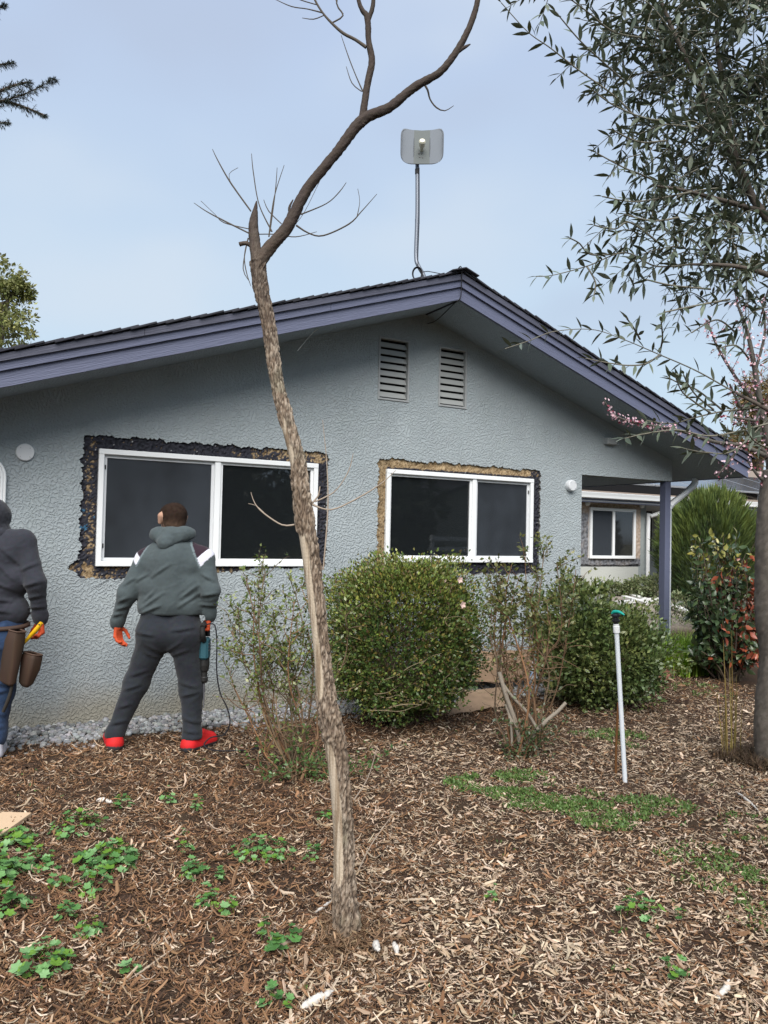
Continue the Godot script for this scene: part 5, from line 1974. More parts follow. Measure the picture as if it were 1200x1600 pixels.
	# red paving slabs by the grass
	for k in 3:
		g = Geo.new()
		g.col = vary(Color(0.27, 0.12, 0.095), 0.15)
		var p: Vector3 = gnd([1050, 1068, 1035][k], [1049, 1044, 1056][k])
		g.box(p + Vector3(0, 0.018, 0), Vector3(0.30, 0.045, 0.2), Basis(Vector3.UP, 0.35 + 0.1 * k), 0.006)
		tag(part("paving_slab", g, M.stone), ["middle red paving slab at the edge of the grass clump", "red paving slab farthest right, half under the grass clump", "red paving slab nearest the glossy shrub"][k], "slab", "red paving slabs")
	# pipe stand with valves past the wall corner
	b = at(914, 925, 9.6)
	var gb := Vector3(b.x, gh(b.x, b.z), b.z)
	o = thing("valve_stand", "dark grey pipe stand with valves behind the wall corner", "valve", gb)
	g = Geo.new()
	g.col = Color(0.10, 0.105, 0.11)
	var h := b.y - gb.y
	g.lathe([Vector2(0.03, 0), Vector2(0.03, h - 0.08), Vector2(0.055, h - 0.06), Vector2(0.06, h + 0.0), Vector2(0.05, h + 0.04), Vector2(0.035, h + 0.06), Vector2(0.03, h + 0.1), Vector2(0.0, h + 0.115)], Transform3D(), 14)
	part("riser_pipe", g, M.plain, o)
	g = Geo.new()
	g.col = Color(0.24, 0.25, 0.26)
	var e2 := at(946, 934, 9.6) - gb
	g.rod(Vector3(0.02, h - 0.09, 0), e2, 0.022, 10)
	g.rod(e2, Vector3(e2.x, 0, e2.z), 0.022, 10)
	part("cross_pipe", g, M.plain, o)
	g = Geo.new()
	g.col = Color(0.13, 0.135, 0.14)
	g.lathe([Vector2(0, -0.06), Vector2(0.05, -0.05), Vector2(0.065, 0), Vector2(0.05, 0.05), Vector2(0.02, 0.06), Vector2(0.018, 0.085), Vector2(0, 0.09)], Transform3D(Basis(), e2), 14)
	part("valve_body", g, M.plain, o)
	# bleached wood pieces on the mulch
	var pc := [[470, 1584, 522, 1556, 0.014, "bleached split wood piece at the bottom edge below the tree"], [588, 1474, 592, 1508, 0.012, "upright bleached splinter just right of the tree foot"], [616, 1478, 622, 1500, 0.010, "short pale bark piece right of the bleached splinter"], [492, 1430, 518, 1415, 0.007, "slim white splinter left of the tree foot"], [1122, 1566, 1140, 1540, 0.010, "grey weathered chunk near the lower right corner"], [1150, 1240, 1185, 1272, 0.007, "long pale stick lying below the plum trunk"], [600, 1411, 702, 1414, 0.005, "thin fallen twig on the mulch right of the tree"], [196, 1540, 275, 1488, 0.004, "thin dry twig lying in the lower left mulch"], [150, 1254, 176, 1259, 0.013, "white stone-like chunk on the mulch left of the shoes"]]
	for q in pc:
		g = Geo.new()
		g.col = Color(0.50, 0.47, 0.43) if q[4] > 0.0065 else Color(0.36, 0.29, 0.22)
		var p := gnd(q[0], q[1]) + Vector3(0, 0.012, 0)
		var e := gnd(q[2], q[3]) + Vector3(0, 0.02, 0)
		if q[1] == 1474:
			e.y += 0.03
		var r: float = q[4]
		var m := p.lerp(e, 0.5) + Vector3(rf(-1, 1), 0.3, rf(-1, 1)) * r
		var pr := path([p, p.lerp(m, 0.5) + rdir() * r * 0.3, m, m.lerp(e, 0.5) + rdir() * r * 0.3, e], [r * 0.35, r, r * 1.1, r * 0.8, r * 0.15], 0.006)
		g.tube(pr[0], pr[1], 9)
		for k in g.v.size():
			g.v[k] += g.n[k] * nz.get_noise_3d(g.v[k].x * 7000.0, g.v[k].y * 7000.0, g.v[k].z * 7000.0) * r * 0.7
			g.c[k] = g.c[k] * (1.0 + 0.5 * nz.get_noise_3d(g.v[k].x * 9000.0, g.v[k].y * 9000.0, g.v[k].z * 3000.0))
		g.smooth()
		tag(part("wood_piece", g, M.matt), q[5], "wood piece", "loose wood pieces")


func sheet(g: Geo, a: Vector3, b: Vector3, c: Vector3, d: Vector3, wav: float, col: Color, sd: float) -> void:
	# a thin bent sheet with corners a b (far) and c d (near)
	var n := (b - a).cross(c - a).normalized()
	if n.y < 0:
		n = -n
	for side in 2:
		var f := g.v.size()
		for r in 11:
			for q in 15:
				var p := a.lerp(b, q / 14.0).lerp(c.lerp(d, q / 14.0), r / 10.0)
				p += n * (nz.get_noise_3d(q * 14.0, r * 14.0, sd * 100.0) * wav - 0.004 * side)
				if r == 10 or r == 0 or q == 0 or q == 14:
					p += (c - a).normalized() * nz.get_noise_3d(q * 60.0, r * 60.0, sd * 50.0) * 0.03
				g.add(p, n if side == 0 else -n, col * (1.0 + 0.35 * nz.get_noise_3d(p.x * 700.0, p.y * 700.0, p.z * 700.0)))
		for r in 10:
			for q in 14:
				var k := f + r * 15 + q
				g.quad(k, k + 1, k + 16, k + 15)
	g.smooth()


func mulch() -> void:
	var kinds := []
	for k in 5:
		# irregular bent splinters, unit length
		var g := Geo.new()
		var w: float = [0.08, 0.13, 0.055, 0.17, 0.036][k]
		var t: float = [0.03, 0.035, 0.03, 0.025, 0.03][k]
		var bend: float = [0.05, -0.08, 0.12, 0.04, 0.2][k]
		var rows := []
		for r in 4:
			var y := r / 3.0
			var ww: float = w * [0.6, 1.0, 0.95, 0.5][r] * rf(0.6, 1.35)
			var off := rf(-0.05, 0.05)
			var z := bend * (y - 0.5) * (y - 0.5) * 4.0
			rows.append([Vector3(off - ww, z, y - 0.5), Vector3(off + ww, z, y - 0.5 + rf(-0.04, 0.04)), Vector3(off + ww * 0.8, z + t, y - 0.5), Vector3(off - ww * 0.8, z + t * 1.3, y - 0.5 + rf(-0.04, 0.04))])
		for r in 3:
			for s in 4:
				var a: Vector3 = rows[r][s]
				var b: Vector3 = rows[r][(s + 1) % 4]
				var c: Vector3 = rows[r + 1][(s + 1) % 4]
				var d: Vector3 = rows[r + 1][s]
				g.face([a, b, c, d], [Vector3.DOWN, Vector3.RIGHT, Vector3.UP, Vector3.LEFT][s])
		g.face(rows[0], Vector3.FORWARD)
		g.face(rows[3], Vector3.BACK)
		kinds.append(g.mesh(null))
	var tr := []
	var tc := []
	for k in 5:
		var e: Array[Transform3D] = []
		tr.append(e)
		tc.append(PackedColorArray())
	var fw := -RC.z
	var heading := atan2(fw.x, -fw.z)
	var total := 370000
	for k in total:
		var a := heading + (rf(-0.72, 0.72) if rng.randf() < 0.86 else rf(-1.15, 1.0))
		var r := 1.7 + 7.6 * pow(rng.randf(), 1.25)
		var p := EYE + Vector3(sin(a) * r, 0, -cos(a) * r)
		if p.z < 0.1 or (p.z < 0.5 and p.x < 6.2 and rng.randf() < 0.8) or p.x > 11.0:
			continue
		var y := gh(p.x, p.z)
		var n1 := nz.get_noise_2d(p.x * 55.0, p.z * 55.0)
		var n2 := nz.get_noise_2d(p.x * 190.0 + 500.0, p.z * 190.0)
		# sun-bleached in the open, redder and finer to the left and by the house
		var side := (p - EYE).dot(RC.x) + 0.25 * n1
		var bleach := 0.26 + 0.46 * sstep(-0.6, 0.5, side) * sstep(0.9, 2.2, p.z) + 0.25 * n1 + 0.22 * n2
		bleach += 0.14 * sstep(3.5, 5.0, p.x)
		var kind := rng.randi() % 4
		if rng.randf() > 0.35 + bleach:
			kind = 4 if rng.randf() < 0.7 else 2
		var c: Color
		if rng.randf() < bleach * 0.78:
			c = Color(0.29, 0.21, 0.14).lerp(Color(0.56, 0.45, 0.34), pow(rng.randf(), 1.3))
		elif rng.randf() < 0.62:
			c = Color(0.13, 0.068, 0.037).lerp(Color(0.27, 0.158, 0.088), rng.randf())
		else:
			c = Color(0.042, 0.026, 0.018).lerp(Color(0.085, 0.052, 0.035), rng.randf())
		c = vary(c, 0.2)
		var l := 0.010 + 0.033 * pow(rng.randf(), 1.5) if kind < 4 else rf(0.025, 0.075)
		if n2 < -0.3 and rng.randf() < 0.55:
			continue
		if rng.randf() < 0.035:
			l *= 1.9
		elif rng.randf() < 0.3:
			l *= 0.5
		var b := Basis(Vector3.UP, rf(0, TAU)) * Basis(Vector3.RIGHT, rf(-0.5, 0.5)) * Basis(Vector3.BACK, rf(-0.8, 0.8))
		tr[kind].append(Transform3D(b.scaled_local(Vector3(l * rf(0.7, 1.4), l, l)), Vector3(p.x, y + rf(-0.004, 0.022), p.z)))
		tc[kind].append(c)
	var foot := gnd(541, 1468)
	for k in 1400:
		# drifted up against the foot of the tree
		var a := rf(0, TAU)
		var r := 0.05 + 0.2 * pow(rng.randf(), 1.3)
		var p := foot + Vector3(cos(a) * r, 0, sin(a) * r)
		p.y = gh(p.x, p.z) + 0.045 * sstep(0.24, 0.05, r) * rng.randf() + rf(0, 0.01)
		var kind := [4, 2, 4, 0, 1][rng.randi() % 5] as int
		var l := rf(0.015, 0.05)
		tr[kind].append(Transform3D((Basis(Vector3.UP, rf(0, TAU)) * Basis(Vector3.RIGHT, rf(-0.7, 0.7)) * Basis(Vector3.BACK, rf(-0.8, 0.8))).scaled_local(Vector3.ONE * l), p))
		tc[kind].append(vary(Color(0.085, 0.048, 0.028).lerp(Color(0.27, 0.18, 0.11), pow(rng.randf(), 1.5)), 0.25))
	var o := thing("mulch", "shredded bark and wood chip mulch covering the garden", "mulch")
	o.set_meta("kind", "stuff")
	for k in 5:
		many("wood_chips", kinds[k], M.chip, tr[k], tc[k], o)


func mallow_mesh(sd: int, s: float) -> ArrayMesh:
	# round, shallowly lobed leaf on its stalk; the stalk starts at the origin
	var g := Geo.new()
	g.col = Color(0.75, 0.95, 0.6)
	var h := 0.9 * s
	g.tube(PackedVector3Array([Vector3(0, -0.3 * s, -0.75 * s), Vector3(0, h * 0.5, -0.3 * s), Vector3(0, h, 0)]), PackedFloat32Array([0.035 * s]), 4, false)
	g.col = Color.WHITE
	var m := g.add(Vector3(0, h, 0), Vector3.UP, Color(1.25, 1.25, 1.1))
	var n := 22
	var f := g.v.size()
	for ring in 2:
		for k in n:
			var a := TAU * k / n
			var lobe := 1.0 + 0.16 * cos(a * 6.0 + sd) - 0.5 * sstep(0.35, 0.0, absf(wrapf(a - PI * 1.5, -PI, PI)))
			var r := s * lobe * (0.55 if ring == 0 else 1.0)
			var lift := s * (0.16 if ring == 0 else 0.20) + s * 0.05 * cos(a * 6.0 + sd) * (ring + 1)
			g.add(Vector3(cos(a) * r, h + lift, sin(a) * r), Vector3.UP, Color.WHITE)
	for k in n:
		var q := (k + 1) % n
		g.tri(m, f + k, f + q)
		g.quad(f + k, f + q, f + n + q, f + n + k)
	g.smooth()
	return g.mesh(null)


func weeds() -> void:
	var meshes := []
	var shades := []
	for k in 3:
		meshes.append(mallow_mesh(k * 2, 0.0155 + 0.003 * k))
	for q in [Color(0.045, 0.115, 0.03), Color(0.07, 0.17, 0.045), Color(0.11, 0.23, 0.075), Color(0.16, 0.29, 0.12), Color(0.10, 0.20, 0.025)]:
		var m := (M.leaf as StandardMaterial3D).duplicate() as StandardMaterial3D
		m.albedo_color = q.linear_to_srgb()
		shades.append(m)
	var list := [
		[170, 1352, 0.15, 46, 1.15, "largest mallow weed, in the middle of the left mulch"], [122, 1298, 0.15, 30, 0.95, "wide mallow weed behind the largest one"], [410, 1338, 0.16, 40, 0.8, "low mallow mat left of the bare tree"],
		[62, 1356, 0.09, 16, 1.0, "mallow weed between the largest one and the board"], [22, 1322, 0.12, 22, 1.1, "mallow weed growing against the pale board"], [6, 1375, 0.10, 20, 1.2, "upper of the mallow weeds cut by the left edge"], [4, 1428, 0.10, 18, 1.2, "lower of the mallow weeds cut by the left edge"],
		[146, 1394, 0.09, 14, 0.95, "mallow weed just below the largest one"], [90, 1392, 0.05, 8, 0.9, "small mallow left of the one below the largest"], [285, 1334, 0.05, 8, 0.8, "small mallow between the two biggest weeds"], [302, 1374, 0.07, 13, 0.95, "mallow group in front of the low mat"], [345, 1382, 0.03, 4, 1.05, "pair of mallow leaves right of that group"],
		[325, 1416, 0.06, 9, 0.9, "mallow sprout in the centre left mulch"], [356, 1432, 0.03, 5, 0.9, "tiny bright mallow sprout below the low mat"], [192, 1263, 0.05, 9, 0.85, "mallow sprout nearest the man's left shoe"], [262, 1254, 0.04, 7, 0.75, "mallow sprout between the man's shoes and the largest weed"], [307, 1266, 0.04, 8, 0.75, "mallow sprout in front of the man's right shoe"],
		[485, 1345, 0.05, 7, 0.8, "mallow leaves close to the left side of the trunk"], [505, 1282, 0.04, 6, 0.8, "mallow sprout beside the peeled part of the trunk"], [70, 1518, 0.10, 16, 1.25, "mallow weed in the lower left corner"], [205, 1523, 0.03, 3, 1.2, "mallow leaf trio near the dry twig at lower left"],
		[416, 1478, 0.03, 3, 1.15, "leftmost mallow leaves of the three near the tree foot"], [430, 1499, 0.03, 4, 1.2, "lowest mallow leaves of the three near the tree foot"], [455, 1481, 0.02, 2, 1.3, "single round mallow leaf nearest the tree foot"], [102, 1440, 0.05, 7, 0.95, "small mallow above the lower left corner weed"], [138, 1462, 0.05, 7, 0.95, "mallow sprout right of that small one"],
		[1000, 1434, 0.09, 12, 1.0, "mallow weed alone in the right mulch"], [1062, 1441, 0.02, 3, 0.8, "tiny mallow sprout right of the lone weed"], [768, 1409, 0.025, 4, 0.8, "mallow sprout in the middle of the right mulch"], [1050, 1526, 0.05, 5, 1.0, "mallow leaves in the lower right mulch"], [430, 1578, 0.05, 5, 0.9, "mallow sprout at the bottom edge"],
	]
	for q in list:
		var c := gnd(q[0], q[1])
		var o := thing("mallow_weed", q[5], "weed", c, "mallow weeds in the mulch")
		for k in int(q[3] * 2.8):
			var r: float = q[2] * 0.95 * pow(rng.randf(), 0.62)
			var a := rf(0, TAU)
			var p := Vector3(cos(a) * r, 0, sin(a) * r)
			p.y = gh(c.x + p.x, c.z + p.z) - c.y + rf(0.0, 0.085) * (1.3 - r / q[2])
			var s: float = q[4] * rf(0.45, 1.05)
			var tl := p.normalized() * 0.4
			var n := (Vector3.UP + Vector3(tl.x, 0, tl.z) * rf(0.2, 1.2) + rdir() * 0.3).normalized()
			part("leaf", meshes[rng.randi() % 3], shades[rng.randi() % 5], o).transform = Transform3D(basis_to(n, rf(0, TAU)).scaled_local(Vector3.ONE * s), p)
	# the low green carpet and scattered sprouts
	var tr: Array[Transform3D] = []
	var tc := PackedColorArray()
	var lf := small_leaf(1.0, 0.5, 0.3)
	for q in [[770, 1228, 0.30, 0.13, 520], [850, 1248, 0.36, 0.15, 700], [930, 1276, 0.30, 0.14, 520], [1015, 1262, 0.26, 0.10, 330], [820, 1215, 0.2, 0.08, 160], [950, 1150, 0.3, 0.10, 160], [985, 1160, 0.2, 0.12, 120], [1095, 1080, 0.3, 0.2, 130], [1110, 1360, 0.24, 0.2, 150], [1180, 1300, 0.2, 0.15, 110], [1140, 1360, 0.12, 0.12, 90], [1170, 1430, 0.15, 0.1, 60]]:
		var c := gnd(q[0], q[1])
		for k in int(q[4] * 1.7):
			var a := rf(0, TAU)
			var r := sqrt(rng.randf())
			var p: Vector3 = c + Vector3(RC.x.x, 0, RC.x.z) * cos(a) * r * q[2] + Vector3(RC.z.x, 0, RC.z.z) * sin(a) * r * q[3] * 1.6
			if nz.get_noise_2d(p.x * 300.0, p.z * 300.0) < -0.12:
				continue
			p.y = gh(p.x, p.z)
			var tint := Color(0.06, 0.115, 0.03).lerp(Color(0.12, 0.19, 0.05), rng.randf())
			for s in 4:
				var d := (rdir() + Vector3(0, 0.7, 0)).normalized()
				tr.append(Transform3D(basis_to(d, rf(0, TAU)).scaled_local(Vector3.ONE * rf(0.011, 0.027)), p + Vector3(rf(-0.015, 0.015), rf(0, 0.02), rf(-0.015, 0.015))))
				tc.append(vary(tint, 0.2))
	for k in 420:
		var p := Vector3(rf(0.0, 5.0), 0, rf(1.0, 4.6))
		if nz.get_noise_2d(p.x * 90.0, p.z * 90.0) < 0.1:
			continue
		p.y = gh(p.x, p.z) + 0.008
		for s in 3:
			tr.append(Transform3D(basis_to((rdir() + Vector3.UP).normalized(), rf(0, TAU)).scaled_local(Vector3.ONE * rf(0.012, 0.022)), p + Vector3(rf(-0.01, 0.01), 0, rf(-0.01, 0.01))))
			tc.append(vary(Color(0.08, 0.15, 0.04), 0.25))
	tag(many("ground_cover", lf, M.leaf, tr, tc), "low green weed carpet and scattered sprouts in the mulch", "ground cover", "", "stuff")


func opposite() -> void:
	# what the window glass mirrors: the other side of the road
	var lf := small_leaf(1.0, 0.55, 0.3)
	var spots := [[1.0, 15.0, 2.6, 5.5], [5.5, 14.0, 2.4, 5.0], [9.0, 16.0, 2.2, 4.4], [-4.0, 16.0, 2.6, 5.5], [12.0, 15.5, 1.9, 4.3]]
	var nm := ["large dark tree across the road, second from the left", "dark tree across the road facing the wide window", "dark tree across the road beside the pale house", "dark tree across the road, leftmost", "dark tree across the road just left of the pale house"]
	for k in spots.size():
		var q: Array = spots[k]
		var c := Vector3(q[0], 0, q[1])
		var r: float = q[2]
		ball_tree("street_tree", nm[k], c, [[c + Vector3(0, q[3] * 0.55, 0), Vector3(r, r, r)], [c + Vector3(r * 0.6, q[3] * 0.35, 0), Vector3(r, r, r) * 0.8], [c + Vector3(-r * 0.7, q[3] * 0.4, 0.4), Vector3(r, r, r) * 0.8], [c + Vector3(0, 0.9, -0.4), Vector3(r * 1.1, 0.9, r * 0.8)]], lf, Vector2(0.3, 0.55), 5200, Color(0.03, 0.045, 0.02), Color(0.055, 0.08, 0.03), 0.2, 0.0, "trees across the road")
	var h := thing("pale_house", "pale low house with a white gable across the road, mirrored in the windows", "house", Vector3(19.9, 0, 19))
	var g := Geo.new()
	g.col = Color(0.30, 0.31, 0.28)
	g.prism(PackedVector2Array([Vector2(-4.5, 0), Vector2(4.5, 0), Vector2(4.5, 2.6), Vector2(0, 4.2), Vector2(-4.5, 2.6)]), 0, 7)
	part("wall", g, M.far_stucco, h)
	for s in [-1.0, 1.0]:
		g = Geo.new()
		g.box(Vector3(s * 2.35, 3.5, 3.4), Vector3(5.3, 0.12, 7.8), Basis(Vector3.BACK, -s * 0.342))
		part("roof", g, M.shingle, h)
	for x in [-0.8]:
		g = Geo.new()
		g.box(Vector3(x, 1.6, -0.02), Vector3(1.5, 1.2, 0.06))
		var w := part("window", g, M.vinyl, h)
		for q in [Vector2(-0.35, -0.28), Vector2(0.35, -0.28), Vector2(-0.35, 0.28), Vector2(0.35, 0.28)]:
			g = Geo.new()
			g.box(Vector3(x + q.x, 1.6 + q.y, -0.055), Vector3(0.62, 0.48, 0.02))
			part("pane", g, M.dark, w)
	var f := thing("rail_fence", "white rail fence across the road, mirrored in the right-hand window", "fence", Vector3(12.3, 0, 12.5))
	for k in 6:
		g = Geo.new()
		g.box(Vector3(k * 1.8, 0.8, 0), Vector3(0.1, 1.6, 0.1), Basis(), 0.01)
		part("post", g, M.vinyl, f)
	for y in [0.5, 0.85, 1.2, 1.5]:
		g = Geo.new()
		g.box(Vector3(4.5, y, 0.07), Vector3(9.1, 0.12, 0.03))
		part("rail", g, M.vinyl, f)


# ---------------------------------------------------------------- people

class Flesh:
	var a := PackedVector3Array()
	var b := PackedVector3Array()
	var r := PackedVector2Array()
	var sz := PackedFloat32Array()
	var k := 0.03
	var cut: Callable      # extra field: kept where <= 0
	var wob: Callable

	func cap(p: Vector3, q: Vector3, ra: float, rb := -1.0, s := 1.0) -> void:
		a.append(p)
		b.append(q)
		r.append(Vector2(ra, ra if rb < 0.0 else rb))
		sz.append(s)

	func one(i: int, p: Vector3) -> float:
		var e := b[i] - a[i]
		var d := p - a[i]
		var t := clampf(d.dot(e) / maxf(e.length_squared(), 1e-9), 0.0, 1.0)
		d -= e * t
		d.z *= sz[i]
		return d.length() - lerpf(r[i].x, r[i].y, t)

	func field(p: Vector3, near: PackedInt32Array) -> float:
		var o := 9.0
		for i in near:
			var d := one(i, p)
			var h := maxf(k - absf(o - d), 0.0) / k
			o = minf(o, d) - h * h * k * 0.25
		if wob.is_valid():
			o += wob.call(p)
		if cut.is_valid():
			o = maxf(o, cut.call(p))
		return o

	func add_to(g: Geo, h: float, colour: Callable) -> void:
		var lo := Vector3.ONE * 1e9
		var hi := -lo
		for i in a.size():
			var m := Vector3.ONE * (maxf(r[i].x, r[i].y) * maxf(1.0, 1.0 / sz[i]) + 0.03)
			lo = lo.min(a[i].min(b[i]) - m)
			hi = hi.max(a[i].max(b[i]) + m)
		var bx := int((hi.x - lo.x) / h / 4.0) + 1
		var by := int((hi.y - lo.y) / h / 4.0) + 1
		var bz := int((hi.z - lo.z) / h / 4.0) + 1
		var nx := bx * 4 + 1
		var ny := by * 4 + 1
		var nz_ := bz * 4 + 1
		var val := PackedFloat32Array()
		val.resize(nx * ny * nz_)
		val.fill(1.0)
		var all := PackedInt32Array(range(a.size()))
		var live := PackedInt32Array()
		var sx := 1
		var sy := nx
		var szz := nx * ny
		for z in bz:
			for y in by:
				for x in bx:
					var c := lo + Vector3(x * 4 + 2, y * 4 + 2, z * 4 + 2) * h
					var near := PackedInt32Array()
					var dm := 9.0
					for i in all:
						var d := one(i, c)
						dm = minf(dm, d)
						if d < h * 8.0 + k + 0.03:
							near.append(i)
					var base := x * 4 + y * 4 * sy + z * 4 * szz
					var dd := field(c, all) if dm < 0.25 else dm
					if absf(dd) > h * 7.0 and absf(dm) > h * 7.0:
						if dd < 0.0:
							for zz in 4:
								for yy in 4:
									for xx in 4:
										val[base + xx + yy * sy + zz * szz] = -1.0
						continue
					live.append(base)
					for zz in 4:
						for yy in 4:
							for xx in 4:
								val[base + xx + yy * sy + zz * szz] = field(c + Vector3(xx - 2, yy - 2, zz - 2) * h, near)
		var vid := PackedInt32Array()
		vid.resize(val.size())
		vid.fill(-1)
		var off := PackedInt32Array([0, sx, sy, sx + sy, szz, sx + szz, sy + szz, sx + sy + szz])
		var pos := [Vector3(0, 0, 0), Vector3(1, 0, 0), Vector3(0, 1, 0), Vector3(1, 1, 0), Vector3(0, 0, 1), Vector3(1, 0, 1), Vector3(0, 1, 1), Vector3(1, 1, 1)]
		var edges := [[0, 1], [2, 3], [4, 5], [6, 7], [0, 2], [1, 3], [4, 6], [5, 7], [0, 4], [1, 5], [2, 6], [3, 7]]
		var start := g.v.size()
		var cells := PackedInt32Array()
		for base in live:
			for zz in 4:
				for yy in 4:
					for xx in 4:
						var c := base + xx + yy * sy + zz * szz
						var neg := 0
						for o in off:
							if val[c + o] < 0.0:
								neg += 1
						if neg == 0 or neg == 8:
							continue
						var s := Vector3()
						var n := 0
						for e in edges:
							var va := val[c + off[e[0]]]
							var vb := val[c + off[e[1]]]
							if (va < 0.0) != (vb < 0.0):
								var t := va / (va - vb)
								s += (pos[e[0]] as Vector3).lerp(pos[e[1]], clampf(t, 0.02, 0.98))
								n += 1
						var cx := c % nx
						var cy := (c / nx) % ny
						var cz := c / szz
						var p := lo + (Vector3(cx, cy, cz) + s / n) * h
						vid[c] = g.add(p, Vector3.UP, colour.call(p))
						cells.append(c)
		for c in cells:
			var v0 := val[c]
			for ax in 3:
				var st: int = [sx, sy, szz][ax]
				var v1 := val[c + st]
				if (v0 < 0.0) == (v1 < 0.0):
					continue
				var u: int = [sy, szz, sx][ax]
				var w: int = [szz, sx, sy][ax]
				if c - u - w < 0:
					continue
				var q0 := vid[c]
				var q1 := vid[c - u]
				var q2 := vid[c - u - w]
				var q3 := vid[c - w]
				if q0 < 0 or q1 < 0 or q2 < 0 or q3 < 0:
					continue
				# clockwise seen from outside
				if v0 < 0.0:
					g.i.append_array(PackedInt32Array([q0, q2, q1, q0, q3, q2]))
				else:
					g.i.append_array(PackedInt32Array([q0, q1, q2, q0, q2, q3]))
		# smooth normals for what was added
		for q in range(start, g.v.size()):
			g.n[q] = Vector3.ZERO
		for q in range(0, g.i.size(), 3):
			if g.i[q] < start:
				continue
			var fn := (g.v[g.i[q + 2]] - g.v[g.i[q]]).cross(g.v[g.i[q + 1]] - g.v[g.i[q]])
			for e in 3:
				g.n[g.i[q + e]] += fn
		for q in range(start, g.v.size()):
			g.n[q] = g.n[q].normalized()


func hand(s: Flesh, w: Vector3, d: Vector3, side: Vector3, n: Vector3, curl: Array, r: float) -> void:
	d = d.normalized()
	side = (side - d * side.dot(d)).normalized()
	n = (n - d * n.dot(d) - side * n.dot(side)).normalized()
	for k in 4:
		var o := side * (0.027 - 0.018 * k)
		s.cap(w + o * 0.6, w + d * 0.078 + o, 0.0155, 0.0125)
		var root := w + d * (0.085 - 0.004 * absf(k - 1.3)) + o
		var len: float = [0.92, 1.05, 1.0, 0.8][k]
		var an := 0.0
		for q in 3:
			an += float(curl[0]) * [1.0, 1.1, 0.7][q] * (1.0 + 0.1 * k)
			var dr := d * cos(an) + n * sin(an)
			var e: Vector3 = root + dr * len * [0.043, 0.028, 0.022][q]
			s.cap(root, e, r * [1.05, 0.98, 0.9][q], r * [0.98, 0.9, 0.8][q])
			root = e
	var t0 := w + d * 0.018 + side * 0.026
	var t1 := t0 + (d * 0.6 + side * 0.75 + n * float(curl[1])).normalized() * 0.042
	var t2 := t1 + (d * 0.85 + side * 0.25 + n * float(curl[1]) * 1.3).normalized() * 0.034
	var t3 := t2 + (d * 0.9 + n * float(curl[1]) * 1.5).normalized() * 0.026
	s.cap(w + d * 0.01, t0, 0.018, 0.016)
	s.cap(t0, t1, 0.0155, r * 1.15)
	s.cap(t1, t2, r * 1.1, r)
	s.cap(t2, t3, r, r * 0.85)


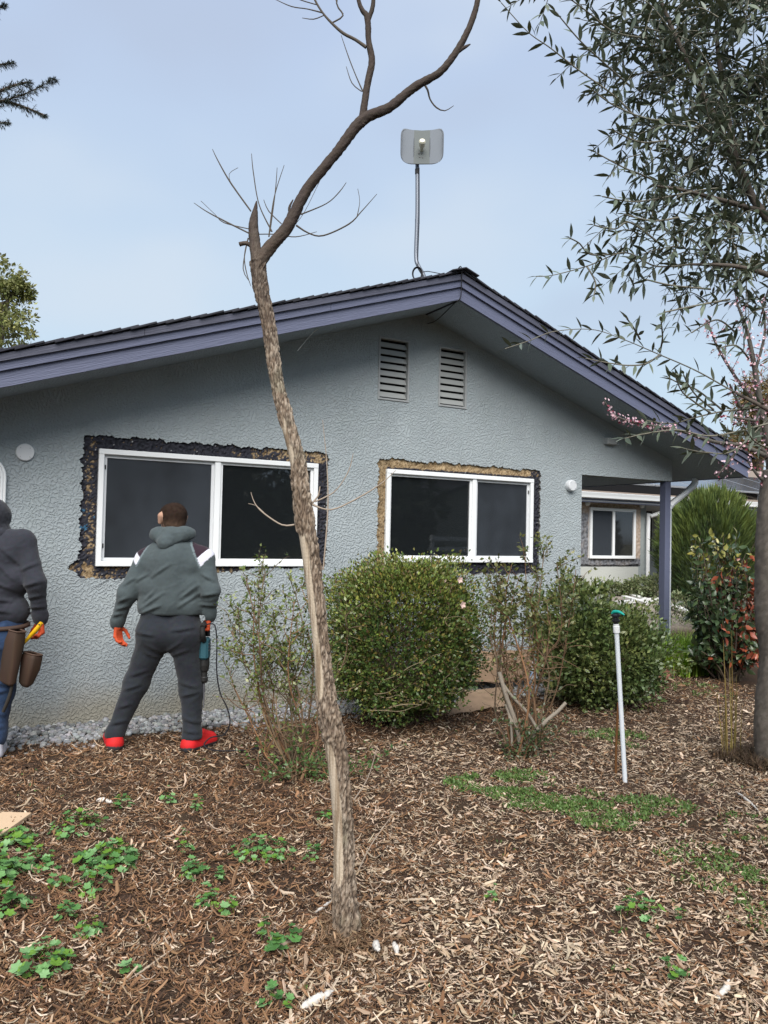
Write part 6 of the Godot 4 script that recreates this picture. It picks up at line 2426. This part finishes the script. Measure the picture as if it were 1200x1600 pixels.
func make_person(o: Node3D, J: Dictionary) -> void:
	# J holds the joints in the person's own axes: x right as seen from behind, y up, z towards the viewer
	var skin_c := Color(0.36, 0.215, 0.15)
	var head: Vector3 = J.head
	var f: Vector3 = J.face
	f = f.normalized()
	var sd := f.cross(Vector3.UP).normalized()
	var dn := Vector3.DOWN
	var wrinkle := func(scale: float, amp: float) -> Callable:
		return func(p: Vector3) -> float:
			var fold := nz.get_noise_3d(p.x * scale * 0.9 + p.y * 420.0, p.y * scale * 1.5 - p.x * 420.0, p.z * scale + 90.0)
			return amp * 0.75 * nz.get_noise_3d(p.x * scale + 31.0 * o.position.x, p.y * scale * 1.2, p.z * scale) - amp * 0.55 * pow(1.0 - minf(1.0, absf(fold) * 2.0), 4.0)
	var creased := func(base: Callable, folds: Array) -> Callable:
		return func(p: Vector3) -> float:
			var o_: float = base.call(p)
			for q in folds:
				var a_: Vector3 = q[0]
				var e_: Vector3 = q[1]
				var v_ := Vector2(e_.x - a_.x, e_.y - a_.y)
				var w_ := Vector2(p.x - a_.x, p.y - a_.y)
				var t_ := clampf(w_.dot(v_) / v_.length_squared(), 0.0, 1.0)
				var d_ := w_ - v_ * t_
				var fade: float = q[2] * sin(PI * (0.12 + 0.76 * t_))
				var s_ := d_.length() / 0.013
				if s_ < 3.0:
					o_ -= fade * exp(-s_ * s_)
					var u_ := (d_ + Vector2(0, 0.020)).length() / 0.011
					o_ += fade * 0.8 * exp(-u_ * u_)
			return o_
	# body: head, neck and the figure under the clothes, one skin
	var b := Flesh.new()
	b.k = 0.03
	b.cap(head - f * 0.022 + Vector3(0, 0.008, 0), head + f * 0.028 + Vector3(0, 0.006, 0), 0.083, 0.079)
	b.cap(head + f * 0.045 + dn * 0.05, head + f * 0.052 + dn * 0.085, 0.052, 0.042)
	b.cap(head + f * 0.04 + dn * 0.01, head + f * 0.05 + dn * 0.06, 0.062, 0.05)
	b.cap(head + f * 0.105 + dn * 0.015, head + f * 0.122 + dn * 0.045, 0.010, 0.014)
	b.cap(head + f * 0.092 + dn * 0.078 + sd * 0.018, head + f * 0.092 + dn * 0.078 - sd * 0.018, 0.011)
	for s in [-1.0, 1.0]:
		b.cap(head + sd * s * 0.03 + f * 0.094 + dn * 0.002, head + sd * s * 0.05 + f * 0.082 + dn * 0.004, 0.010)
		var ear: Vector3 = head + sd * s * 0.086 + dn * 0.02 + f * 0.004
		b.cap(ear + Vector3(0, 0.022, 0) - f * 0.004, ear + dn * 0.022 + f * 0.006 + sd * s * 0.004, 0.025, 0.014)
	b.cap(head + dn * 0.07 - f * 0.012, J.neck, 0.056, 0.062)
	var ear_note := func(_p: Vector3) -> Color: return skin_c
	var g := Geo.new()
	b.add_to(g, 0.0045, ear_note)
	var bb := Flesh.new()
	bb.k = 0.05
	bb.cap(J.neck, J.chest, 0.06, 0.11)
	bb.cap(J.chest, J.pelvis, 0.12, 0.11)
	for s in 2:
		bb.cap(J.neck, J.shoulder[s], 0.05, 0.05)
		bb.cap(J.shoulder[s], J.elbow[s], 0.045, 0.038)
		bb.cap(J.elbow[s], J.wrist[s], 0.038, 0.026)
		bb.cap(J.pelvis, J.hip[s], 0.09, 0.08)
		bb.cap(J.hip[s], J.knee[s], 0.075, 0.05)
		bb.cap(J.knee[s], J.ankle[s], 0.048, 0.035)
		bb.cap(J.ankle[s], J.toe[s], 0.028, 0.02)
	bb.add_to(g, 0.016, ear_note)
	part("body", g, M.plain, o)
	# hair or raised hood
	var hr := Flesh.new()
	hr.k = 0.03
	var hair_c: Color = J.hair
	if J.hooded:
		hr.cap(head - f * 0.03 + Vector3(0, 0.012, 0), head + f * 0.045 + Vector3(0, 0.005, 0), 0.112, 0.105)
		hr.cap(head - f * 0.03 + dn * 0.06, head + f * 0.03 + dn * 0.09, 0.10, 0.095)
		hr.cap(head + dn * 0.1 - f * 0.02, J.neck + Vector3(0, -0.01, 0), 0.10, 0.115)
		hr.cut = func(p: Vector3) -> float: return minf((p - head).dot(f) - 0.09, 9.0) if (p - head).length() < 0.15 else -1.0
		hr.wob = wrinkle.call(520.0, 0.006)
	else:
		hr.cap(head - f * 0.024 + Vector3(0, 0.010, 0), head + f * 0.026 + Vector3(0, 0.010, 0), 0.0895, 0.085)
		hr.cap(head - f * 0.03 + dn * 0.05, head - f * 0.01 + dn * 0.055, 0.072)
		hr.cut = func(p: Vector3) -> float:
			var q: Vector3 = p - head
			var fr: float = q.dot(f)
			return maxf(fr - 0.05 - 0.5 * maxf(0.0, q.y - 0.0), maxf(-0.105 - q.y, (fr + 0.022) if q.y < 0.012 else -1.0))
		hr.wob = func(p: Vector3) -> float: return 0.0022 * nz.get_noise_3d(p.x * 5000.0, p.y * 3000.0, p.z * 5000.0)
	g = Geo.new()
	hr.add_to(g, 0.0055, func(p: Vector3) -> Color: return (hair_c.lerp(Color(0.11, 0.07, 0.05), 0.0 if J.hooded else 0.75 * sstep(-0.005, -0.075, p.y - head.y))) * (1.0 + 0.5 * nz.get_noise_3d(p.x * 3000.0, p.y * 3000.0, p.z * 3000.0)))
	part("raised_hood" if J.hooded else "hair", g, M.cloth if J.hooded else M.matt, o)
	# sweatshirt
	var t := Flesh.new()
	t.k = 0.032
	for q in J.torso:
		t.cap(q[0], q[1], q[2], q[2], q[3])
	for s in 2:
		t.cap(J.neck + Vector3(0, -0.02, 0.01), J.shoulder[s], 0.075, 0.077)
		t.cap(J.shoulder[s], J.elbow[s], 0.075, 0.062)
		t.cap(J.elbow[s], J.wrist[s], 0.062, 0.045)
		t.cap(J.wrist[s], J.wrist[s] + (J.wrist[s] - J.elbow[s]).normalized() * 0.03, 0.045)
	var hem: float = J.hem
	t.cut = func(p: Vector3) -> float: return hem - p.y if absf(p.x - J.pelvis.x) < 0.25 and p.y < hem + 0.05 and J.is_torso.call(p) else -1.0
	t.wob = creased.call(wrinkle.call(330.0, 0.005), J.folds)
	g = Geo.new()
	t.add_to(g, 0.0070, J.top_colour)
	part("sweatshirt", g, M.cloth, o)
	if J.has("hood"):
		var hd := Flesh.new()
		hd.k = 0.04
		for q in J.hood:
			hd.cap(q[0], q[1], q[2], q[3])
		hd.wob = wrinkle.call(600.0, 0.006)
		g = Geo.new()
		hd.add_to(g, 0.007, J.hood_colour)
		part("hood", g, M.cloth, o)
	# trousers
	var tr := Flesh.new()
	tr.k = 0.05
	for q in J.seat:
		tr.cap(q[0], q[1], q[2], q[2], q[3])
	for s in 2:
		tr.cap(J.hip[s], J.knee[s], J.leg[0], J.leg[1])
		tr.cap(J.knee[s], J.ankle[s], J.leg[1], J.leg[2])
		tr.cap(J.ankle[s], J.ankle[s] + Vector3(0, -0.035, 0), J.leg[2])
	tr.cut = func(p: Vector3) -> float: return float(J.cuff) - p.y
	tr.wob = creased.call(wrinkle.call(300.0, 0.006), J.leg_folds)
	g = Geo.new()
	tr.add_to(g, 0.0088, J.leg_colour)
	part("trousers", g, M.cloth, o)
	# shoes and gloves
	for s in 2:
		var sh := Flesh.new()
		sh.k = 0.025
		var an: Vector3 = J.ankle[s]
		var toe: Vector3 = J.toe[s]
		var heel := Vector3(an.x, 0.045, an.z) - (toe - an) * Vector3(1, 0, 1) * 0.16
		sh.cap(heel, Vector3(toe.x, 0.04, toe.z), 0.052, 0.048)
		sh.cap(heel + (toe - an) * Vector3(0.35, 0, 0.35), Vector3(toe.x, 0.038, toe.z), 0.060, 0.054)
		sh.cap(heel, an + Vector3(0, 0.01, 0.0), 0.056, 0.056)
		sh.cap(an.lerp(toe, 0.3) + Vector3(0, 0.02, 0), toe, 0.054, 0.044)
		sh.cut = func(p: Vector3) -> float: return maxf(0.004 - p.y, p.y - 0.135)
		g = Geo.new()
		var sc: Color = J.shoe
		var so: Color = J.sole
		sh.add_to(g, 0.0055, func(p: Vector3) -> Color: return so if p.y < 0.038 + 0.01 * (p.z - an.z) else sc * (1.0 + 0.3 * nz.get_noise_3d(p.x * 900.0, p.y * 900.0, p.z * 900.0)))
		part("shoe", g, M.plain, o)
		var gl := Flesh.new()
		gl.k = 0.009
		var hv: Array = J.hand[s]
		hand(gl, J.wrist[s] + hv[0].normalized() * 0.035, hv[0], hv[1], hv[2], hv[3], 0.0098)
		gl.cap(J.wrist[s], J.wrist[s] + hv[0].normalized() * 0.05, 0.029, 0.025)
		g = Geo.new()
		gl.add_to(g, 0.0038, func(p: Vector3) -> Color: return Color(0.43, 0.062, 0.02) * (1.0 + 0.25 * nz.get_noise_3d(p.x * 2500.0, p.y * 2500.0, p.z * 2500.0)))
		part("glove", g, M.plain, o)


func people() -> void:
	var hx := Vector3(RC.x.x, 0, RC.x.z).normalized()
	var bs := Basis(hx, Vector3.UP, hx.cross(Vector3.UP))
	# ---- the man in the grey hoodie
	var O := gnd(240, 1172)
	var d := depth(O)
	var o := thing("person", "person in grey hoodie with white shoulder flashes, dark joggers and red shoes", "person", O)
	o.basis = bs
	var L := local_of(bs, O, d)
	var J := {}
	J.head = L.call(266, 807, -0.02)
	J.face = Vector3(-0.62, -0.02, -0.78)
	J.hair = Color(0.026, 0.017, 0.013)
	J.hooded = false
	J.neck = L.call(264, 846, 0.0)
	J.chest = L.call(267, 890, 0.0)
	J.pelvis = L.call(264, 975, 0.0)
	J.shoulder = [L.call(226, 875, 0.0), L.call(315, 873, 0.0)]
	J.elbow = [L.call(199, 927, 0.04), L.call(330, 923, 0.05)]
	J.wrist = [L.call(181, 970, -0.02), L.call(325, 958, -0.01)]
	J.hip = [L.call(241, 993, 0.0), L.call(288, 995, 0.0)]
	J.knee = [L.call(210, 1068, -0.03), L.call(297, 1077, -0.03)]
	J.ankle = [L.call(179, 1147, 0.0), L.call(300, 1151, 0.0)]
	J.toe = [L.call(160, 1163, -0.18), L.call(319, 1163, -0.16)]
	J.torso = [[L.call(244, 882), L.call(291, 882), 0.124, 1.05], [L.call(242, 915), L.call(291, 915), 0.128, 1.0], [L.call(241, 946), L.call(291, 946), 0.122, 1.0], [L.call(267, 875, 0.02), L.call(266, 940, 0.02), 0.15, 1.0]]
	J.hem = L.call(265, 960).y
	var px_: float = J.pelvis.x
	J.is_torso = func(p: Vector3) -> bool: return absf(p.x - px_ - 0.005) < 0.245
	var grey := Color(0.064, 0.080, 0.085)
	var r0: Vector3 = L.call(296, 842)
	r0.z = 0.0
	var r1: Vector3 = L.call(313, 882)
	var w0: Vector3 = L.call(312, 852)
	var w1: Vector3 = L.call(326, 866)
	var mid: float = L.call(266, 860).x
	J.top_colour = func(p: Vector3) -> Color:
		var c := grey * (1.0 + 0.10 * nz.get_noise_3d(p.x * 2500.0, p.y * 2500.0, p.z * 2500.0) + 0.10 * nz.get_noise_3d(p.x * 350.0, p.y * 350.0, p.z * 350.0))
		if p.y < hem_of(J) + 0.03 and absf(p.x - mid) < 0.25:
			c = c * 1.12
		if p.y < hem_of(J) + 0.012 and absf(p.x - mid) < 0.25:
			c = c * 0.8
		# raglan flashes on both shoulders
		var m := Vector3(mid + absf(p.x - mid), p.y, 0.0)
		var seam := (m - r0).cross(r1 - r0).z
		if absf(seam) / r0.distance_to(r1) < 0.006 and m.y > r1.y - 0.02 and m.y < r0.y:
			return grey * 2.0
		var along := (m - w0).dot((w1 - w0).normalized())
		if (m.x - r0.x) * (r1.y - r0.y) - (m.y - r0.y) * (r1.x - r0.x) < 0.0 and m.y > r1.y - 0.035:
			if along > -0.14 and along < 0.06:
				return Color(0.032, 0.022, 0.03)
			if along >= 0.06 and along < 0.115:
				return Color(0.60, 0.60, 0.68)
		return c
	J.hood_colour = func(p: Vector3) -> Color: return grey * (1.0 + 0.10 * nz.get_noise_3d(p.x * 2500.0, p.y * 2500.0, p.z * 2500.0))
	J.hood = [[L.call(241, 836, 0.03), L.call(262, 850, 0.115), 0.035, 0.032], [L.call(297, 834, 0.03), L.call(262, 850, 0.115), 0.035, 0.032], [L.call(250, 832, 0.05), L.call(286, 831, 0.05), 0.037, 0.037], [L.call(246, 832, -0.06), L.call(245, 834, 0.04), 0.034, 0.036], [L.call(288, 832, -0.06), L.call(290, 833, 0.04), 0.034, 0.036], [L.call(268, 836, 0.08), L.call(264, 846, 0.11), 0.05, 0.04]]
	J.seat = [[L.call(246, 948), L.call(284, 948), 0.105, 1.0], [L.call(246, 967), L.call(284, 967), 0.112, 1.0], [L.call(240, 988, 0.02), L.call(288, 990, 0.02), 0.122, 0.95]]
	J.leg = [0.109, 0.080, 0.058]
	J.leg_colour = func(p: Vector3) -> Color:
		return Color(0.025, 0.028, 0.034) * (1.0 + 0.22 * nz.get_noise_3d(p.x * 420.0, p.y * 420.0, p.z * 420.0) + 0.12 * nz.get_noise_3d(p.x * 3000.0, p.y * 3000.0, p.z * 3000.0))
	J.cuff = 0.088
	J.shoe = Color(0.50, 0.014, 0.016)
	J.sole = Color(0.045, 0.045, 0.05)
	J.hand = [[Vector3(0.04, -1, 0.05), Vector3(0.45, 0, -0.9), Vector3(0.9, 0, 0.45), [0.45, 0.35]], [Vector3(-0.05, -1, -0.05), Vector3(-0.25, 0, -1), Vector3(-1, 0, 0.25), [1.05, 0.6]]]
	J.folds = folds_of(L, [[224, 950, 264, 924], [222, 958, 258, 944], [230, 938, 248, 922], [286, 946, 314, 926], [290, 932, 312, 914], [218, 906, 236, 896], [214, 902, 196, 914], [206, 932, 188, 940], [202, 946, 184, 952], [318, 896, 336, 906], [318, 930, 342, 926], [316, 944, 338, 946], [244, 900, 274, 880], [190, 958, 176, 962]], 0.011)
	J.leg_folds = folds_of(L, [[262, 1018, 290, 1000], [264, 1026, 300, 1012], [236, 1004, 258, 1020], [230, 1016, 252, 1028], [206, 1054, 232, 1046], [196, 1076, 222, 1068], [186, 1104, 206, 1098], [176, 1128, 198, 1124], [282, 1064, 308, 1072], [284, 1086, 310, 1080], [288, 1120, 314, 1128], [288, 1138, 312, 1142], [214, 984, 250, 990], [276, 982, 308, 978]], 0.010)
	make_person(o, J)
	# rotary hammer in his right hand, with its lead
	var wr: Vector3 = J.wrist[1]
	var hp := wr + Vector3(-0.028, -0.115, -0.0)
	var dr := Node3D.new()
	dr.name = numbered("rotary_hammer")
	add_child(dr)
	dr.transform = Transform3D(bs, O + bs * hp)
	tag(dr, "teal and black rotary hammer drill held point down beside the red-shoed person", "drill")
	var g := Geo.new()
	g.col = Color(0.016, 0.016, 0.018)
	var hnd := path([Vector3(0.0, 0.02, 0.075), Vector3(0.0, 0.035, 0.03), Vector3(0, 0.035, -0.03), Vector3(0.0, 0.01, -0.075), Vector3(0.005, -0.06, -0.07)], [0.017, 0.018, 0.018, 0.017, 0.02], 0.012)
	g.tube(hnd[0], hnd[1], 10)
	var hn2 := path([Vector3(0.0, 0.02, 0.075), Vector3(0.005, -0.03, 0.08), Vector3(0.005, -0.07, 0.05)], [0.017, 0.018, 0.022], 0.012)
	g.tube(hn2[0], hn2[1], 10)
	part("handle", g, M.plain, dr)
	g = Geo.new()
	g.col = Color(0.022, 0.075, 0.10)
	g.box(Vector3(0.005, -0.135, 0), Vector3(0.062, 0.15, 0.10), Basis(), 0.014)
	part("motor_housing", g, M.plain, dr)
	g = Geo.new()
	g.col = Color(0.02, 0.02, 0.022)
	g.lathe([Vector2(0.0, -0.20), Vector2(0.034, -0.20), Vector2(0.036, -0.25), Vector2(0.03, -0.285), Vector2(0.022, -0.30), Vector2(0.022, -0.33), Vector2(0.027, -0.335), Vector2(0.027, -0.36), Vector2(0.016, -0.375), Vector2(0, -0.378)], Transform3D(Basis(), Vector3(0.005, 0, 0)), 18)
	part("gear_case", g, M.gloss, dr)
	g = Geo.new()
	g.col = Color(0.07, 0.07, 0.075)
	for k in 3:
		g.box(Vector3(0.038, -0.10 - k * 0.022, 0.0), Vector3(0.004, 0.008, 0.06))
	part("air_slot", g, M.plain, dr)
	g = Geo.new()
	g.col = Color(0.10, 0.10, 0.11)
	g.rod(Vector3(0.005, -0.37, 0), Vector3(0.008, -0.55, 0), 0.0065, 8, 0.004)
	part("drill_bit", g, M.plain, dr)
	g = Geo.new()
	g.col = Color(0.014, 0.014, 0.016)
	var wl := func(x: float, y: float, z := 0.0) -> Vector3: return L.call(x, y, z) - hp
	var cp := path([Vector3(0.0, 0.03, 0.05), wl.call(336, 975, 0.06), wl.call(341, 1000, 0.07), wl.call(341, 1045, 0.07), wl.call(346, 1080, 0.06), wl.call(357, 1105, 0.05), wl.call(361, 1128, 0.05), wl.call(352, 1145, 0.06), wl.call(334, 1147, 0.10), wl.call(325, 1158, 0.12), wl.call(345, 1163, 0.16), wl.call(385, 1163, 0.15), wl.call(430, 1158, 0.12)], [0.0048], 0.02)
	for k in cp[0].size():
		var wp: Vector3 = dr.transform * cp[0][k]
		if wp.y < gh(wp.x, wp.z) + 0.012:
			cp[0][k].y += gh(wp.x, wp.z) + 0.012 - wp.y
	g.tube(cp[0], cp[1], 7)
	part("power_cord", g, M.plain, dr)
	# ---- the second man, cut by the left edge
	O = gnd(-20, 1188)
	d = depth(O)
	o = thing("person", "person in charcoal hooded sweatshirt and blue jeans, cut off by the left edge", "person", O)
	o.basis = bs
	L = local_of(bs, O, d)
	J = {}
	J.head = L.call(-20, 806, -0.02)
	J.face = Vector3(-0.15, -0.02, -1)
	J.hair = Color(0.032, 0.034, 0.042)
	J.hooded = true
	J.neck = L.call(-13, 838, 0.0)
	J.chest = L.call(-10, 880, 0.0)
	J.pelvis = L.call(-12, 985, 0.0)
	J.shoulder = [L.call(-56, 850, 0.0), L.call(31, 846, 0.0)]
	J.elbow = [L.call(-84, 912, 0.03), L.call(57, 910, 0.05)]
	J.wrist = [L.call(-80, 962, -0.06), L.call(56, 963, -0.04)]
	J.hip = [L.call(-34, 1000, 0.0), L.call(4, 1000, 0.0)]
	J.knee = [L.call(-40, 1080, -0.04), L.call(-3, 1080, -0.03)]
	J.ankle = [L.call(-44, 1145, 0.0), L.call(-9, 1147, 0.0)]
	J.toe = [L.call(-56, 1160, -0.18), L.call(-22, 1160, -0.17)]
	J.torso = [[L.call(-36, 862), L.call(14, 862), 0.12, 1.05], [L.call(-38, 905), L.call(14, 905), 0.13, 1.0], [L.call(-36, 955), L.call(14, 955), 0.115, 1.0], [L.call(-11, 870, 0.02), L.call(-11, 950, 0.02), 0.15, 1.0]]
	J.hem = L.call(0, 975).y
	var px2: float = J.pelvis.x
	J.is_torso = func(p: Vector3) -> bool: return absf(p.x - px2) < 0.235
	var badge: Vector3 = L.call(-4, 838)
	J.top_colour = func(p: Vector3) -> Color:
		if p.z > 0.05 and Vector2(p.x - badge.x, p.y - badge.y).length() < 0.03:
			return Color(0.62, 0.62, 0.64)
		return Color(0.034, 0.036, 0.045) * (1.0 + 0.15 * nz.get_noise_3d(p.x * 2500.0, p.y * 2500.0, p.z * 2500.0) + 0.15 * nz.get_noise_3d(p.x * 350.0, p.y * 350.0, p.z * 350.0))
	J.seat = [[L.call(-32, 962), L.call(6, 962), 0.10, 1.0], [L.call(-32, 978), L.call(6, 978), 0.108, 1.0], [L.call(-34, 1000, 0.02), L.call(6, 1000, 0.02), 0.118, 0.95]]
	J.leg = [0.105, 0.078, 0.066]
	J.leg_colour = func(p: Vector3) -> Color:
		return Color(0.028, 0.048, 0.095) * (1.0 + 0.35 * nz.get_noise_3d(p.x * 300.0, p.y * 300.0, p.z * 300.0) + 0.3 * nz.get_noise_3d(p.x * 4000.0, p.y * 4000.0, p.z * 4000.0))
	J.cuff = 0.065
	J.shoe = Color(0.50, 0.51, 0.57)
	J.sole = Color(0.05, 0.05, 0.05)
	J.hand = [[Vector3(0.1, -1, -0.05), Vector3(0.6, 0, -0.8), Vector3(0.8, 0, 0.6), [0.5, 0.4]], [Vector3(0.05, -1, -0.15), Vector3(-0.6, 0, -0.8), Vector3(-0.8, 0, 0.6), [0.75, 0.5]]]
	J.folds = folds_of(L, [[6, 850, 34, 880], [0, 870, 30, 905], [-10, 900, 26, 920], [-20, 930, 24, 938], [-20, 945, 24, 955], [40, 890, 60, 880], [44, 915, 70, 908], [44, 935, 68, 930], [44, 950, 66, 948], [-30, 880, -6, 892]], 0.011)
	J.leg_folds = folds_of(L, [[-10, 1020, 14, 1010], [-14, 1060, 16, 1070], [-16, 1082, 14, 1078], [-18, 1110, 8, 1116], [-20, 1130, 6, 1134]], 0.010)
	make_person(o, J)
	# leather tool belt: two pouches and the strap
	g = Geo.new()
	g.col = Color(0.05, 0.03, 0.02)
	var ring := PackedVector3Array()
	for k in 33:
		var a := TAU * k / 32.0
		ring.append(J.pelvis + Vector3(cos(a) * 0.215, 0.035 - 0.015 * sin(a), sin(a) * 0.15))
	g.tube(ring, PackedFloat32Array([0.016]), 6, false)
	var belt := part("tool_belt", g, M.plain, o)
	for k in 2:
		g = Geo.new()
		var c: Vector3 = L.call([36, 55][k], [983, 1008][k], [0.11, 0.03][k])
		var e: Vector3 = L.call([20, 43][k], [1066, 1072][k], [0.10, 0.05][k])
		var up := (c - e).normalized()
		var fx := Basis(Vector3.UP, -0.5) * Vector3.RIGHT
		var fz := fx.cross(up).normalized()
		fx = up.cross(fz)
		var prof := [[0.0, 0.04, 0.008], [0.06, 0.058, 0.03], [0.4, 0.062, 0.045], [0.8, 0.05, 0.05], [1.0, 0.042, 0.045]]
		if k == 1:
			prof = [[0.0, 0.02, 0.008], [0.1, 0.045, 0.03], [0.45, 0.07, 0.05], [0.7, 0.066, 0.05], [0.8, 0.06, 0.045]]
		var st := g.v.size()
		for q in prof:
			for s in 20:
				var a := TAU * s / 20.0
				var ca := signf(cos(a)) * pow(absf(cos(a)), 0.6)
				var sa := signf(sin(a)) * pow(absf(sin(a)), 0.6)
				var dd: Vector3 = fx * ca * q[1] + fz * sa * q[2]
				var p: Vector3 = e + up * e.distance_to(c) * q[0] + dd
				p += dd.normalized() * 0.016 * nz.get_noise_3d(p.x * 900.0, p.y * 900.0, p.z * 900.0)
				g.add(p, dd.normalized(), Color(0.066, 0.038, 0.025).lerp(Color(0.028, 0.017, 0.012), 0.5 + 0.8 * nz.get_noise_3d(p.x * 600.0, p.y * 600.0, p.z * 600.0)))
		for q in prof.size() - 1:
			for s in 20:
				var s1 := (s + 1) % 20
				g.quad(st + q * 20 + s, st + q * 20 + s1, st + q * 20 + 20 + s1, st + q * 20 + 20 + s)
		var mi := g.add(e, -up, Color(0.1, 0.06, 0.04))
		for s in 20:
			g.tri(mi, st + s, st + (s + 1) % 20)
		g.smooth()
		g.col = Color(0.07, 0.042, 0.028)
		var rim := PackedVector3Array()
		for s in 21:
			rim.append(g.v[st + (prof.size() - 1) * 20 + s % 20])
		g.tube(rim, PackedFloat32Array([0.006]), 5, false)
		part("pouch", g, M.plain, belt)
	g = Geo.new()
	g.col = Color(0.03, 0.025, 0.022)
	var lp := path([L.call(30, 1060, 0.1), L.call(24, 1085, 0.1), L.call(14, 1108, 0.09)], [0.008, 0.012, 0.01], 0.01)
	g.tube(lp[0], lp[1], 8)
	part("hammer_loop", g, M.plain, belt)
	var tp := path([L.call(68, 972, 0.06), L.call(60, 983, 0.06), L.call(50, 993, 0.05), L.call(40, 1004, 0.05)], [0.013, 0.016, 0.013, 0.010], 0.01)
	g = Geo.new()
	g.col = Color(0.62, 0.36, 0.008)
	g.tube(tp[0], tp[1], 10)
	var yt := Node3D.new()
	yt.name = numbered("hand_tool")
	add_child(yt)
	yt.transform = Transform3D(bs, O)
	tag(yt, "yellow handled tool sticking out of the leather pouch at the left edge", "tool")
	part("handle", g, M.gloss, yt)
	g = Geo.new()
	g.col = Color(0.06, 0.05, 0.03)
	var hc: Vector3 = L.call(66, 974.5, 0.075)
	g.lathe([Vector2(0.005, 0), Vector2(0.005, 0.002), Vector2(0, 0.002)], Transform3D(Basis(Vector3.RIGHT, PI / 2), hc), 10)
	part("hanging_hole", g, M.plain, yt)


func folds_of(L: Callable, list: Array, amp: float) -> Array:
	var out := []
	for q in list:
		out.append([L.call(q[0], q[1]), L.call(q[2], q[3]), amp])
	return out


func local_of(bs: Basis, o: Vector3, d: float) -> Callable:
	return func(x: float, y: float, z := 0.0) -> Vector3:
		var p := bs.inverse() * (at(x, y, d) - o)
		p.z = z
		return p


func hem_of(J: Dictionary) -> float:
	return J.hem
